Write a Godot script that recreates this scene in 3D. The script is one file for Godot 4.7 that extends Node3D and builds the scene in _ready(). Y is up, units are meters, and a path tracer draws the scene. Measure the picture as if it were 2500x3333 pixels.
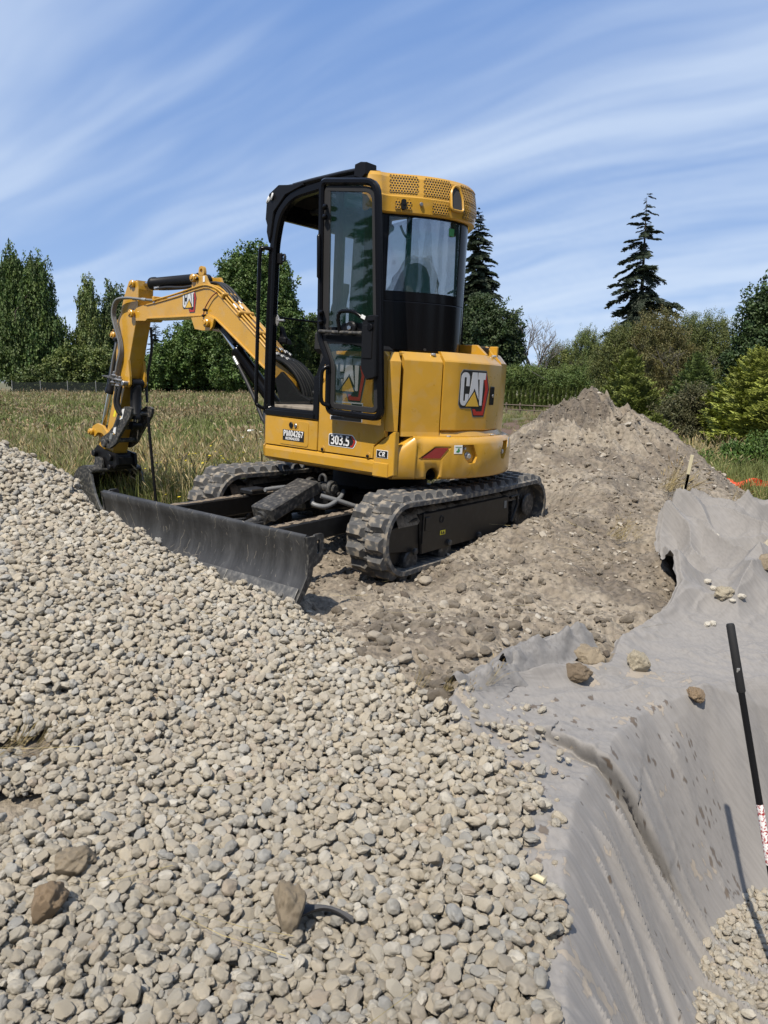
extends Node3D
# A compact yellow excavator parked on a dirt mound behind a pile of river stones. World: x right, y up, -z ahead; the meadow lies at y = 0.

var rng := RandomNumberGenerator.new()
var M := {}
var taken := {}
var smooth_id := 1
const EYE := Vector3(0, 1.4, 0)

func _ready() -> void:
	rng.seed = 20240611
	# ---- camera, sky, sun, exposure
	var cam := Camera3D.new()
	cam.name = "camera"
	cam.position = EYE
	cam.rotation.x = -0.16935
	cam.fov = 67.32
	cam.near = 0.05
	cam.far = 900.0
	add_child(cam)
	cam.current = true
	var env := Environment.new()
	env.background_mode = Environment.BG_SKY
	env.tonemap_mode = Environment.TONE_MAPPER_LINEAR
	env.tonemap_exposure = 1.15
	env.sdfgi_enabled = true
	env.ssao_enabled = true
	env.ssil_enabled = true
	var sky := Sky.new()
	var skm := PanoramaSkyMaterial.new()
	skm.panorama = make_sky()
	sky.sky_material = skm
	env.sky = sky
	var we := WorldEnvironment.new()
	we.name = "world_environment"
	we.environment = env
	add_child(we)
	var sun := DirectionalLight3D.new()
	sun.name = "sun"
	sun.light_energy = 1.6
	sun.light_color = Color(1.0, 0.965, 0.91)
	sun.light_angular_distance = 0.53
	sun.shadow_enabled = true
	add_child(sun)
	sun.look_at_from_position(Vector3(-0.26, 0.82, 0.47) * 50.0, Vector3.ZERO, Vector3.UP)
	var t0 := Time.get_ticks_msec()
	make_materials()
	build_heights()
	build_ground()
	print("ground ", Time.get_ticks_msec() - t0)
	build_fabric()
	print("fabric ", Time.get_ticks_msec() - t0)
	build_gravel()
	print("gravel ", Time.get_ticks_msec() - t0)
	build_rocks()
	build_excavator()
	print("excavator ", Time.get_ticks_msec() - t0)
	build_site_things()
	build_vegetation()
	print("vegetation ", Time.get_ticks_msec() - t0)

# ------------------------------------------------------------------ sky
func make_sky() -> ImageTexture:
	var w := 2048
	var h := 1024
	var fine := FastNoiseLite.new()
	fine.seed = 5
	fine.noise_type = FastNoiseLite.TYPE_SIMPLEX_SMOOTH
	fine.fractal_octaves = 5
	fine.frequency = 1.0
	var big := FastNoiseLite.new()
	big.seed = 11
	big.noise_type = FastNoiseLite.TYPE_SIMPLEX_SMOOTH
	big.fractal_octaves = 3
	big.frequency = 1.0
	var im := Image.create(w, h, false, Image.FORMAT_RGBF)
	var dirx := -0.80
	var dirz := -0.60
	for j in range(0, h):
		var el := PI * (0.5 - (j + 0.5) / h)
		var sy := sin(el)
		var cy := cos(el)
		if sy < -0.05:
			im.fill_rect(Rect2i(0, j, w, h - j), Color(0.30, 0.30, 0.27))
			break
		var s := maxf(sy, 0.0)
		var k := 1.0 - exp(-s * 4.2)
		var base := Color(0.40, 0.57, 0.84).lerp(Color(0.115, 0.235, 0.54), k)
		var near_h := exp(-s * 22.0)
		base = base.lerp(Color(0.50, 0.65, 0.84), near_h * 0.6)
		for i in w:
			# Godot panorama: u = atan2(x, -z) / 2PI + 0.5
			var az := ((i + 0.5) / w - 0.5) * TAU
			var dx := sin(az) * cy
			var dz := -cos(az) * cy
			var q := 1.0 / (s + 0.16)
			var px := dx * q
			var pz := dz * q
			var along := px * dirx + pz * dirz
			var across := -px * dirz + pz * dirx
			var wob := big.get_noise_2d(along * 0.35 + 7.0, across * 0.6) * 0.22
			var a := fine.get_noise_3d(along * 0.30, (across + wob) * 2.1, 3.0)
			var b := fine.get_noise_3d(along * 0.9, (across + wob) * 6.0, 9.0)
			var fib := fine.get_noise_3d(along * 0.55, (across + wob) * 15.0, 21.0)
			var c := big.get_noise_3d(along * 0.28 + 3.0, across * 0.55, 1.0)
			var d := clampf(0.50 + a * 0.50 + b * 0.26 + c * 0.52 + fib * 0.12, 0.0, 1.0)
			d = d * d * (3.0 - 2.0 * d)
			var cloud := Color(0.63, 0.73, 0.87)
			im.set_pixel(i, j, base.lerp(cloud, d * 0.70))
	return ImageTexture.create_from_image(im)

# ------------------------------------------------------------------ naming and nodes
func numbered(called: String) -> String:
	var n: int = taken.get(called, 0)
	taken[called] = n + 1
	return called if n == 0 else "%s_%03d" % [called, n]

func tag(o: Node, label: String, category := "", group := "", kind := "") -> void:
	if label: o.set_meta("label", label)
	if category: o.set_meta("category", category)
	if group: o.set_meta("group", group)
	if kind: o.set_meta("kind", kind)

func thing(called: String, at: Vector3, label: String, category: String, group := "") -> Node3D:
	var o := Node3D.new()
	o.name = numbered(called)
	o.position = at
	add_child(o, true)
	tag(o, label, category, group)
	return o

func mesh_node(called: String, mesh: Mesh, mat: Material, parent: Node = null, T := Transform3D()) -> MeshInstance3D:
	var o := MeshInstance3D.new()
	o.mesh = mesh
	o.material_override = mat
	o.transform = T
	if parent == null:
		o.name = numbered(called)
		add_child(o, true)
	else:
		o.name = called
		parent.add_child(o, true)
	return o

func multi(called: String, parent: Node, mesh: Mesh, mat: Material, buf: PackedFloat32Array) -> MultiMeshInstance3D:
	var mm := MultiMesh.new()
	mm.transform_format = MultiMesh.TRANSFORM_3D
	mm.use_colors = true
	mm.mesh = mesh
	mm.instance_count = buf.size() / 16
	mm.buffer = buf
	var o := MultiMeshInstance3D.new()
	o.multimesh = mm
	o.material_override = mat
	if parent == null:
		o.name = numbered(called)
		add_child(o, true)
	else:
		o.name = called
		parent.add_child(o, true)
	return o

func push(buf: PackedFloat32Array, b: Basis, o: Vector3, c: Color) -> void:
	buf.append_array(PackedFloat32Array([b.x.x, b.y.x, b.z.x, o.x, b.x.y, b.y.y, b.z.y, o.y, b.x.z, b.y.z, b.z.z, o.z, c.r, c.g, c.b, 1.0]))

# ------------------------------------------------------------------ materials
func lin(r: float, g: float, b: float) -> Color:
	return Color(r, g, b).linear_to_srgb()

func mat(key: String, c: Color, rough: float, metal := 0.0) -> StandardMaterial3D:
	var m := StandardMaterial3D.new()
	m.resource_name = key
	m.albedo_color = c
	m.roughness = rough
	m.metallic = metal
	m.cull_mode = BaseMaterial3D.CULL_DISABLED
	M[key] = m
	return m

func noise_tex(sd: int, freq: float, octaves: int, ramp: Array, size := 512, type := FastNoiseLite.TYPE_SIMPLEX_SMOOTH, as_normal := false, bump := 4.0) -> NoiseTexture2D:
	var n := FastNoiseLite.new()
	n.seed = sd
	n.noise_type = type
	n.frequency = freq
	n.fractal_octaves = octaves
	var t := NoiseTexture2D.new()
	t.width = size
	t.height = size
	t.seamless = true
	t.noise = n
	if as_normal:
		t.as_normal_map = true
		t.bump_strength = bump
	elif ramp.size():
		var g := Gradient.new()
		var offs := PackedFloat32Array()
		var cols := PackedColorArray()
		for r in ramp:
			offs.append(r[0])
			cols.append(r[1])
		g.offsets = offs
		g.colors = cols
		t.color_ramp = g
	return t

func tri(m: StandardMaterial3D, metres: float, world := false) -> void:
	m.uv1_triplanar = true
	m.uv1_world_triplanar = world
	m.uv1_scale = Vector3.ONE / metres
	m.uv1_triplanar_sharpness = 4.0

func grey(v: float) -> Color:
	return Color(v, v, v)

# ------------------------------------------------------------------ mesh builder
class MB:
	var st := SurfaceTool.new()
	var T := Transform3D()
	func _init() -> void:
		st.begin(Mesh.PRIMITIVE_TRIANGLES)
		st.set_smooth_group(-1)
	func group(g: int) -> void:
		st.set_smooth_group(g)
	func t3(a: Vector3, b: Vector3, c: Vector3) -> void:
		st.add_vertex(T * a)
		st.add_vertex(T * b)
		st.add_vertex(T * c)
	func q4(a: Vector3, b: Vector3, c: Vector3, d: Vector3) -> void:
		t3(a, b, c)
		t3(a, c, d)
	func done() -> ArrayMesh:
		st.generate_normals()
		st.index()
		return st.commit()
	func box(c: Vector3, s: Vector3, bev := 0.006, B := Basis()) -> void:
		var h := s * 0.5
		var e := minf(bev, minf(h.x, minf(h.y, h.z)) * 0.6)
		var P := func(x, y, z): return c + B * Vector3(x, y, z)
		var keep := []
		for ax in 3:
			for sg in [-1.0, 1.0]:
				var u := (ax + 1) % 3
				var v := (ax + 2) % 3
				var f := []
				for q in [[-1, -1], [1, -1], [1, 1], [-1, 1]]:
					var p := Vector3()
					p[ax] = sg * h[ax]
					p[u] = q[0] * (h[u] - e)
					p[v] = q[1] * (h[v] - e)
					f.append(P.call(p.x, p.y, p.z))
				if sg > 0: q4(f[0], f[3], f[2], f[1])
				else: q4(f[0], f[1], f[2], f[3])
		for ax in 3: # edges along ax
			var u := (ax + 1) % 3
			var v := (ax + 2) % 3
			for q in [[-1, -1], [1, -1], [1, 1], [-1, 1]]:
				var f := []
				for k in [[0, -1], [0, 1], [1, 1], [1, -1]]:
					var p := Vector3()
					p[ax] = k[1] * (h[ax] - e)
					p[u] = q[0] * (h[u] - (e if k[0] else 0.0))
					p[v] = q[1] * (h[v] - (0.0 if k[0] else e))
					f.append(P.call(p.x, p.y, p.z))
				if q[0] * q[1] > 0: q4(f[0], f[1], f[2], f[3])
				else: q4(f[0], f[3], f[2], f[1])
		for sx in [-1, 1]:
			for sy in [-1, 1]:
				for sz in [-1, 1]:
					var a: Vector3 = P.call(sx * h.x, sy * (h.y - e), sz * (h.z - e))
					var b: Vector3 = P.call(sx * (h.x - e), sy * h.y, sz * (h.z - e))
					var d: Vector3 = P.call(sx * (h.x - e), sy * (h.y - e), sz * h.z)
					if sx * sy * sz > 0: t3(a, d, b)
					else: t3(a, b, d)
	# rings of equal length, joined by quads
	func loft(rings: Array, closed := true, caps := true, g0 := -1, hard_rows := false) -> void:
		var n: int = rings[0].size()
		var m := n if closed else n - 1
		for r in rings.size() - 1:
			for i in m:
				if hard_rows: group(g0 + i)
				else: group(g0)
				var a: Vector3 = rings[r][i]
				var b: Vector3 = rings[r][(i + 1) % n]
				var c: Vector3 = rings[r + 1][(i + 1) % n]
				var d: Vector3 = rings[r + 1][i]
				q4(a, b, c, d)
		group(-1)
		if caps and closed:
			for e in [0, rings.size() - 1]:
				var mid := Vector3()
				for p in rings[e]: mid += p
				mid /= n
				for i in n:
					if e == 0: t3(mid, rings[e][(i + 1) % n], rings[e][i])
					else: t3(mid, rings[e][i], rings[e][(i + 1) % n])
	func prism(poly: PackedVector2Array, z0: float, z1: float, bev := 0.0) -> void:
		var p := poly
		if Geometry2D.is_polygon_clockwise(p):
			p = p.duplicate()
			p.reverse()
		var n := p.size()
		var ins := PackedVector2Array()
		for i in n:
			var a := (p[i] - p[(i + n - 1) % n]).normalized()
			var b := (p[(i + 1) % n] - p[i]).normalized()
			var na := Vector2(-a.y, a.x)
			var nb := Vector2(-b.y, b.x)
			var m := (na + nb)
			m = m / maxf(0.35, m.length_squared()) * 2.0
			ins.append(p[i] + m * bev * 0.5 * 1.0)
		var tris := Geometry2D.triangulate_polygon(ins if bev > 0.0 else p)
		var cap := ins if bev > 0.0 else p
		for k in range(0, tris.size(), 3):
			var a := cap[tris[k]]
			var b := cap[tris[k + 1]]
			var c := cap[tris[k + 2]]
			if (b - a).cross(c - a) < 0.0:
				var s := b
				b = c
				c = s
			t3(Vector3(a.x, a.y, z1), Vector3(c.x, c.y, z1), Vector3(b.x, b.y, z1))
			t3(Vector3(a.x, a.y, z0), Vector3(b.x, b.y, z0), Vector3(c.x, c.y, z0))
		for i in n:
			var j := (i + 1) % n
			var za := z0 + bev
			var zb := z1 - bev
			q4(Vector3(p[i].x, p[i].y, za), Vector3(p[i].x, p[i].y, zb), Vector3(p[j].x, p[j].y, zb), Vector3(p[j].x, p[j].y, za))
			if bev > 0.0:
				q4(Vector3(p[i].x, p[i].y, zb), Vector3(ins[i].x, ins[i].y, z1), Vector3(ins[j].x, ins[j].y, z1), Vector3(p[j].x, p[j].y, zb))
				q4(Vector3(ins[i].x, ins[i].y, z0), Vector3(p[i].x, p[i].y, za), Vector3(p[j].x, p[j].y, za), Vector3(ins[j].x, ins[j].y, z0))
	func tube(pts: Array, r, sides := 8, g := 1, caps := true, closed_path := false) -> void:
		var rings := []
		var n := pts.size()
		var prev := Vector3.ZERO
		for i in n:
			var d: Vector3
			if closed_path: d = (pts[(i + 1) % n] - pts[(i + n - 1) % n]).normalized()
			elif i == 0: d = (pts[1] - pts[0]).normalized()
			elif i == n - 1: d = (pts[i] - pts[i - 1]).normalized()
			else: d = ((pts[i + 1] - pts[i]).normalized() + (pts[i] - pts[i - 1]).normalized()).normalized()
			var side := prev
			if side == Vector3.ZERO: side = Vector3.UP if absf(d.y) < 0.9 else Vector3.RIGHT
			side = (side - d * side.dot(d)).normalized()
			prev = side
			var up := d.cross(side)
			var rr: float = r[i] if r is Array else r
			var ring := []
			for k in sides:
				var an := TAU * k / sides
				ring.append(pts[i] + (side * cos(an) + up * sin(an)) * rr)
			rings.append(ring)
		if closed_path: rings.append(rings[0])
		loft(rings, true, caps and not closed_path, g)
	func cyl(a: Vector3, b: Vector3, r: float, sides := 16, g := 1, bev := 0.0) -> void:
		if bev <= 0.0:
			tube([a, b], r, sides, g)
		else:
			var d := (b - a).normalized() * bev
			tube([a, a + d], [r - bev, r], sides, -1)
			tube([a + d, b - d], r, sides, g, false)
			tube([b - d, b], [r, r - bev], sides, -1)

func curve(pts: Array, per := 6, closed := false) -> Array:
	var out := []
	var n := pts.size()
	var segs := n if closed else n - 1
	for i in segs:
		var p0: Vector3 = pts[(i + n - 1) % n] if closed or i > 0 else pts[0]
		var p1: Vector3 = pts[i]
		var p2: Vector3 = pts[(i + 1) % n]
		var p3: Vector3 = pts[(i + 2) % n] if closed or i + 2 < n else pts[n - 1]
		for k in per:
			var t := float(k) / per
			out.append(0.5 * ((2.0 * p1) + (p2 - p0) * t + (2.0 * p0 - 5.0 * p1 + 4.0 * p2 - p3) * t * t + (3.0 * p1 - p0 - 3.0 * p2 + p3) * t * t * t))
	if not closed: out.append(pts[n - 1])
	return out

func pv(a: Array) -> PackedVector2Array:
	var out := PackedVector2Array()
	for q in a: out.append(Vector2(q[0], q[1]))
	return out

# corners rounded with radius r (one number or one per corner)
func rounded(a: Array, r, seg := 4) -> PackedVector2Array:
	var out := PackedVector2Array()
	var n := a.size()
	for i in n:
		var p := Vector2(a[i][0], a[i][1])
		var p0 := Vector2(a[(i + n - 1) % n][0], a[(i + n - 1) % n][1])
		var p1 := Vector2(a[(i + 1) % n][0], a[(i + 1) % n][1])
		var rr: float = r[i] if r is Array else r
		var d0 := (p0 - p)
		var d1 := (p1 - p)
		var l := minf(rr, minf(d0.length(), d1.length()) * 0.48)
		if l < 0.0005:
			out.append(p)
			continue
		var q0 := p + d0.normalized() * l
		var q1 := p + d1.normalized() * l
		for k in seg + 1:
			var t := float(k) / seg
			out.append(q0.lerp(p, t).lerp(p.lerp(q1, t), t))
	return out

# ring with an opening: both outlines have the same number of points
func ring_plate(b: MB, outer: PackedVector2Array, inner: PackedVector2Array, z0: float, z1: float) -> void:
	var n := outer.size()
	for i in n:
		var j := (i + 1) % n
		var o0 := Vector3(outer[i].x, outer[i].y, 0)
		var o1 := Vector3(outer[j].x, outer[j].y, 0)
		var i0 := Vector3(inner[i].x, inner[i].y, 0)
		var i1 := Vector3(inner[j].x, inner[j].y, 0)
		var A := Vector3(0, 0, z0)
		var B := Vector3(0, 0, z1)
		b.q4(o0 + A, o1 + A, i1 + A, i0 + A)
		b.q4(o0 + B, i0 + B, i1 + B, o1 + B)
		b.q4(o0 + A, o0 + B, o1 + B, o1 + A)
		b.q4(i0 + A, i1 + A, i1 + B, i0 + B)

# a bar of octagonal section swept along a flat path in x-y, w wide in the plane and d deep across it
func flat_sweep(b: MB, path: PackedVector2Array, closed: bool, w: float, d: float, zc: float, bev := 0.008) -> void:
	var n := path.size()
	var rings := []
	for i in n:
		var a: Vector2
		var c: Vector2
		if closed or i > 0: a = (path[i] - path[(i + n - 1) % n]).normalized()
		else: a = (path[1] - path[0]).normalized()
		if closed or i < n - 1: c = (path[(i + 1) % n] - path[i]).normalized()
		else: c = a
		var na := Vector2(-a.y, a.x)
		var nc := Vector2(-c.y, c.x)
		var m := na + nc
		m = m / maxf(0.4, m.length_squared()) * 2.0
		var hw := w * 0.5
		var hd := d * 0.5
		var ring := []
		for k in [[-1, -1, 0], [-1, -1, 1], [-1, 1, 1], [-1, 1, 0], [1, 1, 0], [1, 1, 1], [1, -1, 1], [1, -1, 0]]:
			var ww: float = k[0] * (hw - (bev if k[2] == 0 else 0.0))
			var dd: float = k[1] * (hd - (bev if k[2] == 1 else 0.0))
			var p := path[i] + m * ww
			ring.append(Vector3(p.x, p.y, zc + dd))
		rings.append(ring)
	if closed: rings.append(rings[0])
	smooth_id += 10
	b.loft(rings, true, not closed, smooth_id, true)
	smooth_id += 10

# a wall that follows a plan path (x, z) with a vertical profile of [height, outward offset]
func wall(b: MB, plan: PackedVector2Array, profile: Array, thick := 0.02, flip := 1.0) -> void:
	var n := plan.size()
	var rings := []
	for i in n:
		var a: Vector2 = (plan[i] - plan[maxi(i - 1, 0)])
		var c: Vector2 = (plan[mini(i + 1, n - 1)] - plan[i])
		if a.length() < 1e-6: a = c
		if c.length() < 1e-6: c = a
		a = a.normalized()
		c = c.normalized()
		var nn := (Vector2(a.y, -a.x) + Vector2(c.y, -c.x))
		nn = nn / maxf(0.5, nn.length_squared()) * 2.0 * flip
		var ring := []
		for pr in profile:
			var p: Vector2 = plan[i] + nn * pr[1]
			ring.append(Vector3(p.x, pr[0], p.y))
		for k in range(profile.size() - 1, -1, -1):
			var p: Vector2 = plan[i] + nn * (profile[k][1] - thick)
			ring.append(Vector3(p.x, profile[k][0], p.y))
		rings.append(ring)
	smooth_id += 40
	b.loft(rings, true, true, smooth_id, true)
	smooth_id += 40

func make_materials() -> void:
	var m: StandardMaterial3D
	# earth
	m = mat("dirt", Color.WHITE, 0.95)
	m.vertex_color_use_as_albedo = true
	m.albedo_texture = noise_tex(3, 0.012, 5, [[0.0, grey(0.66)], [0.45, grey(0.90)], [0.7, grey(1.0)], [1.0, grey(1.0)]], 1024)
	m.heightmap_enabled = true
	m.heightmap_texture = noise_tex(8, 0.02, 5, [], 1024)
	m.heightmap_scale = 0.8
	tri(m, 0.62, true)
	m = mat("clod", Color.WHITE, 0.95)
	m.vertex_color_use_as_albedo = true
	m.albedo_texture = noise_tex(14, 0.03, 4, [[0.0, grey(0.74)], [0.5, grey(0.94)], [1.0, grey(1.0)]], 256)
	m.heightmap_enabled = true
	m.heightmap_texture = noise_tex(15, 0.05, 4, [], 256)
	m.heightmap_scale = 0.35
	tri(m, 0.11)
	# river stones
	var speck := noise_tex(21, 0.05, 4, [[0.0, grey(0.76)], [0.35, grey(0.90)], [0.6, grey(0.97)], [1.0, grey(1.0)]], 512)
	var speck_h := noise_tex(22, 0.09, 4, [], 512)
	m = mat("stone", Color.WHITE, 0.86)
	m.vertex_color_use_as_albedo = true
	m.albedo_texture = speck
	m.heightmap_enabled = true
	m.heightmap_texture = speck_h
	m.heightmap_scale = 0.12
	m.metallic_specular = 0.35
	tri(m, 0.09)
	var tints := stone_tints()
	for i in tints.size():
		var t: Color = tints[i]
		m = mat("stone_%d" % i, t.linear_to_srgb(), 0.86)
		m.albedo_texture = speck
		m.heightmap_enabled = true
		m.heightmap_texture = speck_h
		m.heightmap_scale = 0.12
		m.metallic_specular = 0.35
		tri(m, 0.09)
	for r in [["rock_tan", Color(0.42, 0.34, 0.235)], ["rock_brown", Color(0.27, 0.205, 0.135)], ["rock_cream", Color(0.56, 0.49, 0.36)], ["rock_ochre", Color(0.38, 0.275, 0.17)]]:
		m = mat(r[0], r[1].linear_to_srgb(), 0.9)
		m.albedo_texture = noise_tex(31, 0.02, 5, [[0.0, grey(0.62)], [0.4, grey(0.85)], [0.65, grey(0.98)], [1.0, grey(1.0)]], 512)
		m.heightmap_enabled = true
		m.heightmap_texture = noise_tex(32, 0.03, 5, [], 512)
		m.heightmap_scale = 0.3
		tri(m, 0.3)
	# geotextile: felted grey fibres with wet and muddy spots
	m = mat("fabric", lin(0.232, 0.219, 0.205), 0.88)
	m.albedo_texture = noise_tex(41, 0.02, 5, [[0.0, grey(0.92)], [0.42, grey(0.965)], [0.6, grey(0.985)], [1.0, grey(1.0)]], 1024)
	m.uv1_scale = Vector3(3.4, 4.6, 1.0)
	m.uv2_scale = Vector3.ONE
	m.detail_enabled = true
	m.detail_albedo = stain_image()
	m.detail_uv_layer = BaseMaterial3D.DETAIL_UV_2
	m.detail_blend_mode = BaseMaterial3D.BLEND_MODE_MIX
	m.heightmap_enabled = true
	m.heightmap_texture = noise_tex(43, 0.05, 4, [], 512)
	m.heightmap_scale = 0.08
	m.rim_enabled = true
	m.rim = 0.25
	m = mat("fabric_plain", lin(0.225, 0.216, 0.206), 0.9)
	m.albedo_texture = noise_tex(44, 0.03, 4, [[0.0, grey(0.8)], [0.5, grey(0.94)], [1.0, grey(1.0)]], 512)
	tri(m, 0.4)
	m = mat("fabric_dark", lin(0.055, 0.055, 0.058), 0.8)
	m = mat("orange_cloth", lin(0.78, 0.085, 0.03), 0.7)
	m.backlight_enabled = true
	m.backlight = Color(0.5, 0.1, 0.05)
	# machine
	m = mat("yellow", lin(0.525, 0.285, 0.028), 0.33)
	m.clearcoat_enabled = true
	m.clearcoat = 0.35
	m.clearcoat_roughness = 0.12
	m.albedo_texture = noise_tex(51, 0.006, 5, [[0.0, Color(0.93, 0.94, 0.99)], [0.35, Color(0.975, 0.975, 0.985)], [0.55, grey(1.0)], [1.0, grey(1.0)]], 512)
	m.roughness_texture = noise_tex(52, 0.012, 4, [[0.0, grey(0.75)], [0.5, grey(0.95)], [1.0, grey(1.0)]], 512)
	m.detail_enabled = true # dry dust in faint ragged patches
	m.detail_albedo = noise_tex(66, 0.008, 6, [[0.0, Color(0.66, 0.60, 0.50, 0.22)], [0.30, Color(0.66, 0.60, 0.50, 0.10)], [0.42, Color(0.66, 0.60, 0.50, 0.0)], [0.80, Color(0.66, 0.60, 0.50, 0.0)], [1.0, Color(0.5, 0.45, 0.38, 0.18)]], 1024)
	m.detail_blend_mode = BaseMaterial3D.BLEND_MODE_MIX
	tri(m, 1.1)
	m = mat("yellow_fitting", lin(0.47, 0.25, 0.03), 0.42)
	m = mat("black_gloss", lin(0.005, 0.005, 0.006), 0.2)
	m.metallic_specular = 0.3
	m = mat("black", lin(0.007, 0.007, 0.008), 0.42)
	m.metallic_specular = 0.35
	m = mat("black_matte", lin(0.012, 0.012, 0.013), 0.75)
	m = mat("plastic_and_shade", lin(0.035, 0.035, 0.036), 0.7)  # dark grey for grille slats and for painted shade in holes and gaps
	m = mat("frame_black", lin(0.012, 0.0125, 0.0135), 0.5)
	m.albedo_texture = noise_tex(53, 0.014, 5, [[0.0, grey(1.0)], [0.45, grey(0.62)], [0.7, grey(0.55)], [1.0, grey(0.5)]], 512)
	tri(m, 0.5)
	# worn steel: bare grey scuffs and dried mud on black paint
	m = mat("blade_steel", Color.WHITE, 0.48)
	m.albedo_texture = scuffed_steel()
	m.metallic = 0.2
	tri(m, 1.8)
	m = mat("edge_steel", Color.WHITE, 0.42)
	m.albedo_texture = noise_tex(55, 0.02, 5, [[0.0, lin(0.06, 0.06, 0.06)], [0.5, lin(0.12, 0.118, 0.112)], [0.75, lin(0.2, 0.19, 0.17)], [1.0, lin(0.34, 0.31, 0.26)]], 512)
	m.metallic = 0.4
	tri(m, 0.5)
	m = mat("dusty_steel", Color.WHITE, 0.6)
	m.albedo_texture = noise_tex(56, 0.02, 5, [[0.0, lin(0.016, 0.016, 0.017)], [0.45, lin(0.028, 0.028, 0.028)], [0.65, lin(0.06, 0.058, 0.053)], [1.0, lin(0.20, 0.175, 0.14)]], 512)
	tri(m, 0.45)
	m = mat("rubber", Color.WHITE, 0.8)
	m.albedo_texture = noise_tex(57, 0.02, 5, [[0.0, lin(0.055, 0.055, 0.056)], [0.42, lin(0.075, 0.075, 0.074)], [0.55, lin(0.105, 0.102, 0.096)], [0.64, lin(0.21, 0.182, 0.145)], [1.0, lin(0.28, 0.24, 0.185)]], 1024)
	tri(m, 1.3)
	m = mat("rubber_dark", lin(0.02, 0.02, 0.021), 0.75)
	m = mat("chrome", lin(0.62, 0.62, 0.63), 0.13, 1.0)
	m = mat("steel", lin(0.34, 0.33, 0.32), 0.35, 0.9)
	m = mat("zinc", lin(0.5, 0.5, 0.49), 0.4, 0.7)
	m = mat("hose", lin(0.012, 0.012, 0.013), 0.6)
	m = mat("braid", Color.WHITE, 0.45)
	m.albedo_texture = noise_tex(58, 0.25, 2, [[0.0, lin(0.05, 0.06, 0.07)], [0.5, lin(0.17, 0.175, 0.18)], [1.0, lin(0.40, 0.40, 0.39)]], 256)
	tri(m, 0.12)
	m = mat("mat_floor", lin(0.30, 0.26, 0.21), 0.85)
	m.albedo_texture = noise_tex(59, 0.02, 4, [[0.0, grey(0.6)], [0.5, grey(0.9)], [1.0, grey(1.0)]], 256)
	tri(m, 0.3)
	m = mat("mat_soil", lin(0.235, 0.185, 0.13), 0.95)
	m.albedo_texture = noise_tex(60, 0.03, 4, [[0.0, grey(0.6)], [0.5, grey(0.9)], [1.0, grey(1.0)]], 256)
	tri(m, 0.25)
	m = mat("seat", lin(0.02, 0.02, 0.022), 0.8)
	m = mat("plastic_film", Color(0.78, 0.82, 0.85, 0.22), 0.2)
	m.transparency = BaseMaterial3D.TRANSPARENCY_ALPHA
	m = mat("glass_door", Color(0.10, 0.19, 0.15, 0.26), 0.02)
	m.transparency = BaseMaterial3D.TRANSPARENCY_ALPHA
	m = mat("glass", Color(0.12, 0.26, 0.27, 0.24), 0.02)
	m.transparency = BaseMaterial3D.TRANSPARENCY_ALPHA
	m = mat("glass_front", Color(0.07, 0.13, 0.11, 0.34), 0.02)
	m.transparency = BaseMaterial3D.TRANSPARENCY_ALPHA
	m = mat("roof_glass", Color(0.20, 0.17, 0.21, 0.6), 0.05)
	m.transparency = BaseMaterial3D.TRANSPARENCY_ALPHA
	m = mat("red_lens", lin(0.20, 0.006, 0.006), 0.12)
	m.clearcoat_enabled = true
	m = mat("white_print", lin(0.72, 0.72, 0.71), 0.4)
	m = mat("silver_print", lin(0.55, 0.56, 0.57), 0.3)
	m = mat("red_print", lin(0.36, 0.025, 0.018), 0.35)
	m = mat("red_dark_print", lin(0.16, 0.012, 0.01), 0.35)
	m = mat("black_print", lin(0.012, 0.012, 0.012), 0.4)
	m = mat("gold_print", lin(0.62, 0.38, 0.05), 0.35)
	m = mat("yellow_print", lin(0.72, 0.62, 0.03), 0.5)
	m = mat("green_print", lin(0.04, 0.22, 0.06), 0.5)
	m = mat("grey_print", lin(0.16, 0.17, 0.17), 0.5)
	m = mat("lamp_lens", lin(0.7, 0.7, 0.68), 0.15)
	# wood and poles
	m = mat("stake_bare", lin(0.56, 0.50, 0.33), 0.7)
	m = mat("post_wood", lin(0.13, 0.10, 0.075), 0.9)
	m = mat("post_steel", lin(0.27, 0.27, 0.26), 0.6, 0.3)
	# plants
	m = mat("leaf", Color.WHITE, 0.55)
	m.vertex_color_use_as_albedo = true
	m.backlight_enabled = true
	m.backlight = Color(0.42, 0.5, 0.2)
	m.metallic_specular = 0.4
	m = mat("needle", Color.WHITE, 0.7)
	m.vertex_color_use_as_albedo = true
	m.backlight_enabled = true
	m.backlight = Color(0.16, 0.2, 0.1)
	m = mat("grass", Color.WHITE, 0.7)
	m.vertex_color_use_as_albedo = true
	m.backlight_enabled = true
	m.backlight = Color(0.55, 0.55, 0.3)
	m = mat("straw_dry", lin(0.30, 0.235, 0.115), 0.8)
	m.vertex_color_use_as_albedo = true
	m = mat("screen_cloth", Color(0.075, 0.11, 0.09, 0.72), 0.9)
	m.transparency = BaseMaterial3D.TRANSPARENCY_ALPHA
	m = mat("sleeve", Color.WHITE, 0.5)
	m.albedo_texture = noise_tex(73, 0.05, 4, [[0.0, lin(0.30, 0.03, 0.03)], [0.40, lin(0.35, 0.04, 0.04)], [0.46, lin(0.74, 0.73, 0.71)], [1.0, lin(0.78, 0.77, 0.75)]], 256)
	tri(m, 0.16)
	m = mat("bark", lin(0.085, 0.068, 0.052), 0.95)
	m.albedo_texture = noise_tex(71, 0.03, 4, [[0.0, grey(0.5)], [0.5, grey(0.85)], [1.0, grey(1.0)]], 256)
	tri(m, 1.0)
	m = mat("bark_grey", lin(0.17, 0.155, 0.14), 0.95)

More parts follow.
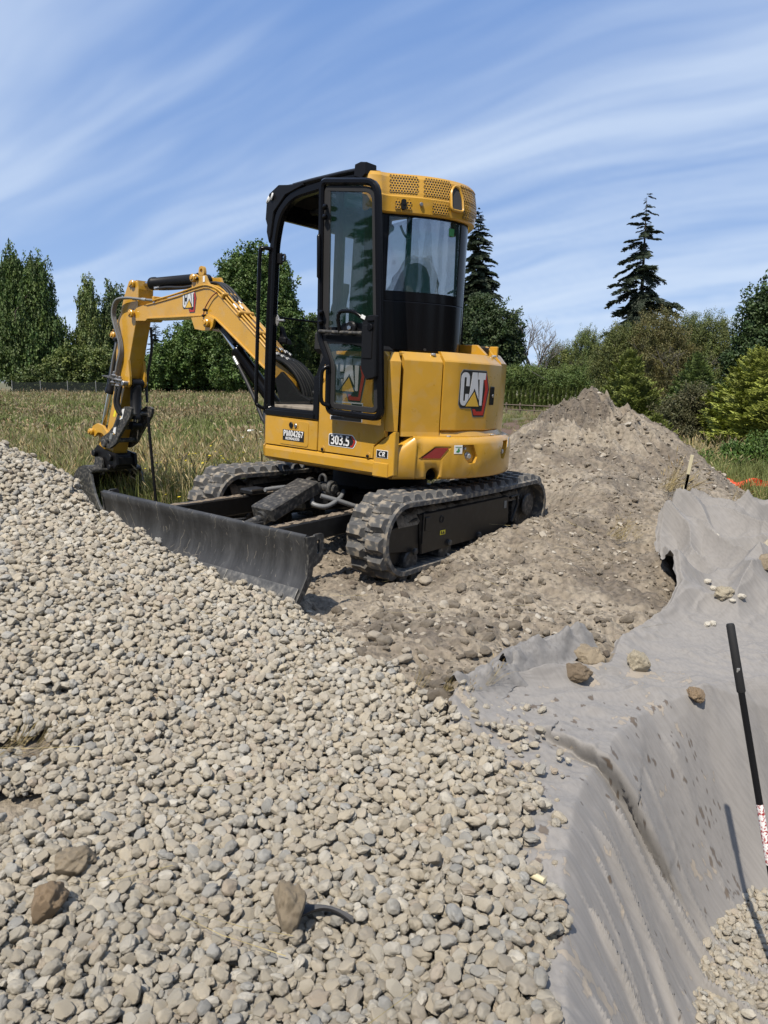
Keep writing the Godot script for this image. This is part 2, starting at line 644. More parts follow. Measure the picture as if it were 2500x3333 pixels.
func stone_tints() -> Array:
	return [Color(0.445, 0.392, 0.305), Color(0.435, 0.397, 0.325), Color(0.465, 0.408, 0.312), Color(0.545, 0.507, 0.430), Color(0.365, 0.355, 0.325), Color(0.390, 0.347, 0.280), Color(0.425, 0.358, 0.278)]

func stain_image() -> ImageTexture:
	var w := 1024
	var im := Image.create(w, w, true, Image.FORMAT_RGBA8)
	im.fill(Color(0, 0, 0, 0))
	var n := FastNoiseLite.new()
	n.seed = 77
	n.frequency = 0.06
	n.fractal_octaves = 3
	var r := RandomNumberGenerator.new()
	r.seed = 9
	# plan: u = x / 3.6, v = (z + 6) / 5
	var spots := []
	for k in 60:
		spots.append([r.randf_range(0.35, 1.2), r.randf_range(-3.05, -2.45), r.randf_range(0.004, 0.013), 0.75])
	for k in 30:
		spots.append([r.randf_range(0.6, 1.25), r.randf_range(-2.8, -1.9), r.randf_range(0.003, 0.009), 0.85])
	for k in 60:
		var t := r.randf()
		spots.append([1.18 + t * 0.25 + r.randfn(0, 0.05), -2.98 + t * 0.35 + r.randfn(0, 0.05), r.randf_range(0.003, 0.010), 0.7])
	for k in 22:
		spots.append([r.randf_range(0.30, 0.55), r.randf_range(-2.9, -1.5), r.randf_range(0.005, 0.018), 0.7])
	for s in spots:
		var cx: float = s[0] / 3.6 * w
		var cy: float = (s[1] + 6.0) / 5.0 * w
		var rx: float = s[2] / 3.6 * w * r.randf_range(0.6, 1.2)
		var ry: float = s[2] / 5.0 * w * r.randf_range(0.6, 1.3)
		for y in range(int(cy - ry * 2 - 1), int(cy + ry * 2 + 2)):
			for x in range(int(cx - rx * 2 - 1), int(cx + rx * 2 + 2)):
				if x < 0 or y < 0 or x >= w or y >= w: continue
				var d := Vector2((x - cx) / rx, (y - cy) / ry).length() + n.get_noise_2d(x * 4.0, y * 4.0) * 0.9
				if d < 1.0: im.set_pixel(x, y, Color(0.30, 0.24, 0.18, s[3]))
	# dried mud smeared along the upper edge and the ledge, in blotches with ragged outlines
	for y in range(int(0.50 * w), int(0.93 * w)):
		for x in range(int(0.05 * w), int(0.38 * w)):
			var px := x * 3.6 / w
			var pz := y * 5.0 / w - 6.0
			var near_edge := maxf(exp(-absf(pz + 3.28) * 9.0), exp(-absf(px - 0.42) * 7.0) * 0.8)
			var q := n.get_noise_2d(x * 0.35, y * 0.5) + 0.5 * n.get_noise_2d(x * 1.7 + 90.0, y * 2.2)
			if q > 0.62 - near_edge * 0.62 and im.get_pixel(x, y).a == 0.0: im.set_pixel(x, y, Color(0.66, 0.59, 0.48, 0.34))
	im.generate_mipmaps()
	return ImageTexture.create_from_image(im)

# black paint worn to grey, with straw-coloured scratches and dust smears
func scuffed_steel() -> ImageTexture:
	var w := 1024
	var n := FastNoiseLite.new()
	n.seed = 64
	n.frequency = 0.010
	n.fractal_octaves = 5
	var r := RandomNumberGenerator.new()
	r.seed = 65
	var im := Image.create(w, w, false, Image.FORMAT_RGB8)
	for y in w:
		for x in w:
			var a := n.get_noise_2d(x * 1.6, y * 0.45) * 0.5 + 0.5
			var f := n.get_noise_2d(x * 9.0 + 300.0, y * 2.2) * 0.5 + 0.5
			var v := lerpf(0.024, 0.080, a * a) + 0.022 * f * f
			im.set_pixel(x, y, Color(v, v * 1.01, v * 1.03).linear_to_srgb())
	for k in 700:
		var p := Vector2(r.randf() * w, r.randf() * w)
		var an := r.randfn(PI * 0.5, 0.5)
		var l := r.randf_range(4, 26) if k % 9 else r.randf_range(40, 110)
		var c := lin(0.16, 0.155, 0.145) if k % 3 else lin(0.34, 0.30, 0.23)
		for t in int(l):
			var q := p + Vector2(cos(an), sin(an)) * t
			im.set_pixel(posmod(int(q.x), w), posmod(int(q.y), w), c)
			an += r.randfn(0, 0.02)
	return ImageTexture.create_from_image(im)

# ------------------------------------------------------------------ heights of the site, from surveyed points [x, z, y] by thin plate splines
const DIRT_POINTS := [[-0.31,-3.85,0.18],[0.04,-3.40,0.18],[0.24,-2.90,0.11],[0.40,-3.70,0.19],[1.01,-4.40,0.25],[1.53,-5.30,0.35],[0.82,-4.95,0.30],[1.61,-6.30,0.54],[1.57,-7.00,0.66],[2.18,-6.30,0.54],[1.31,-7.60,0.78],[2.33,-8.50,1.25],[2.53,-8.32,1.07],[2.06,-8.22,1.04],[2.2,-8.3,1.15],[2.73,-8.30,1.03],[3.09,-7.90,0.74],[3.24,-7.30,0.44],[3.40,-6.70,0.23],[2.34,-6.00,0.41],[1.79,-4.85,0.32],[1.07,-3.60,0.11],[1.62,-3.85,0.14],[2.17,-4.20,0.17],[2.55,-5.00,0.31],[2.22,-5.40,0.40],[0.49,-2.85,0.07],[1.09,-3.00,0.04],[1.69,-3.20,0.04],[0.62,-2.32,0.03],[2.15,-7.60,0.82],[2.09,-6.90,0.63],
	[-0.04,-4.62,0.19],[0.36,-5.14,0.17],[0.78,-5.70,0.15],[1.11,-6.14,0.16],[-1.21,-5.51,0.25],[-0.64,-6.27,0.26],[-0.07,-7.03,0.23],[0.26,-4.58,0.19],[0.57,-4.91,0.29],[0.85,-5.27,0.36],[1.15,-5.67,0.40],[1.47,-6.12,0.42],[1.21,-6.55,0.33],[-0.05,-5.82,0.20],[-0.78,-4.87,0.21],[-1.02,-4.55,0.20],[-0.13,-4.31,0.18],[0.49,-7.04,0.30],[-1.44,-4.99,0.22],[-1.62,-5.32,0.22],
	[2.5,-9.9,0.55],[2.4,-11.2,0.05],[1.2,-9.3,0.35],[0.4,-8.6,0.2],[0.6,-10.5,0.0],[4.2,-6.6,0.04],[3.95,-7.5,0.02],[4.3,-8.4,0.0],[4.2,-10.0,0.0],[3.4,-9.4,0.22],[-1.0,-8.0,0.04],[-2.5,-8.0,0.0],[-2.4,-7.0,0.02],[-0.5,-7.8,0.12],[-1.8,-6.2,0.12],[-3.0,-5.0,0.1],[-3.5,-3.0,0.0],[-2.0,-2.0,-0.05],[0.0,-1.5,-0.05],[0.0,0.0,-0.05],[0.8,-1.5,0.0],[3.0,-2.0,0.02],[3.0,-3.3,0.06],[4.5,-4.5,0.15],[3.3,-5.2,0.2],[5.5,-7.0,0.0],[-4.8,-8.0,0.0],[-4.8,-11.0,0.0],[-1.0,-11.0,0.0],[5.5,-11.0,0.0],[5.5,-2.0,0.0],[-4.8,-1.0,0.0],[-4.8,2.6,0.0],[5.5,2.6,0.0],[0.0,2.6,0.0]]
const GRAVEL_POINTS := [[-2.65,-5.30,0.96],[-2.17,-5.05,0.82],[-1.79,-4.80,0.68],[-2.28,-4.50,0.65],[-1.78,-3.45,0.39],[-1.43,-2.67,0.08],[-0.86,-1.50,-0.02],[-1.81,-4.35,0.54],[-1.46,-4.50,0.56],[-1.11,-4.20,0.43],[-0.81,-3.95,0.36],[-0.49,-3.68,0.29],[-1.19,-3.60,0.34],[-0.67,-3.25,0.23],[-0.92,-2.70,0.07],[-0.40,-2.72,0.06],[-0.28,-3.45,0.21],[0.04,-3.15,0.17],[0.24,-2.85,0.10],[-0.05,-2.45,0.02],[0.25,-2.20,0.01],[-0.57,-2.00,-0.01],[-0.03,-1.50,-0.02],[0.33,-1.50,-0.01],[0.43,-2.45,0.03],[-3.8,-5.3,0.98],[-3.0,-6.1,0.45],[-2.3,-5.7,0.5],[-3.2,-6.8,0.0],[-4.2,-6.3,0.3],[-4.0,-4.0,0.7],[-3.4,-3.0,0.45],[-2.6,-2.0,0.12],[-1.0,-0.6,-0.03],[0.3,-0.6,-0.03],[-2.0,-0.8,-0.03],[-2.05,-5.3,0.6]]
const GRAVEL_EDGE := [[-1.96,-4.80],[-0.50,-3.74],[-0.40,-3.64],[-0.29,-3.55],[0.04,-3.16],[0.24,-2.85],[0.34,-2.62],[0.42,-2.45],[0.49,-2.24],[0.41,-2.1],[0.39,-1.95],[0.44,-1.84],[0.40,-1.66],[0.36,-1.5],[0.33,-0.9],[-3.0,-0.9],[-4.2,-3.0],[-4.3,-6.9],[-2.9,-6.9],[-2.25,-5.95],[-2.08,-5.2]]
const GX0 := -5.0
const GZ0 := -11.6
const GS := 0.06
const GNX := 181
const GNZ := 241
var dirt_grid := PackedFloat32Array()
var gravel_grid := PackedFloat32Array()
var gravel_poly: PackedVector2Array
var n_a := FastNoiseLite.new()
var n_b := FastNoiseLite.new()
var n_c := FastNoiseLite.new()
var n_far := FastNoiseLite.new()

func spline(points: Array) -> PackedFloat32Array:
	var n := points.size()
	var size := n + 3
	var A := []
	for i in size:
		var row := PackedFloat64Array()
		row.resize(size + 1)
		A.append(row)
	for i in n:
		for j in n:
			var r2: float = (points[i][0] - points[j][0]) ** 2 + (points[i][1] - points[j][1]) ** 2
			A[i][j] = 0.5 * r2 * log(r2) if r2 > 1e-9 else 0.002
		A[i][n] = 1.0
		A[i][n + 1] = points[i][0]
		A[i][n + 2] = points[i][1]
		A[n][i] = 1.0
		A[n + 1][i] = points[i][0]
		A[n + 2][i] = points[i][1]
		A[i][size] = points[i][2]
	for c in size:
		var best := c
		for r in range(c + 1, size):
			if absf(A[r][c]) > absf(A[best][c]): best = r
		var s = A[c]
		A[c] = A[best]
		A[best] = s
		for r in range(c + 1, size):
			var f: float = A[r][c] / A[c][c]
			if f == 0.0: continue
			for k in range(c, size + 1): A[r][k] -= f * A[c][k]
	var w := PackedFloat64Array()
	w.resize(size)
	for c in range(size - 1, -1, -1):
		var v: float = A[c][size]
		for k in range(c + 1, size): v -= A[c][k] * w[k]
		w[c] = v / A[c][c]
	var px := PackedFloat32Array()
	var pz := PackedFloat32Array()
	for p in points:
		px.append(p[0])
		pz.append(p[1])
	var out := PackedFloat32Array()
	out.resize(GNX * GNZ)
	for j in GNZ:
		var z := GZ0 + j * GS
		for i in GNX:
			var x := GX0 + i * GS
			var v: float = w[n] + w[n + 1] * x + w[n + 2] * z
			for k in n:
				var dx := px[k] - x
				var dz := pz[k] - z
				var r2 := dx * dx + dz * dz
				if r2 > 1e-9: v += w[k] * 0.5 * r2 * log(r2)
			out[j * GNX + i] = v
	return out

func sample(g: PackedFloat32Array, x: float, z: float) -> float:
	var fx := clampf((x - GX0) / GS, 0.0, GNX - 1.001)
	var fz := clampf((z - GZ0) / GS, 0.0, GNZ - 1.001)
	var i := int(fx)
	var j := int(fz)
	fx -= i
	fz -= j
	var k := j * GNX + i
	return lerpf(lerpf(g[k], g[k + 1], fx), lerpf(g[k + GNX], g[k + GNX + 1], fx), fz)

func build_heights() -> void:
	for q in [[n_a, 101], [n_b, 102], [n_c, 103]]:
		q[0].seed = q[1]
		q[0].noise_type = FastNoiseLite.TYPE_SIMPLEX_SMOOTH
		q[0].frequency = 1.0
		q[0].fractal_octaves = 4
	n_far.seed = 118
	n_far.noise_type = FastNoiseLite.TYPE_SIMPLEX_SMOOTH
	n_far.frequency = 1.0
	n_far.fractal_octaves = 1
	n_c.fractal_type = FastNoiseLite.FRACTAL_RIDGED
	dirt_grid = spline(DIRT_POINTS)
	gravel_grid = spline(GRAVEL_POINTS)
	gravel_poly = pv(GRAVEL_EDGE)

# lip of the trench in plan; to the right of it the ground falls away
const LIP := [[0.36, -0.6], [0.40, -1.46], [0.50, -1.95], [0.63, -2.33], [0.80, -2.66], [1.08, -2.97], [1.6, -3.27], [2.6, -3.62]]

func trench_at(x: float, z: float) -> Vector2: # x: metres beyond the lip, y: metres along it
	if x < 0.25 or z < -3.8: return Vector2(-1, 0)
	var best := 1e9
	var out := Vector2(-1, 0)
	var s := 0.0
	for k in LIP.size() - 1:
		var ax: float = LIP[k][0]
		var az: float = LIP[k][1]
		var dx: float = LIP[k + 1][0] - ax
		var dz: float = LIP[k + 1][1] - az
		var l := sqrt(dx * dx + dz * dz)
		var qx := x - ax
		var qz := z - az
		var t := clampf((qx * dx + qz * dz) / (l * l), 0.0, 1.0)
		var ex := qx - dx * t
		var ez := qz - dz * t
		var d := ex * ex + ez * ez
		if d < best:
			best = d
			out = Vector2(sqrt(d) * (1.0 if -qx * dz + qz * dx > 0.0 else -1.0), s + t * l)
		s += l
	return out

func fall(d: float) -> float:
	return 0.66 * lerpf(smoothstep(0.0, 0.43, d), clampf(d / 0.43, 0.0, 1.0), 0.55)

func trench_depth(x: float, z: float) -> float:
	return fall(trench_at(x, z).x)

func edge_fade(x: float, z: float) -> float:
	return smoothstep(0.0, 1.2, minf(minf(x - GX0, GX0 + GS * (GNX - 1) - x), minf(z - GZ0, GZ0 + GS * (GNZ - 1) - z)))

func in_gravel(x: float, z: float) -> bool:
	if x > 0.6: return false
	return Geometry2D.is_point_in_polygon(Vector2(x + n_b.get_noise_2d(x * 6.0, z * 6.0) * 0.09, z + n_b.get_noise_2d(x * 6.0 + 9.0, z * 6.0) * 0.09), gravel_poly)

# bare earth with its clods, before stones and fabric
func dirt_height(x: float, z: float) -> float:
	return (sample(dirt_grid, x, z) - trench_depth(x, z)) * edge_fade(x, z)

func meadow(x: float, z: float) -> float: # 1 where the meadow grows
	var d := 0.0
	d = maxf(d, smoothstep(-6.0, -6.7, z + 0.55 * (x + 1.5) + n_a.get_noise_2d(x * 0.8, z * 0.8) * 0.5) * smoothstep(0.9, 0.2, x + n_a.get_noise_2d(z, x) * 0.4))
	d = maxf(d, smoothstep(-9.6, -10.6, z))
	d = maxf(d, smoothstep(3.9, 4.6, x) * smoothstep(-6.4, -7.4, z))
	d = maxf(d, smoothstep(-3.3, -3.9, x) * smoothstep(-6.0, -6.6, z))
	return d

func build_ground() -> void:
	var xs := PackedFloat32Array()
	var zs := PackedFloat32Array()
	var x := GX0
	while x < GX0 + GS * (GNX - 1) - 0.001:
		xs.append(x)
		x += 0.016 if x > -0.5 and x < 2.7 else 0.045
	xs.append(GX0 + GS * (GNX - 1))
	var z := GZ0
	while z < GZ0 + GS * (GNZ - 1) - 0.001:
		zs.append(z)
		z += 0.016 if z > -5.6 and z < -2.8 else (0.032 if z > -9.4 and z < -5.6 else 0.06)
	zs.append(GZ0 + GS * (GNZ - 1))
	var nx := xs.size()
	var nz := zs.size()
	var v := PackedVector3Array()
	var col := PackedColorArray()
	v.resize(nx * nz)
	col.resize(nx * nz)
	for j in nz:
		for i in nx:
			x = xs[i]
			z = zs[j]
			var e := edge_fade(x, z)
			var y := dirt_height(x, z)
			var rough := e * (1.0 - smoothstep(0.0, 0.1, trench_depth(x, z)))
			var pile := exp(-((x - 2.1) ** 2 + (z + 8.2) ** 2) / 1.1)
			if rough > 0.0:
				y += rough * (n_a.get_noise_2d(x * 1.6, z * 1.6) * 0.05 + n_b.get_noise_2d(x * 5.5, z * 5.5) * 0.028 + (n_c.get_noise_2d(x * 8.0, z * 8.0) - 0.3) * 0.018)
				y += pile * (n_c.get_noise_2d(x * 3.1 + 5.0, z * 2.3) - 0.2) * 0.17
			if x > fabric_left(z) + 0.05 and z > -5.6: y -= 0.10 * smoothstep(0.05, 0.14, x - fabric_left(z))
			if in_gravel(x, z):
				y = minf(y, sample(gravel_grid, x, z) - 0.07)
			v[j * nx + i] = Vector3(x, y, z)
			var c := Color(0.215, 0.178, 0.134).lerp(Color(0.305, 0.262, 0.203), clampf(n_a.get_noise_2d(x * 0.9 + 20.0, z * 0.9) * 1.3 + n_b.get_noise_2d(x * 4.0, z * 4.0) * 0.5 + 0.5, 0.0, 1.0))
			# moister, darker clay broken out of the heap
			var moist := smoothstep(0.10, 0.26, n_b.get_noise_2d(x * 1.1 + 3.0, z * 1.1) * 0.8 + n_c.get_noise_2d(x * 4.0, z * 4.0) * 0.08 + pile * 0.2)
			c = c.lerp(Color(0.135, 0.112, 0.088), moist * 0.7)
			var g := meadow(x, z)
			if g > 0.0: c = c.lerp(Color(0.14, 0.13, 0.065), g)
			col[j * nx + i] = c
	var nor := PackedVector3Array()
	nor.resize(nx * nz)
	var idx := PackedInt32Array()
	for j in nz:
		for i in nx:
			var a := v[j * nx + mini(i + 1, nx - 1)] - v[j * nx + maxi(i - 1, 0)]
			var b := v[mini(j + 1, nz - 1) * nx + i] - v[maxi(j - 1, 0) * nx + i]
			nor[j * nx + i] = b.cross(a).normalized()
			if i < nx - 1 and j < nz - 1:
				var k := j * nx + i
				idx.append_array(PackedInt32Array([k, k + 1, k + nx + 1, k, k + nx + 1, k + nx]))
	var arr := []
	arr.resize(Mesh.ARRAY_MAX)
	arr[Mesh.ARRAY_VERTEX] = v
	arr[Mesh.ARRAY_NORMAL] = nor
	arr[Mesh.ARRAY_COLOR] = col
	arr[Mesh.ARRAY_INDEX] = idx
	var am := ArrayMesh.new()
	am.add_surface_from_arrays(Mesh.PRIMITIVE_TRIANGLES, arr)
	tag(mesh_node("dirt_mound", am, M.dirt), "", "", "", "structure")
	# the meadow around it, out to the horizon
	var b := MB.new()
	var x0 := GX0
	var x1 := GX0 + GS * (GNX - 1)
	var z0 := GZ0
	var z1 := GZ0 + GS * (GNZ - 1)
	b.st.set_color(Color(0.14, 0.13, 0.065))
	var far := 420.0
	var rings := [[x0, x1, z0, z1], [x0 - 20.0, x1 + 20.0, z0 - 20.0, z1 + 20.0], [-far, far, -far, far]]
	for k in 2:
		var p: Array = rings[k]
		var q: Array = rings[k + 1]
		b.q4(Vector3(q[0], 0, q[2]), Vector3(q[1], 0, q[2]), Vector3(p[1], 0, p[2]), Vector3(p[0], 0, p[2]))
		b.q4(Vector3(q[1], 0, q[2]), Vector3(q[1], 0, q[3]), Vector3(p[1], 0, p[3]), Vector3(p[1], 0, p[2]))
		b.q4(Vector3(q[1], 0, q[3]), Vector3(q[0], 0, q[3]), Vector3(p[0], 0, p[3]), Vector3(p[1], 0, p[3]))
		b.q4(Vector3(q[0], 0, q[3]), Vector3(q[0], 0, q[2]), Vector3(p[0], 0, p[2]), Vector3(p[0], 0, p[3]))
	tag(mesh_node("ground", b.done(), M.dirt), "", "", "", "structure")

# ------------------------------------------------------------------ geotextile
const FABRIC_LEFT := [[-1.1, 0.10], [-1.5, 0.14], [-2.0, 0.16], [-2.4, 0.20], [-2.69, 0.265], [-2.85, 0.245], [-2.95, 0.30], [-3.07, 0.40], [-3.16, 0.62], [-3.24, 0.78], [-3.30, 0.94], [-3.36, 1.02], [-3.46, 1.06], [-3.60, 1.13], [-3.71, 1.237], [-3.88, 1.459], [-4.06, 1.60], [-4.36, 1.652], [-4.6, 1.69], [-4.85, 1.75], [-5.06, 1.867], [-5.3, 2.06], [-5.6, 2.25]]

func fabric_left(z: float) -> float:
	for k in FABRIC_LEFT.size() - 1:
		var a: Array = FABRIC_LEFT[k]
		var c: Array = FABRIC_LEFT[k + 1]
		if z <= a[0] and z >= c[0]:
			return lerpf(a[1], c[1], (a[0] - z) / (a[0] - c[0]))
	return FABRIC_LEFT[0][1] if z > -1.1 else 2.25

func seg_side(p: Vector2, a: Vector2, c: Vector2) -> Vector2: # x: signed distance to the right of a->c, y: 0..1 along
	var d := (c - a)
	var l := d.length()
	d /= l
	var q := p - a
	return Vector2(q.x * -d.y + q.y * d.x, q.dot(d) / l)

func crease(d: float, w: float) -> float:
	return exp(-absf(d) / w)

func fabric_height(x: float, z: float) -> float:
	var at := trench_at(x, z)
	var dep := fall(at.x)
	var y := sample(dirt_grid, x, z) - dep + 0.018
	var wall := smoothstep(0.03, 0.18, dep)
	var p := Vector2(x, z)
	# pleats that run down the wall from the lip, slanting along it
	var run := at.y + lerpf(0.95, 0.2, smoothstep(1.1, 2.0, at.y)) * at.x + n_a.get_noise_2d(x * 1.2, z * 1.2) * 0.06
	var ph := run / 0.125 + n_b.get_noise_2d(run * 1.7, 9.0) * 0.8
	var valley := absf(ph - roundf(ph)) * 0.125
	var strength := 0.62 + 0.38 * sin(roundf(ph) * 2.4)
	var s3 := absf(sin(run / 0.071 * PI + 0.7))
	var near_wall := 1.0 - smoothstep(2.1, 2.5, at.y)
	y += wall * near_wall * (strength * (0.085 * exp(-valley / 0.013) - 0.012) + 0.009 * s3)
	y += wall * (1.0 - near_wall) * (0.035 * sin(run / 0.42 * TAU) + 0.012 * absf(sin(run / 0.15 * PI)))
	# ripples over the flat
	var flat := 1.0 - smoothstep(0.0, 0.2, dep)
	y += flat * (n_a.get_noise_2d(x * 2.0 + 4.0, z * 3.2) * 0.016 + 0.010 * (1.0 - pow(absf(n_b.get_noise_2d(x * 2.2, z * 3.4)) * 2.0, 0.7)))
	# a low ridge where the sheet is stretched behind the lip
	var sd := seg_side(p, Vector2(0.5, -2.98), Vector2(2.2, -3.30))
	y += crease(sd.x, 0.05) * 0.035 * smoothstep(-0.05, 0.2, sd.y)
	# short random creases
	y += 0.016 * flat * pow(1.0 - minf(1.0, absf(n_c.get_noise_2d(x * 1.3 + 2.0, z * 1.7)) * 1.4), 3.0)
	# crumpled heap at the far end
	var far := smoothstep(-3.75, -4.25, z)
	y += far * (0.17 * (1.0 - pow(minf(1.0, absf(n_far.get_noise_2d(x * 0.95 + 8.3, z * 0.8 + 1.0)) * 2.4), 0.75)) + 0.09 * (1.0 - minf(1.0, absf(n_far.get_noise_2d(x * 2.1 + 30.0, z * 1.7 + 4.0)) * 2.2)))
	# left hem: gathered and turned up
	var l := x - fabric_left(z)
	if z < -2.5:
		y += (1.0 - smoothstep(0.0, 0.20, l)) * (0.030 + 0.05 * maxf(0.0, n_a.get_noise_2d(z * 2.6, 12.0 + l * 3.0))) * smoothstep(-2.5, -2.8, z)
		y += (1.0 - smoothstep(0.0, 0.03, l)) * -0.035
	return y

# one long fold: the sheet behind it hangs over the sheet in front
const FOLD := [[0.30, -2.76], [0.47, -2.79], [0.64, -2.75], [0.81, -2.63], [0.93, -2.60], [1.05, -2.55], [1.20, -2.46]]

func folded(v: Vector3) -> Vector3:
	var best := 1e9
	var e := 0.0
	var s := 0.0
	var nx := 0.0
	var nz := 0.0
	var n := FOLD.size() - 1
	for k in n:
		var a := Vector2(FOLD[k][0], FOLD[k][1])
		var c := Vector2(FOLD[k + 1][0], FOLD[k + 1][1])
		var d := c - a
		var q := Vector2(v.x, v.z) - a
		var t := clampf(q.dot(d) / d.length_squared(), 0.0, 1.0)
		var w := q - d * t
		if w.length_squared() < best:
			best = w.length_squared()
			var side := q.x * d.y - q.y * d.x # positive behind the fold
			e = sqrt(best) * (1.0 if side > 0.0 else -1.0)
			s = (k + t) / n
			nx = d.y / d.length()
			nz = -d.x / d.length()
	if best > 0.36: return v
	var al := smoothstep(0.0, 0.12, s) * (1.0 - smoothstep(0.72, 0.98, s)) * lerpf(0.35, 1.0, smoothstep(0.25, 0.6, s))
	var up := smoothstep(-0.036, 0.026, e)
	var lift := lerpf(-0.075 * exp(minf(e, 0.0) / 0.13), 0.055 * exp(-maxf(e, 0.0) / 0.16), up)
	var push_out := up * 0.105 * exp(-maxf(e, 0.0) / 0.12)
	return v + Vector3(-nx * push_out, lift, -nz * push_out) * al

func build_fabric() -> void:
	var rows := 560
	var cols := 330
	var v := PackedVector3Array()
	var uv := PackedVector2Array()
	var uv2 := PackedVector2Array()
	v.resize(rows * cols)
	uv.resize(rows * cols)
	uv2.resize(rows * cols)
	var s_acc := 0.0
	for j in rows:
		var z := lerpf(-1.05, -5.65, float(j) / (rows - 1))
		var l := fabric_left(z) + n_b.get_noise_2d(z * 5.0, 0.0) * 0.03 + n_b.get_noise_2d(z * 16.0, 4.0) * 0.008
		for i in cols:
			var t := float(i) / (cols - 1)
			var x := lerpf(l, 3.5, t * (0.55 + 0.45 * t))
			var y := fabric_height(x, z)
			v[j * cols + i] = folded(Vector3(x, y, z))
			uv[j * cols + i] = Vector2(z * 0.5 + y * 0.3, x * 0.5 + y * 0.35)
			uv2[j * cols + i] = Vector2(x / 3.6, (z + 6.0) / 5.0)
	var nor := PackedVector3Array()
	nor.resize(rows * cols)
	var idx := PackedInt32Array()
	for j in rows:
		for i in cols:
			var a := v[j * cols + mini(i + 1, cols - 1)] - v[j * cols + maxi(i - 1, 0)]
			var b := v[mini(j + 1, rows - 1) * cols + i] - v[maxi(j - 1, 0) * cols + i]
			nor[j * cols + i] = a.cross(b).normalized()
			if i < cols - 1 and j < rows - 1:
				var k := j * cols + i
				idx.append_array(PackedInt32Array([k, k + cols + 1, k + 1, k, k + cols, k + cols + 1]))
	var arr := []
	arr.resize(Mesh.ARRAY_MAX)
	arr[Mesh.ARRAY_VERTEX] = v
	arr[Mesh.ARRAY_NORMAL] = nor
	arr[Mesh.ARRAY_TEX_UV] = uv
	arr[Mesh.ARRAY_TEX_UV2] = uv2
	arr[Mesh.ARRAY_INDEX] = idx
	var am := ArrayMesh.new()
	am.add_surface_from_arrays(Mesh.PRIMITIVE_TRIANGLES, arr)
	tag(mesh_node("ground_fabric", am, M.fabric), "large sheet of grey felt fabric draped over the edge into the trench", "fabric")

# ------------------------------------------------------------------ stones
var ico_v: Array
var ico_f: Array

func icosphere(sub: int) -> Array:
	var t := (1.0 + sqrt(5.0)) / 2.0
	var vs := []
	for q in [[-1, t, 0], [1, t, 0], [-1, -t, 0], [1, -t, 0], [0, -1, t], [0, 1, t], [0, -1, -t], [0, 1, -t], [t, 0, -1], [t, 0, 1], [-t, 0, -1], [-t, 0, 1]]:
		vs.append(Vector3(q[0], q[1], q[2]).normalized())
	var fs := [[0, 11, 5], [0, 5, 1], [0, 1, 7], [0, 7, 10], [0, 10, 11], [1, 5, 9], [5, 11, 4], [11, 10, 2], [10, 7, 6], [7, 1, 8], [3, 9, 4], [3, 4, 2], [3, 2, 6], [3, 6, 8], [3, 8, 9], [4, 9, 5], [2, 4, 11], [6, 2, 10], [8, 6, 7], [9, 8, 1]]
	for s in sub:
		var mids := {}
		var out := []
		for f in fs:
			var m := []
			for k in 3:
				var a: int = mini(f[k], f[(k + 1) % 3])
				var b: int = maxi(f[k], f[(k + 1) % 3])
				var key := a * 100000 + b
				if not mids.has(key):
					mids[key] = vs.size()
					vs.append((vs[a] + vs[b]).normalized())
				m.append(mids[key])
			out.append([f[0], m[0], m[2]])
			out.append([f[1], m[1], m[0]])
			out.append([f[2], m[2], m[1]])
			out.append([m[0], m[1], m[2]])
		fs = out
	return [vs, fs]

# a stone of about unit radius; cuts flatten broken faces, lumps roughen it
func pebble(sd: int, sub: int, cuts: int, lump: float, squash: Vector3) -> ArrayMesh:
	var r := RandomNumberGenerator.new()
	r.seed = sd
	var n := FastNoiseLite.new()
	n.seed = sd
	n.frequency = 0.8
	n.fractal_octaves = 3 if lump > 0.15 else 2
	var ball := icosphere(sub)
	var planes := []
	for k in cuts:
		planes.append([Vector3(r.randfn(), r.randfn(), r.randfn()).normalized(), r.randf_range(0.62, 0.9)])
	var v := PackedVector3Array()
	for d in ball[0]:
		var rad := 1.0 + n.get_noise_3dv(d * 1.3) * lump * 2.0 + n.get_noise_3dv(d * 4.0) * lump * 0.35
		for p in planes:
			var c: float = d.dot(p[0])
			if c > 0.05: 
				var lim: float = p[1] / c
				if lim < rad: rad = lerpf(rad, lim, 0.88)
		v.append(d * rad * squash)
	var nor := PackedVector3Array()
	nor.resize(v.size())
	var idx := PackedInt32Array()
	for f in ball[1]:
		var fn: Vector3 = (v[f[1]] - v[f[0]]).cross(v[f[2]] - v[f[0]])
		for k in 3: nor[f[k]] += fn
		idx.append_array(PackedInt32Array([f[0], f[2], f[1]]))
	for k in nor.size(): nor[k] = nor[k].normalized()
	var arr := []
	arr.resize(Mesh.ARRAY_MAX)
	arr[Mesh.ARRAY_VERTEX] = v
	arr[Mesh.ARRAY_NORMAL] = nor
	arr[Mesh.ARRAY_INDEX] = idx
	var am := ArrayMesh.new()
	am.add_surface_from_arrays(Mesh.PRIMITIVE_TRIANGLES, arr)
	return am

var HX0 := 0.0
var HZ0 := 0.0
var HN := 0
var HM := 0
const HS := 0.01
var hmap := PackedFloat32Array()

func hm_init(x0: float, z0: float, x1: float, z1: float, f: Callable) -> void:
	HX0 = x0
	HZ0 = z0
	HN = int((x1 - x0) / HS)
	HM = int((z1 - z0) / HS)
	hmap.resize(HN * HM)
	for j in HM:
		for i in HN:
			hmap[j * HN + i] = f.call(x0 + (i + 0.5) * HS, z0 + (j + 0.5) * HS)

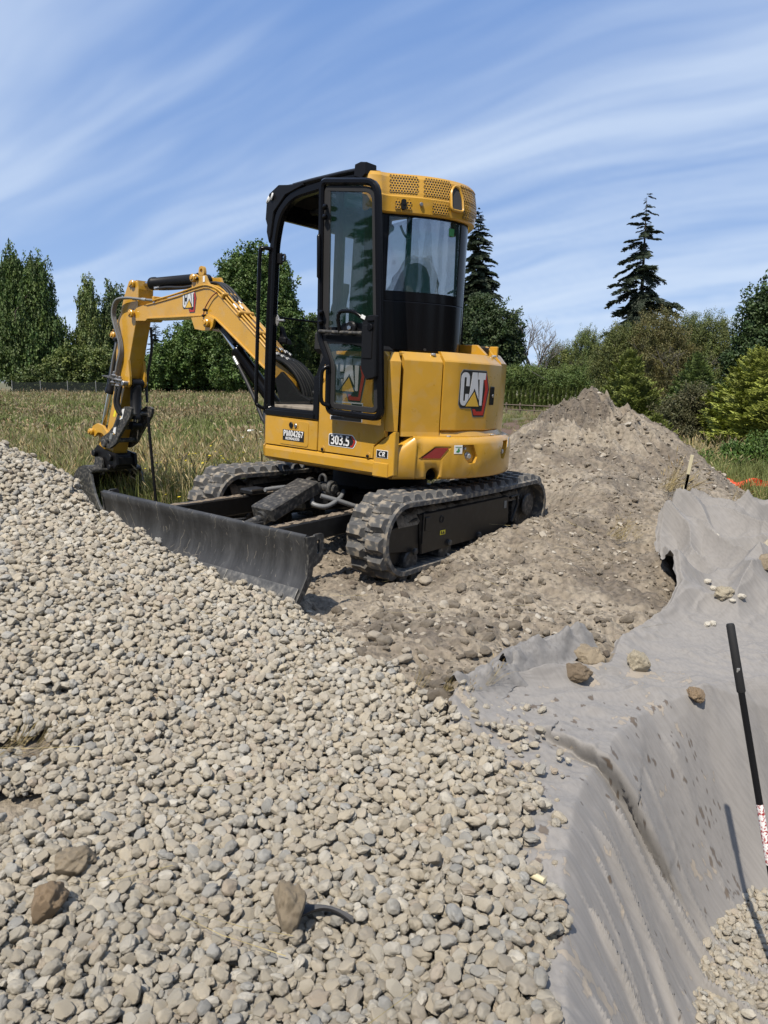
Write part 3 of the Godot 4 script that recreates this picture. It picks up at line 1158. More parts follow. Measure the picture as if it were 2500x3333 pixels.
# height of the centre of a stone of radius a and half height c dropped at x, z; -99 when outside
func rest(x: float, z: float, a: float, c: float) -> float:
	var ci := int((x - HX0) / HS)
	var cj := int((z - HZ0) / HS)
	var k := int(a / HS) + 1
	if ci - k < 0 or cj - k < 0 or ci + k >= HN or cj + k >= HM: return -99.0
	var best := -99.0
	var ia := 1.0 / (a * a)
	for j in range(cj - k, cj + k + 1):
		var dz := HZ0 + (j + 0.5) * HS - z
		for i in range(ci - k, ci + k + 1):
			var dx := HX0 + (i + 0.5) * HS - x
			var q := 1.0 - (dx * dx + dz * dz) * ia
			if q <= 0.0: continue
			var y := hmap[j * HN + i] + c * sqrt(q)
			if y > best: best = y
	return best

func settle(x: float, z: float, y: float, a: float, c: float) -> void:
	var ci := int((x - HX0) / HS)
	var cj := int((z - HZ0) / HS)
	var k := int(a / HS) + 1
	var ia := 1.0 / (a * a)
	for j in range(cj - k, cj + k + 1):
		var dz := HZ0 + (j + 0.5) * HS - z
		for i in range(ci - k, ci + k + 1):
			var dx := HX0 + (i + 0.5) * HS - x
			var q := 1.0 - (dx * dx + dz * dz) * ia
			if q <= 0.0: continue
			var t := y + c * sqrt(q)
			var at := j * HN + i
			if t > hmap[at]: hmap[at] = t

func in_view(x: float, z: float, margin: float) -> bool:
	return absf(x) < 0.52 * -z + margin

func slope_at(x: float, z: float) -> Vector3:
	var i := clampi(int((x - HX0) / HS), 3, HN - 4)
	var j := clampi(int((z - HZ0) / HS), 3, HM - 4)
	var gx := (hmap[j * HN + i + 3] - hmap[j * HN + i - 3]) / (6.0 * HS)
	var gz := (hmap[(j + 3) * HN + i] - hmap[(j - 3) * HN + i]) / (6.0 * HS)
	return Vector3(-clampf(gx, -0.8, 0.8), 1.0, -clampf(gz, -0.8, 0.8)).normalized()

# drop stones one after another until the bed has reached its height
func drop_bed(x0: float, x1: float, z0: float, z1: float, tries: int, size: Vector2, inside: Callable, top: Callable, r: RandomNumberGenerator, margin: float) -> Array:
	var out := []
	for t in tries:
		var x := r.randf_range(x0, x1)
		var z := r.randf_range(z0, z1)
		if not in_view(x, z, margin) or not inside.call(x, z): continue
		var a := size.x + (size.y - size.x) * pow(r.randf(), 2.3)
		var flat := r.randf_range(0.52, 0.8)
		var c := a * flat
		var lim: float = top.call(x, z)
		var i := clampi(int((x - HX0) / HS), 0, HN - 1)
		var j := clampi(int((z - HZ0) / HS), 0, HM - 1)
		if hmap[j * HN + i] > lim - 0.008: continue
		var rr := a * 0.86
		var y := rest(x, z, rr, c)
		if y < -50.0: continue
		for k in 5: # roll towards a lower seat
			var an := r.randf() * TAU
			var nx := x + cos(an) * a * 0.7
			var nz := z + sin(an) * a * 0.7
			var ny := rest(nx, nz, rr, c)
			if ny > -50.0 and ny < y and inside.call(nx, nz):
				x = nx
				z = nz
				y = ny
		if y > lim + a * 0.9: continue
		var up := slope_at(x, z)
		y -= c * 0.08
		settle(x, z, y, rr, c)
		out.append([Vector3(x, y, z), a, flat, up])
	return out

func stone_basis(up: Vector3, a: float, flat: float, r: RandomNumberGenerator, tilt := 0.35) -> Basis:
	var n := (up + Vector3(r.randfn(0, tilt), 0, r.randfn(0, tilt)) * 0.8).normalized()
	var f := Vector3(cos(r.randf() * TAU), 0.1, sin(r.randf() * TAU)).normalized()
	var s := n.cross(f).normalized()
	f = s.cross(n).normalized()
	var el := r.randf_range(0.98, 1.28)
	return Basis(f * a * el, n * a * flat, s * a * r.randf_range(0.78, 0.98))

var stone_meshes := []

func build_gravel() -> void:
	var r := RandomNumberGenerator.new()
	r.seed = 4
	for k in 9: stone_meshes.append(pebble(300 + k, 3, 0 if k < 6 else 3, 0.11 if k < 6 else 0.17, Vector3(1, 1, 1)))
	for k in 5: stone_meshes.append(pebble(400 + k, 3, 6, 0.16, Vector3(1, 1, 1)))
	hm_init(-3.9, -6.9, 0.75, -0.95, func(x, z):
		if in_gravel(x, z):
			var y := sample(gravel_grid, x, z) - 0.038
			if x > fabric_left(z): return maxf(y, fabric_height(x, z) - 0.004)
			return maxf(y, dirt_height(x, z) - 0.05)
		return maxf(dirt_height(x, z), fabric_height(x, z) - 0.004 if x > fabric_left(z) else -1.0))
	var bare := func(x, z): # where soil shows through
		var p := Vector2(x, z)
		return in_gravel(x, z) and (p - Vector2(-1.36, -2.70)).length() > 0.09 + n_b.get_noise_2d(x * 5.0, z * 5.0) * 0.12 and (p - Vector2(-1.28, -2.33)).length() > 0.13 + n_b.get_noise_2d(x * 5.0, z * 5.0) * 0.12
	var bed := drop_bed(-3.9, 0.6, -6.8, -1.0, 250000, Vector2(0.0078, 0.0235), bare, func(x, z): return maxf(sample(gravel_grid, x, z), fabric_height(x, z) + 0.028 if x > fabric_left(z) - 0.03 and x > 0.05 else -1.0), r, 0.35)
	# strays on the fabric ledge and on the dirt below the blade
	var loose := drop_bed(0.30, 0.66, -2.95, -1.35, 2600, Vector2(0.008, 0.021), func(x, z): return trench_at(x, z).x < -0.02 and r.randf() < (0.22 * smoothstep(-0.03, -0.22, trench_at(x, z).x) + 0.015) * (1.8 if n_a.get_noise_2d(x * 4.0, z * 4.0) > 0.1 else 0.5), func(x, z): return fabric_height(x, z) + 0.02, r, 1.0)
	bed.append_array(loose)
	print("stones in the pile: ", bed.size())
	place_stones(bed, r, "river stones of the pile", 300, "gravel", "bed of rounded tan and grey river stones heaped in front of the blade")
	# the trench floor
	hm_init(0.80, -3.3, 2.4, -1.2, func(x, z):
		var f := fabric_height(x, z)
		return f - 0.01 if f > -0.615 else -0.64)
	var floor_bed := drop_bed(0.82, 2.35, -3.25, -1.25, 60000, Vector2(0.008, 0.0185), func(x, z): return fabric_height(x, z) < -0.575 + n_b.get_noise_2d(x * 7.0, z * 7.0) * 0.05, func(_x, _z): return -0.595, r, 0.4)
	print("stones in the trench: ", floor_bed.size())
	place_stones(floor_bed, r, "", 0, "trench_gravel", "bed of small pale stones on the trench floor below the fabric")

func place_stones(bed: Array, r: RandomNumberGenerator, group: String, singles: int, called: String, label: String) -> void:
	var tints := stone_tints()
	var looks := ["tan", "grey-beige", "warm buff", "pale cream", "blue-grey", "brownish grey", "rosy brown"]
	var ranked := []
	for k in bed.size():
		var s: Array = bed[k]
		var p: Vector3 = s[0]
		if singles and in_view(p.x, p.z, -0.02): ranked.append([s[1] / (p - EYE).length(), k])
	ranked.sort_custom(func(a, b): return a[0] > b[0])
	var alone := {}
	for k in mini(singles, ranked.size()): alone[ranked[k][1]] = true
	var bufs := []
	for k in stone_meshes.size(): bufs.append(PackedFloat32Array())
	for k in bed.size():
		var s: Array = bed[k]
		var which := r.randi() % stone_meshes.size()
		var B := stone_basis(s[3], s[1], s[2], r)
		var q := r.randf()
		var ti := 0
		for edge in [0.24, 0.46, 0.62, 0.74, 0.84, 0.94]:
			if q > edge: ti += 1
		if alone.has(k):
			var o := mesh_node("river_stone", stone_meshes[which], M["stone_%d" % ti], null, Transform3D(B, s[0]))
			tag(o, "%s %s river stone lying on top of the gravel pile" % ["rounded" if which < 9 else "broken angular", looks[ti]], "stone", group)
		else:
			var c: Color = tints[ti] * r.randf_range(0.80, 1.12)
			c = c.lerp(Color(0.435, 0.395, 0.322), r.randf() * 0.4)
			push(bufs[which], B, s[0], c)
	var o := Node3D.new()
	o.name = numbered(called)
	add_child(o, true)
	tag(o, label, "gravel", "", "stuff")
	for k in stone_meshes.size():
		if bufs[k].size(): tag(multi("stones", o, stone_meshes[k], M.stone, bufs[k]), "", "", "", "stuff")

func build_rocks() -> void:
	var r := RandomNumberGenerator.new()
	r.seed = 12
	# single larger rocks: x, z, half sizes, material, mesh seed, label
	for q in [
		[0.955, -3.42, Vector3(0.083, 0.055, 0.065), "rock_tan", 501, "large rounded tan boulder resting on the folded fabric edge"],
		[0.845, -3.20, Vector3(0.062, 0.045, 0.048), "rock_brown", 502, "dark brown lumpy rock in front of the tan boulder"],
		[1.165, -3.34, Vector3(0.052, 0.058, 0.042), "rock_cream", 503, "pale cream jagged rock standing on the flat fabric"],
		[1.325, -3.09, Vector3(0.046, 0.034, 0.036), "rock_ochre", 504, "ochre brown rock lying alone near the trench lip"],
		[2.31, -4.53, Vector3(0.11, 0.075, 0.08), "rock_cream", 505, "large pale rock weighing down the crumpled fabric heap"],
		[2.19, -4.26, Vector3(0.085, 0.045, 0.06), "rock_tan", 506, "flat tan rock in front of the large pale rock"],
		[1.82, -3.98, Vector3(0.055, 0.038, 0.04), "rock_cream", 507, "small cream rock beside white pebbles in a fabric hollow"],
		[0.70, -3.24, Vector3(0.055, 0.030, 0.04), "rock_tan", 508, "half-buried tan rock under the folded fabric flap"],
		[-0.245, -1.80, Vector3(0.048, 0.078, 0.044), "rock_tan", 509, "tall upright tan rock standing among the river stones"],
		[-0.905, -2.04, Vector3(0.062, 0.040, 0.050), "rock_tan", 510, "dull tan crumbly rock sunk between the river stones"],
		[-0.90, -1.86, Vector3(0.052, 0.052, 0.045), "rock_ochre", 511, "rough ochre clod among the river stones"]]:
		var x: float = q[0]
		var z: float = q[1]
		var h: Vector3 = q[2]
		var y := dirt_height(x, z)
		if x > fabric_left(z): y = fabric_height(x, z)
		if in_gravel(x, z): y = sample(gravel_grid, x, z)
		var o := mesh_node("rock", pebble(q[4], 4, 6, 0.17, Vector3.ONE), M[q[3]], null, Transform3D(Basis(Vector3.UP, r.randf() * TAU) * Basis.from_scale(h), Vector3(x, y + h.y * (0.7 if in_gravel(x, z) else 0.5), z)))
		tag(o, q[5], "rock", "")
	# clods, crumbs and pebbles of the mound
	var clods := []
	for k in 5: clods.append(pebble(600 + k, 2, 5, 0.24, Vector3.ONE))
	for k in 3: clods.append(pebble(620 + k, 2, 1, 0.12, Vector3(1, 0.7, 0.9)))
	var bufs := []
	for k in 8: bufs.append(PackedFloat32Array())
	for k in 34400:
		var z := -2.75 - 7.4 * pow(r.randf(), 1.35)
		var x := r.randf_range(-1.6, 4.4)
		if not in_view(x, z, 0.3): continue
		if in_gravel(x, z) or (x > fabric_left(z) + 0.02 and z > -5.6) or trench_depth(x, z) > 0.02: continue
		if meadow(x, z) > 0.4: continue
		var dense := n_b.get_noise_2d(x * 1.4 + 40.0, z * 1.4)
		if dense < r.randf_range(-0.55, 0.15): continue
		var y := sample(dirt_grid, x, z) * edge_fade(x, z)
		y += n_a.get_noise_2d(x * 1.6, z * 1.6) * 0.05 + n_b.get_noise_2d(x * 5.5, z * 5.5) * 0.028 + (n_c.get_noise_2d(x * 8.0, z * 8.0) - 0.3) * 0.018
		y += exp(-((x - 2.1) ** 2 + (z + 8.2) ** 2) / 1.1) * (n_c.get_noise_2d(x * 3.1 + 5.0, z * 2.3) - 0.2) * 0.17
		var a := 0.004 + 0.018 * pow(r.randf(), 3.6)
		if k >= 34000: # lumps dug out of the mound
			a = r.randf_range(0.018, 0.042)
			if k % 2: 
				x = r.randfn(0.15, 0.45)
				z = r.randfn(-3.45, 0.35)
				if in_gravel(x, z) or (x > fabric_left(z) - 0.03 and z > -5.6): continue
				y = dirt_height(x, z) + n_a.get_noise_2d(x * 1.6, z * 1.6) * 0.05
		if k < 34000 and r.randf() < 0.02: a *= 2.2
		var stone := r.randf() < 0.30
		var which := 5 + r.randi() % 3 if stone else r.randi() % 5
		var c := Color(0.225, 0.187, 0.142).lerp(Color(0.315, 0.27, 0.21), r.randf())
		if stone: c = Color(0.36, 0.315, 0.25).lerp(Color(0.50, 0.46, 0.39), pow(r.randf(), 3.0))
		elif r.randf() < 0.05: c = Color(0.19, 0.152, 0.115)
		push(bufs[which], stone_basis(Vector3.UP, a, r.randf_range(0.55, 0.9), r, 0.5), Vector3(x, y + a * 0.18, z), c)
	var o := Node3D.new()
	o.name = "clods"
	add_child(o, true)
	tag(o, "crumbled clods and pebbles strewn over the dirt mound", "soil", "", "stuff")
	for k in 8:
		if bufs[k].size(): tag(multi("crumbs", o, clods[k], M.clod if k < 5 else M.stone, bufs[k]), "", "", "", "stuff")

# ------------------------------------------------------------------ excavator
const SWING := 1.6191
const HU := 0.5961
var EX: Node3D
var TU: Transform3D
const ACROSS := Basis(Vector3(1, 0, 0), Vector3(0, 0, 1), Vector3(0, -1, 0)) # draws x-y outlines as plan x-z; extrude by -y

func part(called: String, b: MB, m: String, parent: Node = null, T := Transform3D()) -> MeshInstance3D:
	if parent == null: return mesh_node(called, b.done(), M[m], EX, T)
	return mesh_node(called, b.done(), M[m], parent, T)

func upart(called: String, b: MB, m: String) -> MeshInstance3D:
	return mesh_node(called, b.done(), M[m], EX, TU)

func lettering(parent: Node, text: String, T: Transform3D, h: float, squeeze: float, m: String, depth := 0.002) -> void:
	var f := SystemFont.new()
	f.font_names = PackedStringArray(["Droid Sans"])
	f.font_weight = 700
	var t := TextMesh.new()
	t.font = f
	t.text = text
	t.font_size = 64
	t.pixel_size = h / 46.0
	t.depth = depth
	t.curve_step = 2.0
	var o := mesh_node("lettering", t, M[m], parent, T * Transform3D(Basis.from_scale(Vector3(squeeze, 1, 1)), Vector3.ZERO))
	o.mesh = t

# the maker's emblem, s metres wide, drawn in x-y with its lower left at the origin and its face towards +z
func badge(parent: Node, T: Transform3D, s: float) -> void:
	var q := func(a: Array, off: float, lo: float, hi: float, m: String, called: String):
		var b := MB.new()
		b.T = T * Transform3D(Basis.from_scale(Vector3(s, s, 1)), Vector3.ZERO)
		var poly := pv(a)
		if off != 0.0:
			var grown := Geometry2D.offset_polygon(poly, off, Geometry2D.JOIN_ROUND)
			if grown.size(): poly = grown[0]
		b.prism(poly, lo, hi)
		part(called, b, m, parent)
	var plate := [[0.0, 0.08], [0.06, 0.0], [0.43, 0.0], [0.51, -0.19], [0.87, -0.19], [1.0, 0.42], [0.88, 0.81], [0.09, 0.81], [0.02, 0.73]]
	q.call(plate, 0.018, 0.0, 0.0010, "grey_print", "emblem")
	q.call(plate, 0.0, 0.001, 0.0022, "black_print", "emblem")
	q.call([[0.87, 0.77], [0.97, 0.42], [0.855, -0.165], [0.525, -0.165], [0.47, -0.03], [0.56, -0.03], [0.595, -0.08], [0.80, -0.08], [0.875, 0.41], [0.82, 0.6]], 0.0, 0.0022, 0.0032, "red_print", "emblem")
	var letters := MB.new()
	letters.T = T * Transform3D(Basis.from_scale(Vector3(s, s, 1)), Vector3.ZERO)
	flat_sweep(letters, rounded([[0.262, 0.47], [0.262, 0.715], [0.082, 0.715], [0.082, 0.095], [0.25, 0.095], [0.25, 0.30]], [0, 0.10, 0.10, 0.10, 0.10, 0]), false, 0.105, 0.0012, 0.0028, 0.0)
	letters.prism(pv([[0.40, 0.775], [0.565, 0.775], [0.665, 0.17], [0.575, 0.30], [0.50, 0.43], [0.42, 0.30], [0.315, 0.17]]), 0.0022, 0.0034)
	letters.prism(pv([[0.60, 0.775], [0.865, 0.775], [0.855, 0.625], [0.785, 0.625], [0.775, 0.05], [0.70, 0.05], [0.655, 0.625], [0.60, 0.625]]), 0.0022, 0.0034)
	part("lettering", letters, "silver_print", parent)
	q.call([[0.17, 0.015], [0.495, 0.40], [0.72, 0.025]], 0.0, 0.0034, 0.0040, "black_print", "emblem")
	q.call([[0.225, 0.03], [0.495, 0.345], [0.67, 0.03]], 0.0, 0.0040, 0.0047, "gold_print", "emblem")

func build_excavator() -> void:
	EX = thing("mini_excavator", Vector3(-0.0536, 0.1981, -5.8244), "yellow and black compact excavator with open cab door parked on the dirt mound", "excavator")
	EX.basis = Basis(Vector3(0, 0, 1), -0.0525) * Basis(Vector3(1, 0, 0), 0.0065) * Basis(Vector3.UP, 2.447 + SWING)
	TU = Transform3D(Basis(Vector3.UP, -SWING), Vector3(0, HU, 0))
	build_undercarriage()
	build_house()
	build_cab()
	build_door()
	build_boom()
	build_stick()

# ---- tracks and blade
func belt_path(off: float) -> Array: # [point, outward normal] round the loop; off is added to the radius
	var fc := Vector2(0.865, 0.262)
	var rc := Vector2(-0.835, 0.278)
	var rf := 0.222 + off
	var rr := 0.216 + off
	var out := []
	for k in 15:
		var a := -PI / 2 + PI * k / 14.0
		out.append([fc + Vector2(cos(a), sin(a)) * rf, Vector2(cos(a), sin(a))])
	for k in range(1, 16):
		var t := k / 16.0
		out.append([(fc + Vector2(0, rf)).lerp(rc + Vector2(0, rr), t) - Vector2(0, 0.012 * sin(PI * t)), Vector2(0, 1)])
	for k in 15:
		var a := PI / 2 + PI * k / 14.0
		out.append([rc + Vector2(cos(a), sin(a)) * rr, Vector2(cos(a), sin(a))])
	for k in range(1, 16):
		out.append([(rc - Vector2(0, rr)).lerp(fc - Vector2(0, rf), k / 16.0), Vector2(0, -1)])
	return out

func build_undercarriage() -> void:
	# one lug: a tapered block with a slanted inner end
	var lb := MB.new()
	var base := [Vector3(-0.046, 0, -0.066), Vector3(0.046, 0, -0.066), Vector3(0.054, 0, 0.03), Vector3(0.03, 0, 0.07), Vector3(-0.046, 0, 0.058)]
	var top := [Vector3(-0.024, 0.034, -0.055), Vector3(0.026, 0.034, -0.055), Vector3(0.031, 0.034, 0.018), Vector3(0.016, 0.034, 0.048), Vector3(-0.026, 0.034, 0.040)]
	lb.loft([base, top], true, true, -1)
	var lug := lb.done()
	for side in [-1.0, 1.0]:
		var zc: float = side * 0.74
		var b := MB.new()
		var rings := []
		for q in belt_path(0.0):
			var p: Vector2 = q[0]
			var n: Vector2 = q[1]
			var a := Vector3(p.x, p.y, 0)
			var nn := Vector3(n.x, n.y, 0)
			rings.append([a + nn * 0.006 + Vector3(0, 0, zc - 0.15), a + nn * 0.016 + Vector3(0, 0, zc - 0.13), a + nn * 0.016 + Vector3(0, 0, zc + 0.13), a + nn * 0.006 + Vector3(0, 0, zc + 0.15), a - nn * 0.018 + Vector3(0, 0, zc + 0.15), a - nn * 0.022 + Vector3(0, 0, zc - 0.15)])
		rings.append(rings[0])
		smooth_id += 10
		b.loft(rings, true, false, smooth_id, true)
		smooth_id += 10
		var track := part("track", b, "rubber")
		tag(track, "rubber track with mud on its lugs", "", "")
		# lugs in two staggered rows
		var loop := belt_path(0.015)
		var lens := [0.0]
		for k in loop.size(): lens.append(lens[k] + ((loop[(k + 1) % loop.size()][0] - loop[k][0]) as Vector2).length())
		var total: float = lens[loop.size()]
		var count := 40
		for k in count * 2:
			var row := k % 2
			var s := total * (float(k / 2) + 0.5 * row) / count
			var i := 0
			while lens[i + 1] < s: i += 1
			var t: float = (s - lens[i]) / (lens[i + 1] - lens[i])
			var j := (i + 1) % loop.size()
			var p: Vector2 = loop[i][0].lerp(loop[j][0], t)
			var n: Vector2 = loop[i][1].lerp(loop[j][1], t).normalized()
			var d := Vector2(n.y, -n.x)
			var zz := zc + (-0.068 if row == 0 else 0.068)
			var flip := 1.0 if row == 0 else -1.0
			var B := Basis(Vector3(d.x, d.y, 0) * flip, Vector3(n.x, n.y, 0), Vector3(0, 0, flip))
			mesh_node("lug", lug, M.rubber, track, Transform3D(B, Vector3(p.x, p.y, zz)))
		# cross ribs between the rows
		b = MB.new()
		for k in count * 2:
			var s := total * (float(k) + 0.25) / (count * 2)
			var i := 0
			while lens[i + 1] < s: i += 1
			var t: float = (s - lens[i]) / (lens[i + 1] - lens[i])
			var j := (i + 1) % loop.size()
			var p: Vector2 = loop[i][0].lerp(loop[j][0], t)
			var n: Vector2 = loop[i][1].lerp(loop[j][1], t).normalized()
			b.box(Vector3(p.x, p.y, zc) + Vector3(n.x, n.y, 0) * 0.006, Vector3(0.024, 0.014, 0.11), 0.004, Basis(Vector3(n.y, -n.x, 0), Vector3(n.x, n.y, 0), Vector3(0, 0, 1)))
		part("cross_ribs", b, "rubber", track)
		# frame between the wheels
		b = MB.new()
		b.prism(pv([[0.70, 0.395], [-0.47, 0.405], [-0.50, 0.20], [-0.30, 0.14], [0.66, 0.13]]), zc - 0.115, zc + 0.115, 0.012)
		b.prism(pv([[1.045, 0.19], [1.06, 0.32], [0.70, 0.375], [0.67, 0.15]]), zc - 0.10, zc + 0.10, 0.01)
		b.box(Vector3(0.665, 0.30, zc + side * 0.118), Vector3(0.016, 0.20, 0.014), 0.003)
		b.box(Vector3(0.615, 0.325, zc + side * 0.121), Vector3(0.06, 0.09, 0.008), 0.003)
		b.cyl(Vector3(0.865, 0.262, zc - 0.06), Vector3(0.865, 0.262, zc + 0.06), 0.19, 24, 3, 0.02)
		var fr := part("track_frame", b, "frame_black")
		b = MB.new()
		b.cyl(Vector3(-0.835, 0.278, zc - 0.07), Vector3(-0.835, 0.278, zc + 0.07), 0.185, 20, 3, 0.015)
		part("sprocket", b, "dusty_steel", fr)
		b = MB.new()
		b.cyl(Vector3(-0.80, 0.305, zc - 0.10), Vector3(-0.80, 0.305, zc + side * 0.12), 0.09, 20, 4, 0.008)
		part("travel_motor", b, "dusty_steel", fr)
		b = MB.new()
		var zo: float = zc + side * 0.115
		b.tube([Vector3(-0.50, 0.39, zo), Vector3(-0.60, 0.40, zo), Vector3(-0.62, 0.33, zo), Vector3(-0.58, 0.26, zo), Vector3(-0.55, 0.20, zo)], 0.012, 6, 5)
		part("guard_bracket", b, "frame_black", fr)
		b = MB.new()
		b.cyl(Vector3(0.10, 0.455, zc - 0.10), Vector3(0.10, 0.455, zc + 0.10), 0.032, 14, 6, 0.006)
		part("carrier_roller", b, "dusty_steel", fr)
		for rx in [0.745, 0.345, -0.051, -0.445]:
			b = MB.new()
			b.cyl(Vector3(rx, 0.165, zc - 0.11), Vector3(rx, 0.165, zc + side * 0.135), 0.022, 12, 7, 0.005)
			b.cyl(Vector3(rx, 0.10, zc - 0.10), Vector3(rx, 0.10, zc + 0.10), 0.075, 16, 8, 0.01)
			part("roller", b, "dusty_steel", fr)
		if side < 0.0:
			b = MB.new()
			for k in 16:
				var a0 := TAU * k / 16.0
				b.box(Vector3(0.445 + cos(a0) * 0.021, 0.335 + sin(a0) * 0.021, zo - 0.002), Vector3(0.008, 0.008, 0.006), 0.002, Basis(Vector3(0, 0, 1), a0))
			part("hole_rim", b, "frame_black", fr)
			b = MB.new()
			b.box(Vector3(0.425, 0.245, zo - 0.0015), Vector3(0.062, 0.03, 0.002), 0.0005)
			tag(part("warning_label", b, "yellow_print", fr), "small yellow warning sticker")
			b = MB.new()
			b.prism(pv([[0.40, 0.235], [0.415, 0.257], [0.43, 0.235]]), zo - 0.0038, zo - 0.0026)
			b.box(Vector3(0.44, 0.245, zo - 0.0032), Vector3(0.012, 0.02, 0.001), 0.0002)
			part("pictogram", b, "black_print", fr)
			b = MB.new()
			b.box(Vector3(-0.425, 0.345, zo - 0.0015), Vector3(0.036, 0.055, 0.002), 0.0005)
			part("label_plate", b, "grey_print", fr)
		# soil caked along the top of the frame
		b = MB.new()
		var n := 46
		var rowsd := []
		for i in n + 1:
			var xx := lerpf(0.92, -0.66, float(i) / n)
			var ring := []
			for k in 9:
				var zz: float = zc + lerpf(-0.11, 0.118, k / 8.0)
				var bump: float = 0.028 + n_b.get_noise_2d(xx * 9.0, zz * 9.0 + side) * 0.04 + n_a.get_noise_2d(xx * 3.0, side * 5.0) * 0.03
				if k == 0 or k == 8: bump = -0.03
				ring.append(Vector3(xx, (0.362 if xx > 0.7 else 0.392) + bump, zz))
			rowsd.append(ring)
		b.loft(rowsd, false, false, 11)
		part("caked_soil", b, "mat_soil", fr)
	# car body between the tracks
	var b := MB.new()
	b.box(Vector3(0.0, 0.345, 0.0), Vector3(0.85, 0.15, 0.75), 0.02)
	for sx in [-0.42, 0.42]:
		for sz in [-1.0, 1.0]:
			b.box(Vector3(sx, 0.30, sz * 0.50), Vector3(0.26, 0.16, 0.32), 0.02, Basis(Vector3.UP, sx * sz * 0.7))
	b.box(Vector3(0.52, 0.37, 0.0), Vector3(0.36, 0.13, 0.16), 0.012)
	b.box(Vector3(0.55, 0.33, 0.45), Vector3(0.26, 0.12, 0.10), 0.01)
	b.box(Vector3(0.55, 0.33, -0.45), Vector3(0.26, 0.12, 0.10), 0.01)
	part("undercarriage_frame", b, "frame_black")
	b = MB.new()
	b.cyl(Vector3(0, 0.42, 0), Vector3(0, 0.60, 0), 0.36, 36, 2, 0.01)
	part("swing_bearing", b, "black_matte")
	# blade: curved mouldboard swept across the machine
	b = MB.new()
	var prof := [[1.786, 0.418], [1.800, 0.400], [1.784, 0.355], [1.774, 0.30], [1.774, 0.25], [1.784, 0.20], [1.802, 0.16], [1.826, 0.128], [1.872, 0.060], [1.862, 0.05], [1.80, 0.12], [1.768, 0.17], [1.752, 0.22], [1.744, 0.28], [1.746, 0.34], [1.752, 0.385], [1.766, 0.412]]
	var r0 := []
	var r1 := []
	for p in prof:
		r0.append(Vector3(p[0], p[1], -0.89))
		r1.append(Vector3(p[0], p[1], 0.89))
	b.loft([r0, r1], true, false, 21)
	b.prism(pv(prof), -0.8905, -0.889)
	b.prism(pv(prof), 0.889, 0.8905)
	var blade := part("dozer_blade", b, "blade_steel")
	tag(blade, "scuffed grey steel dozer blade", "", "")
	for s in [[-0.892, -0.36], [-0.357, 0.892]]:
		b = MB.new()
		b.prism(pv([[1.8285, 0.136], [1.836, 0.142], [1.902, 0.036], [1.890, 0.026], [1.868, 0.052]]), s[0], s[1], 0.002)
		part("cutting_edge", b, "edge_steel", blade)
	for zz in [-0.80, -0.73, -0.66, -0.1, 0.3, 0.66, 0.73, 0.8]:
		b = MB.new()
		b.cyl(Vector3(1.862, 0.09, zz), Vector3(1.878, 0.099, zz), 0.014, 12, 3, 0.004)
		part("bolt", b, "edge_steel", blade)
	for s in [-1.0, 1.0]:
		b = MB.new()
		var z0: float = s * 0.8925
		var z1: float = s * 0.9065
		b.prism(pv([[1.800, 0.408], [1.745, 0.408], [1.735, 0.27], [1.752, 0.17], [1.80, 0.10], [1.865, 0.045], [1.885, 0.04], [1.828, 0.135], [1.788, 0.2], [1.780, 0.30]]), minf(z0, z1), maxf(z0, z1), 0.003)
		var lug_out := rounded([[1.6685, 0.415], [1.6685, 0.275], [1.7445, 0.235], [1.7445, 0.415]], 0.02)
		var lug_in := rounded([[1.6965, 0.385], [1.6965, 0.31], [1.7205, 0.31], [1.7205, 0.385]], 0.0115)
		ring_plate(b, lug_out, lug_in, minf(z0, z1), maxf(z0, z1))
		part("end_plate", b, "dusty_steel", blade)
	# push arms and lift cylinder
	for s in [-1.0, 1.0]:
		b = MB.new()
		var za: float = -0.47 if s < 0 else 0.40
		var ang := 0.045 if s < 0 else 0.0
		b.box(Vector3(1.22, 0.315, za), Vector3(1.06, 0.125, 0.085), 0.008, Basis(Vector3.UP, s * 0.06) * Basis(Vector3(0, 0, 1), -ang))
		if s > 0: b.box(Vector3(0.93, 0.40, za), Vector3(0.16, 0.04, 0.12), 0.01)
		b.box(Vector3(1.70, 0.25, za + s * 0.03), Vector3(0.10, 0.22, 0.12), 0.01)
		var arm := part("push_arm", b, "frame_black")
		# dust lying on the arm
		b = MB.new()
		var rows := []
		for i in 33:
			var xx := lerpf(1.70, 0.72, i / 32.0)
			var ring := []
			for k in 5:
				var zz: float = za + lerpf(-0.036, 0.036, k / 4.0) - s * 0.06 * (xx - 1.22)
				var h: float = 0.3785 + (1.22 - xx) * ang + maxf(-0.004, n_b.get_noise_2d(xx * 14.0, zz * 20.0) * 0.012 + 0.001)
				if k == 0 or k == 4: h -= 0.006
				ring.append(Vector3(xx, h, zz))
			rows.append(ring)
		b.loft(rows, false, false, 13)
		part("caked_soil", b, "mat_soil", arm)
		b = MB.new()
		b.cyl(Vector3(1.48, 0.30, za - 0.06), Vector3(1.48, 0.30, za + 0.06), 0.016, 10, 3)
		part("bolt", b, "steel", arm)
	b = MB.new()
	b.box(Vector3(1.015, 0.405, 0.0), Vector3(0.46, 0.09, 0.19), 0.008, Basis(Vector3(0, 0, 1), -0.33))
	var cover := part("cylinder_cover", b, "dusty_steel")
	b = MB.new()
	b.cyl(Vector3(0.72, 0.46, 0.0), Vector3(1.25, 0.30, 0.0), 0.048, 16, 3)
	part("cylinder_barrel", b, "dusty_steel", cover)
	b = MB.new()
	b.cyl(Vector3(1.24, 0.305, 0.0), Vector3(1.70, 0.20, 0.0), 0.026, 12, 4)
	part("cylinder_rod", b, "dusty_steel", cover)
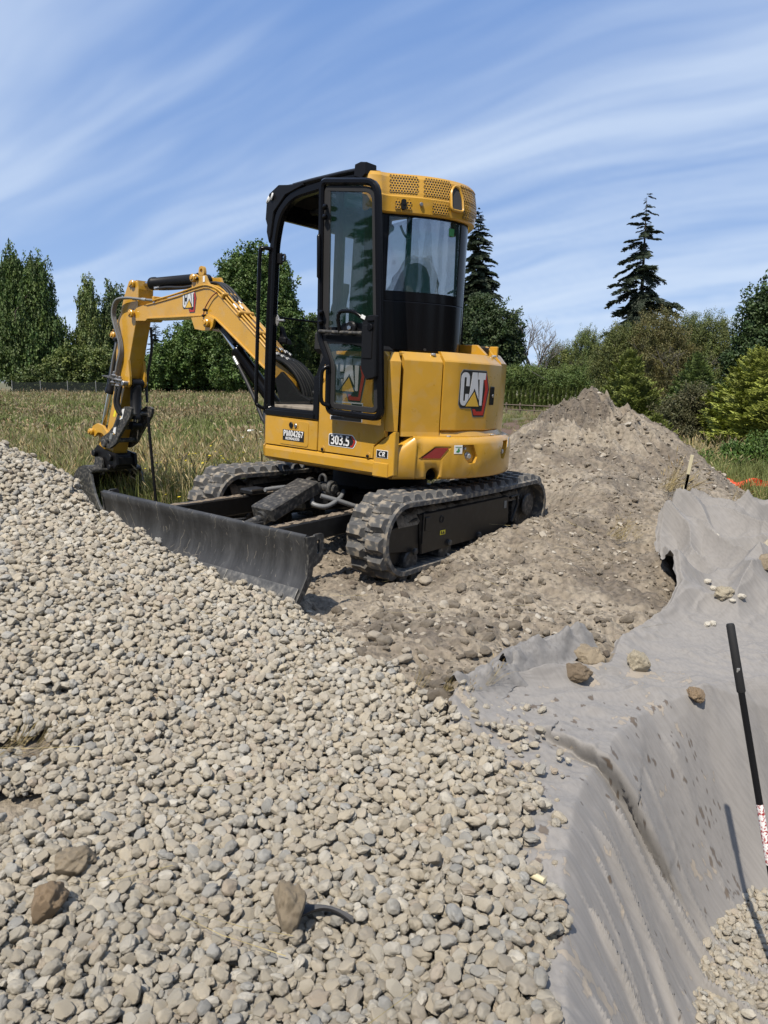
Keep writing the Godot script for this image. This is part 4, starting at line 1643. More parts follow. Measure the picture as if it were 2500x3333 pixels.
	for zz in [-0.08, 0.08]:
		b = MB.new()
		b.prism(pv([[1.70, 0.30], [1.52, 0.315], [1.30, 0.30], [1.5, 0.24], [1.74, 0.16]]), zz - 0.008, zz + 0.008, 0.002)
		part("rib_plate", b, "dusty_steel", cover)
	b = MB.new()
	for zz in [-0.11, 0.09]:
		b.cyl(Vector3(0.667, 0.457, zz), Vector3(0.667, 0.457, zz + 0.035), 0.056, 20, 5, 0.006)
	b.cyl(Vector3(0.667, 0.457, -0.125), Vector3(0.667, 0.457, 0.125), 0.030, 16, 6, 0.006)
	b.cyl(Vector3(0.63, 0.42, -0.13), Vector3(0.63, 0.42, -0.10), 0.016, 10, 6, 0.004)
	var ear := part("pivot_ear", b, "dusty_steel")
	b = MB.new()
	var loop := []
	for k in 13:
		var a := PI * k / 12.0
		loop.append(Vector3(0.70 + 0.0 * k, 0.505 + sin(a) * 0.045, -0.035 + cos(a) * 0.03))
	b.tube(loop, 0.011, 7, 3)
	part("shackle", b, "dusty_steel", ear)
	# hoses down to the blade cylinder
	for hz in [[Vector3(0.55, 0.43, -0.10), Vector3(0.66, 0.40, -0.16), Vector3(0.80, 0.36, -0.17), Vector3(0.86, 0.37, -0.10), Vector3(0.82, 0.40, -0.05)], [Vector3(0.45, 0.33, -0.30), Vector3(0.56, 0.34, -0.25), Vector3(0.70, 0.39, -0.17), Vector3(0.79, 0.42, -0.10)], [Vector3(0.56, 0.40, 0.28), Vector3(0.72, 0.42, 0.30), Vector3(0.90, 0.415, 0.32)]]:
		b = MB.new()
		b.tube(curve(hz, 6), 0.016, 8, 3)
		part("hydraulic_hose", b, "braid")

# ---- house: panels, counterweight
func side_plate(called: String, a: Array, m: String, z_out := -0.742, thick := 0.03, bev := 0.004, radius := 0.0) -> MeshInstance3D:
	var b := MB.new()
	b.prism(rounded(a, radius) if radius > 0.0 else pv(a), z_out, z_out + thick, bev)
	return upart(called, b, m)

func tail_plan(r: float, a0: float, a1: float, n: int) -> PackedVector2Array: # angles in degrees, 180 is straight back
	var out := PackedVector2Array()
	for k in n + 1:
		var a := deg_to_rad(lerpf(a0, a1, float(k) / n))
		out.append(Vector2(cos(a) * r, sin(a) * r))
	return out

func build_house() -> void:
	var b := MB.new()
	# deck and hidden core that carries the panels
	b.T = Transform3D(ACROSS, Vector3.ZERO)
	var deck := pv([[0.50, -0.715], [-0.60, -0.715], [-0.66, -0.62], [-0.78, -0.36], [-0.85, 0.0], [-0.78, 0.36], [-0.60, 0.70], [0.50, 0.70], [0.80, 0.22], [0.80, -0.18], [0.50, -0.3]])
	b.prism(deck, -0.10, -0.012, 0.004)
	var core := pv([[-0.02, -0.70], [-0.58, -0.70], [-0.64, -0.60], [-0.76, -0.34], [-0.83, -0.1], [-0.83, 0.12], [-0.76, 0.36], [-0.60, 0.69], [0.40, 0.69], [0.40, 0.25], [-0.02, 0.2]])
	b.prism(core, -0.77, -0.10, 0.004)
	upart("house_frame", b, "black_matte")
	# lower skirt
	b = MB.new()
	wall(b, PackedVector2Array([Vector2(-0.556, -0.745), Vector2(0.476, -0.745)]), [[0.0, -0.045], [0.012, -0.02], [0.03, -0.004], [0.085, 0.0], [0.104, -0.004], [0.112, -0.014]], 0.03, 1.0)
	upart("side_skirt", b, "yellow")
	b = MB.new()
	wall(b, PackedVector2Array([Vector2(0.484, -0.745), Vector2(0.508, -0.738), Vector2(0.515, -0.70), Vector2(0.515, -0.30)]), [[0.018, -0.03], [0.03, -0.006], [0.104, 0.0], [0.112, -0.008], [0.12, -0.010], [0.32, -0.010], [0.326, -0.016]], 0.03, 1.0)
	upart("front_corner_panel", b, "yellow")
	# sill panel under the doorway
	var sill := side_plate("sill_panel", [[0.478, 0.118], [0.478, 0.322], [-0.041, 0.314], [-0.041, 0.118]], "yellow", -0.741, 0.04, 0.006)
	b = MB.new()
	var hatch := rounded([[0.326, 0.133], [0.326, 0.303], [0.041, 0.302], [0.041, 0.132]], 0.022)
	b.prism(hatch, -0.7450, -0.738, 0.002)
	part("hatch", b, "yellow", sill)
	b = MB.new()
	b.prism(rounded([[0.235, 0.248], [0.235, 0.296], [0.138, 0.295], [0.138, 0.247]], 0.02), -0.7475, -0.7445, 0.0006)
	part("latch_plate", b, "yellow_fitting", sill)
	for q in [[0.207, 0.272, 0.020, "black"], [0.162, 0.27, 0.015, "steel"]]:
		b = MB.new()
		b.cyl(Vector3(q[0], q[1], -0.7472), Vector3(q[0], q[1], -0.755), q[2], 16, 3, 0.003)
		part("latch", b, q[3], sill)
	# number plate
	b = MB.new()
	b.box(Vector3(0.186, 0.199, -0.7463), Vector3(0.212, 0.074, 0.002), 0.0004)
	tag(part("number_label", b, "black_print", sill), "black label with white inventory number")
	var FACE := Basis(Vector3.UP, PI)
	lettering(sill, "PM04267", Transform3D(FACE, Vector3(0.186, 0.211, -0.7478)), 0.042, 0.80, "white_print")
	lettering(sill, "RE906335", Transform3D(FACE, Vector3(0.192, 0.176, -0.7478)), 0.0175, 1.30, "white_print")
	# large side panel behind the doorway
	var sp := side_plate("side_panel", [[-0.050, 0.118], [-0.050, 0.665], [-0.075, 0.72], [-0.13, 0.785], [-0.60, 0.792], [-0.628, 0.765], [-0.628, 0.262], [-0.548, 0.200], [-0.542, 0.118]], "yellow", -0.741, 0.04, 0.006)
	for q in [[-0.099, 0.137], [-0.505, 0.133], [-0.078, 0.60]]:
		b = MB.new()
		b.cyl(Vector3(q[0], q[1], -0.741), Vector3(q[0], q[1], -0.744), 0.020, 18, 3, 0.001)
		part("bolt_seat", b, "yellow_fitting", sp)
		b = MB.new()
		b.cyl(Vector3(q[0], q[1] - 0.003, -0.744), Vector3(q[0], q[1] - 0.003, -0.753), 0.011, 6, -1, 0.002)
		part("bolt", b, "black", sp)
	b = MB.new() # fluted grip recess lines of the panel press
	badge(sp, Transform3D(FACE, Vector3(-0.172, 0.522, -0.7415)), 0.284)
	# operating notice under the door edge
	b = MB.new()
	b.box(Vector3(-0.30, 0.401, -0.7425), Vector3(0.285, 0.124, 0.0012), 0.0003)
	part("notice", b, "silver_print", sp)
	b = MB.new()
	b.box(Vector3(-0.25, 0.412, -0.7438), Vector3(0.175, 0.085, 0.001), 0.0003)
	part("notice", b, "gold_print", sp)
	b = MB.new()
	b.box(Vector3(-0.39, 0.412, -0.7438), Vector3(0.09, 0.085, 0.001), 0.0003)
	part("notice", b, "black_print", sp)
	lettering(sp, "CAT", Transform3D(FACE, Vector3(-0.388, 0.432, -0.7450)), 0.022, 0.9, "white_print", 0.001)
	b = MB.new()
	b.box(Vector3(-0.30, 0.352, -0.7438), Vector3(0.27, 0.022, 0.001), 0.0003)
	part("notice", b, "black_print", sp)
	# model number: outlined figures on a dark plate ending in a red hexagon
	b = MB.new()
	b.prism(rounded([[-0.152, 0.165], [-0.152, 0.246], [-0.225, 0.25], [-0.366, 0.252], [-0.404, 0.211], [-0.378, 0.164]], 0.014), -0.7432, -0.7405)
	part("model_plate", b, "white_print", sp)
	b = MB.new()
	b.prism(rounded([[-0.157, 0.170], [-0.157, 0.241], [-0.225, 0.245], [-0.362, 0.247], [-0.398, 0.211], [-0.374, 0.169]], 0.012), -0.7444, -0.7432)
	part("model_plate", b, "black_print", sp)
	b = MB.new()
	b.prism(pv([[-0.352, 0.243], [-0.363, 0.243], [-0.393, 0.211], [-0.372, 0.172], [-0.348, 0.172], [-0.353, 0.182], [-0.366, 0.183], [-0.379, 0.211], [-0.360, 0.232]]), -0.7452, -0.7444)
	part("model_plate", b, "red_print", sp)
	lettering(sp, "303.5", Transform3D(FACE, Vector3(-0.258, 0.207, -0.7455)), 0.064, 0.76, "white_print")
	# quarter panel
	b = MB.new()
	var qplan := PackedVector2Array([Vector2(-0.679, -0.672), Vector2(-0.656, -0.722), Vector2(-0.640, -0.740), Vector2(-0.633, -0.742)])
	wall(b, qplan, [[0.300, 0.0], [0.735, 0.0], [0.79, -0.045]], 0.03, 1.0)
	upart("corner_ridge", b, "yellow")
	b = MB.new()
	b.prism(pv([[-0.551, 0.002], [-0.551, 0.192], [-0.632, 0.252], [-0.70, 0.30], [-0.72, 0.30], [-0.72, 0.03], [-0.66, 0.006]]), -0.743, -0.70, 0.006)
	b.box(Vector3(-0.615, 0.055, -0.745), Vector3(0.125, 0.09, 0.012), 0.005)
	var qp := upart("quarter_panel", b, "yellow")
	b = MB.new()
	b.box(Vector3(-0.624, 0.155, -0.7445), Vector3(0.096, 0.050, 0.002), 0.0006)
	part("badge_plate", b, "white_print", qp)
	b = MB.new()
	b.box(Vector3(-0.624, 0.155, -0.7462), Vector3(0.088, 0.043, 0.0016), 0.0004)
	part("badge_plate", b, "black_print", qp)
	var skew := Basis(Vector3(1, 0, 0), Vector3(0.2, 1, 0), Vector3(0, 0, 1))
	lettering(qp, "CR", Transform3D(FACE * skew, Vector3(-0.624, 0.155, -0.7475)), 0.030, 1.0, "white_print")
	# rear panels round the engine
	b = MB.new()
	wall(b, PackedVector2Array([Vector2(-0.791, -0.386), Vector2(-0.765, -0.45), Vector2(-0.725, -0.54), Vector2(-0.690, -0.615), Vector2(-0.678, -0.640)]), [[0.27, 0.01], [0.30, 0.004], [0.745, 0.0], [0.752, -0.004], [0.80, -0.05]], 0.03, 1.0)
	upart("rear_panel", b, "yellow")
	b = MB.new()
	var dplan := PackedVector2Array([Vector2(-0.815, 0.285), Vector2(-0.838, 0.20), Vector2(-0.858, 0.12), Vector2(-0.869, 0.055), Vector2(-0.8715, 0.03), Vector2(-0.838, -0.262), Vector2(-0.834, -0.28), Vector2(-0.805, -0.354), Vector2(-0.796, -0.376)])
	wall(b, dplan, [[0.312, 0.002], [0.318, 0.006], [0.752, 0.006], [0.762, 0.0], [0.815, -0.055]], 0.03, 1.0)
	var ed := upart("engine_door", b, "yellow")
	var dx := (Vector2(-0.8715, 0.03) - Vector2(-0.838, -0.262)).normalized()
	var nrm := Vector3(-dx.y, 0, dx.x) * -1.0
	if nrm.x > 0: nrm = -nrm
	var BD := Basis(Vector3(dx.x, 0, dx.y), Vector3.UP, nrm)
	badge(ed, Transform3D(BD, Vector3(-0.8385, 0.463, -0.255) + nrm * 0.0066), 0.300)
	b = MB.new()
	b.box(Vector3(-0.8755, 0.545, 0.094), Vector3(0.014, 0.125, 0.042), 0.005, Basis(Vector3.UP, -0.17))
	var hl := part("door_latch", b, "black", ed)
	b = MB.new()
	b.cyl(Vector3(-0.878, 0.545, 0.098), Vector3(-0.888, 0.545, 0.098), 0.012, 12, 3, 0.003)
	part("lock", b, "steel", ed)
	# far rear corner with its raised intake box
	b = MB.new()
	wall(b, PackedVector2Array([Vector2(-0.60, 0.72), Vector2(-0.70, 0.55), Vector2(-0.775, 0.40), Vector2(-0.812, 0.292)]), [[0.27, 0.0], [0.77, 0.0], [0.83, -0.05]], 0.03, 1.0)
	upart("rear_panel", b, "yellow")
	b = MB.new()
	b.prism(pv([[-0.50, 0.79], [-0.50, 0.885], [-0.72, 0.885], [-0.80, 0.82], [-0.80, 0.79]]), 0.10, 0.13, 0.004)
	b.box(Vector3(-0.62, 0.84, 0.30), Vector3(0.30, 0.09, 0.02), 0.004)
	b.prism(pv([[-0.50, 0.79], [-0.50, 0.885], [-0.70, 0.885], [-0.77, 0.82], [-0.77, 0.79]]), 0.25, 0.28, 0.004)
	upart("intake_box", b, "yellow")
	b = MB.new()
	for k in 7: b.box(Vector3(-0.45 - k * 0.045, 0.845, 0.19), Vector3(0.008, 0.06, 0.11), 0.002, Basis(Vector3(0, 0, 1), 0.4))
	upart("intake_grille", b, "plastic_and_shade")
	# right side and top deck behind the cab
	b = MB.new()
	wall(b, PackedVector2Array([Vector2(0.45, 0.735), Vector2(-0.58, 0.735)]), [[0.0, 0.0], [0.74, 0.0], [0.79, -0.04]], 0.03, 1.0)
	upart("right_side_panel", b, "yellow")
	b = MB.new()
	b.T = Transform3D(ACROSS, Vector3.ZERO)
	b.prism(pv([[-0.06, -0.69], [-0.60, -0.69], [-0.64, -0.65], [-0.655, -0.59], [-0.755, -0.36], [-0.80, -0.20], [-0.815, 0.05], [-0.77, 0.28], [-0.60, 0.68], [0.30, 0.68], [0.30, 0.30], [-0.06, 0.28]]), -0.792, -0.772, 0.003)
	upart("top_deck", b, "yellow")
	b = MB.new()
	for q in [[-0.735, 0.797, -0.42], [-0.79, 0.820, 0.22]]:
		b.cyl(Vector3(q[0], q[1] - 0.012, q[2]), Vector3(q[0], q[1] + 0.003, q[2]), 0.018, 12, 4, 0.003)
	upart("deck_bolt", b, "zinc")
	# recessed ledge above the counterweight
	b = MB.new()
	wall(b, tail_plan(0.885, 150, 222, 18), [[0.262, 0.0], [0.275, 0.0], [0.305, -0.02], [0.31, -0.03]], 0.10, 1.0)
	upart("rear_ledge", b, "yellow")
	build_counterweight()

func build_counterweight() -> void:
	var plan := [Vector2(-0.700, -0.722), Vector2(-0.706, -0.712), Vector2(-0.740, -0.655), Vector2(-0.772, -0.597), Vector2(-0.779, -0.585)]
	for k in 34:
		var a := deg_to_rad(lerpf(-143.0, -238.0, k / 33.0))
		plan.append(Vector2(cos(a), sin(a)) * lerpf(0.968, 0.955, clampf(k / 4.0, 0, 1)))
	var rings := []
	var n := plan.size()
	for i in n:
		var a: Vector2 = plan[maxi(i - 1, 0)]
		var c: Vector2 = plan[mini(i + 1, n - 1)]
		var t := (c - a).normalized()
		var o := Vector2(t.y, -t.x)
		if o.dot(plan[i]) < 0: o = -o
		var top := 0.272
		if i < 2: top = 0.190
		elif i == 2: top = 0.232
		var ring := []
		for pr in [[-0.005, -0.05], [0.004, -0.012], [0.02, 0.0], [top - 0.045, 0.0], [top - 0.012, -0.018], [top, -0.045], [top, -0.20], [-0.005, -0.20]]:
			var p: Vector2 = plan[i] + o * pr[1]
			ring.append(Vector3(p.x, pr[0], p.y))
		rings.append(ring)
	var b := MB.new()
	smooth_id += 20
	b.loft(rings, true, true, smooth_id, true)
	smooth_id += 20
	var body := CSGMesh3D.new()
	body.mesh = b.done()
	var cut := CSGCombiner3D.new()
	cut.add_child(body)
	# pockets: outlines in tail coordinates (angle offset in metres, height)
	var pocket := func(ang: float, y: float, a: Array, depth: float):
		var c := CSGPolygon3D.new()
		c.polygon = pv(a)
		c.depth = depth + 0.05
		c.operation = CSGShape3D.OPERATION_SUBTRACTION
		var d := Vector3(cos(deg_to_rad(ang)), 0, sin(deg_to_rad(ang)))
		var B := Basis(Vector3(-d.z, 0, d.x), Vector3.UP, d)
		if B.determinant() < 0: B = Basis(Vector3(d.z, 0, -d.x), Vector3.UP, d)
		c.transform = Transform3D(B, Vector3(0, y, 0) + d * (0.957 + 0.05))
		cut.add_child(c)
		return Transform3D(B, Vector3(0, y, 0) + d * 0.957)
	var tl: Transform3D = pocket.call(-151.2, 0.170, [[-0.125, -0.036], [-0.01, 0.045], [0.105, 0.045], [0.11, 0.035], [0.04, -0.045], [-0.10, -0.045]], 0.012)
	var p1: Transform3D = pocket.call(-167.3, 0.164, [[-0.078, 0.052], [-0.07, 0.062], [0.03, 0.062], [0.072, -0.02], [0.055, -0.06], [0.0, -0.066], [-0.04, -0.03]], 0.035)
	var p2: Transform3D = pocket.call(166.0, 0.178, [[0.078, 0.052], [0.07, 0.062], [-0.03, 0.062], [-0.072, -0.02], [-0.055, -0.06], [0.0, -0.066], [0.04, -0.03]], 0.035)
	var ex := CSGCylinder3D.new()
	ex.radius = 0.05
	ex.height = 0.30
	ex.sides = 24
	ex.operation = CSGShape3D.OPERATION_SUBTRACTION
	var dd := Vector3(cos(deg_to_rad(-150.2)), 0, sin(deg_to_rad(-150.2)))
	ex.transform = Transform3D(Basis(dd.cross(Vector3.UP), dd, Vector3.UP) * Basis.from_scale(Vector3(1, 1, 1)), dd * 0.95 + Vector3(0, 0.028, 0))
	cut.add_child(ex)
	cut.name = "counterweight"
	cut.transform = TU
	EX.add_child(cut, true)
	for c in cut.get_children():
		c.name = "cut_shape"
		c.set("material", M.yellow)
	var cw := cut
	# lamp, bolts, sticker, exhaust
	b = MB.new()
	b.T = tl
	b.prism(pv([[-0.098, -0.030], [-0.008, 0.034], [0.088, 0.034], [0.032, -0.034], [-0.088, -0.034]]), -0.020, -0.002, 0.003)
	tag(part("reflector", b, "red_lens", cw), "red lozenge reflector")
	for q in [[p1, 0.006, -0.016, 0.026], [p1, -0.034, 0.036, 0.014], [p2, 0.0, -0.016, 0.024]]:
		b = MB.new()
		b.T = q[0]
		b.cyl(Vector3(q[1], q[2], -0.04), Vector3(q[1], q[2], -0.028), q[3], 16, 3, 0.003)
		b.cyl(Vector3(q[1], q[2], -0.03), Vector3(q[1], q[2], -0.010), q[3] * 0.68, 6, -1, 0.003)
		part("bolt", b, "zinc", cw)
	var d3 := Vector3(cos(deg_to_rad(-161.1)), 0, sin(deg_to_rad(-161.1)))
	b = MB.new()
	b.T = Transform3D(Basis(Vector3(d3.z, 0, -d3.x), Vector3.UP, d3), Vector3(0, 0.195, 0) + d3 * 0.9562)
	b.box(Vector3.ZERO, Vector3(0.066, 0.056, 0.002), 0.0005)
	part("sticker", b, "white_print", cw)
	b = MB.new()
	b.T = Transform3D(Basis(Vector3(d3.z, 0, -d3.x), Vector3.UP, d3), Vector3(0, 0.195, 0) + d3 * 0.9574)
	b.prism(pv([[-0.018, -0.016], [0.0, -0.02], [0.016, -0.008], [0.006, 0.002], [0.012, 0.008], [-0.006, 0.008], [-0.004, -0.006], [-0.012, -0.006]]), 0.0, 0.001)
	b.box(Vector3(0, 0.016, 0.0005), Vector3(0.05, 0.003, 0.001), 0.0002)
	part("sticker_print", b, "green_print", cw)
	var d4 := Vector3(cos(deg_to_rad(161.0)), 0, sin(deg_to_rad(161.0)))
	b = MB.new()
	b.T = Transform3D(Basis(Vector3(d4.z, 0, -d4.x), Vector3.UP, d4), Vector3(0, 0.225, 0) + d4 * 0.957)
	b.box(Vector3.ZERO, Vector3(0.03, 0.07, 0.002), 0.0005)
	part("sticker", b, "white_print", cw)
	b = MB.new()
	var de := dd * 0.80 + Vector3(0, 0.024, 0)
	b.tube([de, dd * 0.925 + Vector3(0, 0.024, 0)], 0.034, 18, 3, false)
	b.tube([dd * 0.925 + Vector3(0, 0.024, 0), de], 0.030, 18, 3, false)
	part("exhaust_pipe", b, "black_matte", cw)
	b = MB.new()
	for q in [[-0.835, 0.272, -0.33], [-0.885, 0.276, 0.12]]:
		b.cyl(Vector3(q[0], q[1], q[2]), Vector3(q[0], q[1] + 0.008, q[2]), 0.016, 12, 4, 0.003)
	part("bolt_cap", b, "zinc", cw)

# ---- cab
const CAB_REAR := [[-0.425, -0.690], [-0.445, -0.620], [-0.53, -0.53], [-0.607, -0.44], [-0.668, -0.34], [-0.698, -0.255], [-0.708, -0.165], [-0.694, -0.085], [-0.655, -0.01], [-0.585, 0.075], [-0.485, 0.172]]

func cab_plan(grow: float) -> PackedVector2Array:
	var src := []
	for q in CAB_REAR: src.append(Vector3(q[0], 0, q[1]))
	var fine := curve(src, 4)
	var out := PackedVector2Array()
	for k in range(fine.size() - 1, -1, -1): out.append(Vector2(fine[k].x, fine[k].z))
	if grow == 0.0: return out
	var res := PackedVector2Array()
	var n := out.size()
	for i in n:
		var t := (out[mini(i + 1, n - 1)] - out[maxi(i - 1, 0)]).normalized()
		res.append(out[i] + Vector2(t.y, -t.x) * grow)
	return res

func build_cab() -> void:
	var b := MB.new()
	# left side loop with the doorway
	var loop := rounded([[0.478, 0.352], [0.474, 1.05], [0.462, 1.50], [0.415, 1.70], [0.28, 1.802], [-0.05, 1.838], [-0.36, 1.842], [-0.395, 1.80], [-0.425, 0.84], [-0.17, 0.83], [-0.10, 0.76], [-0.028, 0.62], [-0.016, 0.352]], [0.05, 0.0, 0.06, 0.10, 0.10, 0.05, 0.03, 0.02, 0.02, 0.04, 0.05, 0.05, 0.05], 4)
	flat_sweep(b, loop, true, 0.062, 0.062, -0.712, 0.012)
	# door posts
	flat_sweep(b, pv([[-0.155, 0.84], [-0.150, 1.82]]), false, 0.06, 0.06, -0.712, 0.012)
	# heavier front post and sill seal
	flat_sweep(b, pv([[0.492, 0.335], [0.490, 0.90], [0.476, 1.46]]), false, 0.055, 0.075, -0.705, 0.014)
	b.box(Vector3(0.23, 0.345, -0.715), Vector3(0.52, 0.045, 0.065), 0.008)
	b.box(Vector3(-0.022, 0.47, -0.72), Vector3(0.064, 0.30, 0.055), 0.01)
	# right side loop
	var loop2 := rounded([[0.50, 0.352], [0.49, 1.05], [0.475, 1.60], [0.40, 1.78], [0.20, 1.83], [-0.40, 1.84], [-0.46, 1.75], [-0.49, 0.84], [-0.10, 0.82], [-0.05, 0.352]], 0.05, 3)
	flat_sweep(b, loop2, true, 0.07, 0.06, 0.195, 0.012)
	flat_sweep(b, pv([[0.50, 0.40], [0.485, 1.15], [0.47, 1.72]]), false, 0.12, 0.05, 0.175, 0.012)
	flat_sweep(b, pv([[0.005, 0.84], [0.012, 1.83]]), false, 0.035, 0.04, 0.20, 0.008)
	b.box(Vector3(0.22, 0.70, 0.2), Vector3(0.55, 0.62, 0.03), 0.006)
	# front header and sill
	b.box(Vector3(0.445, 1.735, -0.26), Vector3(0.07, 0.15, 0.88), 0.02)
	b.box(Vector3(0.475, 0.365, -0.26), Vector3(0.06, 0.075, 0.88), 0.012)
	# rear upper and lower cross bars
	b.box(Vector3(-0.40, 1.79, -0.26), Vector3(0.06, 0.09, 0.86), 0.012)
	var cab := upart("cab", b, "black_gloss")
	tag(cab, "black cab frame with an empty doorway", "", "")
	# roof: frame round a tinted pane, with a lamp cowl at the front corner
	b = MB.new()
	b.T = Transform3D(ACROSS, Vector3.ZERO)
	ring_plate(b, rounded([[0.45, -0.735], [0.45, 0.215], [-0.44, 0.215], [-0.40, -0.735]], 0.04), rounded([[0.30, -0.60], [0.30, 0.08], [-0.26, 0.08], [-0.26, -0.60]], 0.04), -1.868, -1.835)
	b.T = Transform3D()
	b.box(Vector3(0.10, 1.845, -0.26), Vector3(0.03, 0.03, 0.70), 0.005)
	flat_sweep(b, rounded([[0.30, 1.853], [0.10, 1.868], [-0.18, 1.882], [-0.37, 1.885]], 0.04), false, 0.032, 0.07, -0.715, 0.012)
	var roof := upart("roof", b, "black")
	b = MB.new()
	b.box(Vector3(0.02, 1.852, -0.26), Vector3(0.56, 0.008, 0.68), 0.002)
	part("roof_pane", b, "roof_glass", roof)
	b = MB.new()
	var cowl := pv([[0.482, 1.50], [0.508, 1.575], [0.505, 1.62], [0.522, 1.66], [0.515, 1.765], [0.490, 1.825], [0.40, 1.872], [0.25, 1.858], [0.17, 1.868], [0.16, 1.845], [0.33, 1.80], [0.44, 1.70], [0.465, 1.55]])
	b.prism(cowl, -0.755, -0.68, 0.008)
	b.prism(pv([[0.50, 1.70], [0.515, 1.765], [0.490, 1.825], [0.40, 1.872], [0.30, 1.86], [0.42, 1.76]]), -0.68, 0.20, 0.008)
	part("front_cowl", b, "black", roof)
	b = MB.new()
	b.cyl(Vector3(0.50, 1.785, -0.730), Vector3(0.515, 1.793, -0.745), 0.03, 16, 3, 0.004)
	b.cyl(Vector3(0.455, 1.80, -0.752), Vector3(0.462, 1.803, -0.762), 0.026, 16, 3, 0.004)
	part("work_lamp", b, "lamp_lens", roof)
	b = MB.new()
	b.prism(pv([[-0.295, 1.845], [-0.30, 1.915], [-0.345, 1.925], [-0.392, 1.918], [-0.395, 1.85], [-0.36, 1.825]]), -0.765, -0.66, 0.008)
	part("roof_joint", b, "black", roof)
	# floor
	b = MB.new()
	b.box(Vector3(0.21, 0.385, -0.26), Vector3(0.50, 0.03, 0.86), 0.004)
	part("floor_mat", b, "mat_floor", cab)
	b = MB.new()
	b.box(Vector3(-0.28, 0.60, -0.26), Vector3(0.46, 0.46, 0.80), 0.02)
	part("seat_base", b, "black_matte", cab)
	# glass
	b = MB.new()
	b.box(Vector3(0.474, 0.705, -0.26), Vector3(0.006, 0.60, 0.84), 0.001)
	tag(part("windscreen", b, "glass_front", cab), "lower half of the windscreen")
	b = MB.new()
	b.box(Vector3(0.474, 1.010, -0.26), Vector3(0.014, 0.014, 0.84), 0.003)
	part("windscreen_rail", b, "black", cab)
	b = MB.new()
	b.prism(pv([[-0.015, 1.03], [-0.015, 1.79], [-0.40, 1.79], [-0.455, 0.86], [-0.015, 0.86]]), 0.203, 0.208)
	part("side_pane", b, "glass", cab)
	b = MB.new()
	b.prism(pv([[0.04, 1.03], [0.04, 1.79], [0.38, 1.74], [0.43, 1.60], [0.43, 1.03]]), 0.203, 0.208)
	part("side_pane", b, "glass", cab)
	b = MB.new()
	b.prism(pv([[-0.185, 0.87], [-0.18, 1.80], [-0.37, 1.80], [-0.395, 0.87]]), -0.718, -0.713)
	part("side_pane", b, "glass", cab)
	var plan := cab_plan(0.0)
	b = MB.new()
	wall(b, plan, [[1.125, 0.0], [1.66, 0.0]], 0.006, 1.0)
	tag(part("rear_window", b, "glass", cab), "curved rear window")
	# printed borders on the rear window, inside face
	b = MB.new()
	var inner := cab_plan(0.003)
	var cut := func(i0: int, i1: int) -> PackedVector2Array:
		return inner.slice(i0, i1)
	var n := inner.size()
	wall(b, inner, [[1.12, 0.0], [1.178, 0.0]], 0.002, 1.0)
	wall(b, inner, [[1.628, 0.0], [1.665, 0.0]], 0.002, 1.0)
	wall(b, inner.slice(0, 17), [[1.178, 0.0], [1.628, 0.0]], 0.002, 1.0)
	wall(b, inner.slice(n - 6, n), [[1.178, 0.0], [1.628, 0.0]], 0.002, 1.0)
	part("window_border", b, "black_gloss", cab)
	b = MB.new()
	var gp := cab_plan(0.002)
	wall(b, gp.slice(19, 22), [[1.545, 0.0], [1.592, 0.0]], 0.001, 1.0)
	part("window_sticker", b, "green_print", cab)
	# black panel under the window
	b = MB.new()
	wall(b, cab_plan(0.004), [[0.795, -0.02], [0.815, -0.004], [1.112, 0.0], [1.126, -0.008]], 0.02, 1.0)
	part("rear_panel", b, "black_gloss", cab)
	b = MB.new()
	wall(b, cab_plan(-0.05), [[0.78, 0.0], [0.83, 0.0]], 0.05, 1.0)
	part("rear_gap_shade", b, "plastic_and_shade", cab)  # dark band painted as the shade of the gap below the rear panel
	for k in [34, 26]:
		b = MB.new()
		var p := cab_plan(0.002)[k]
		b.cyl(Vector3(p.x, 0.822, p.y), Vector3(p.x * 1.012, 0.822, p.y * 1.012), 0.009, 8, 3)
		part("bolt", b, "black_matte", cab)
	# left rear post
	b = MB.new()
	b.box(Vector3(-0.415, 1.24, -0.675), Vector3(0.05, 0.84, 0.11), 0.012, Basis(Vector3.UP, 0.35))
	part("rear_post", b, "black_gloss", cab)
	build_cab_inside(cab)
	build_roof_cap()
	# grab rail in front of the doorway
	b = MB.new()
	b.tube(curve([Vector3(0.47, 1.462, -0.745), Vector3(0.505, 1.462, -0.785), Vector3(0.528, 1.42, -0.79), Vector3(0.534, 1.0, -0.79), Vector3(0.532, 0.46, -0.79), Vector3(0.52, 0.39, -0.785), Vector3(0.49, 0.365, -0.74)], 5), 0.0135, 8, 3)
	upart("grab_rail", b, "black_gloss")
	b = MB.new()
	b.box(Vector3(0.425, 1.40, -0.70), Vector3(0.05, 0.075, 0.03), 0.008)
	b.tube([Vector3(0.40, 1.425, -0.70), Vector3(0.375, 1.425, -0.70), Vector3(0.372, 1.385, -0.70), Vector3(0.40, 1.38, -0.70)], 0.008, 6, 3)
	upart("door_striker", b, "black")
	b = MB.new()
	b.cyl(Vector3(0.43, 0.985, -0.70), Vector3(0.36, 0.985, -0.70), 0.008, 8, 3)
	b.prism(pv([[0.455, 0.985], [0.43, 1.025], [0.405, 0.985], [0.43, 0.945]]), -0.705, -0.695, 0.002)
	upart("door_pin", b, "zinc")
	b = MB.new()
	b.box(Vector3(0.405, 0.85, -0.66), Vector3(0.07, 0.05, 0.05), 0.012)
	b.prism(pv([[0.45, 0.95], [0.45, 0.83], [0.36, 0.825], [0.37, 0.855], [0.41, 0.87]]), -0.66, -0.62, 0.004)
	upart("latch_catch", b, "black")

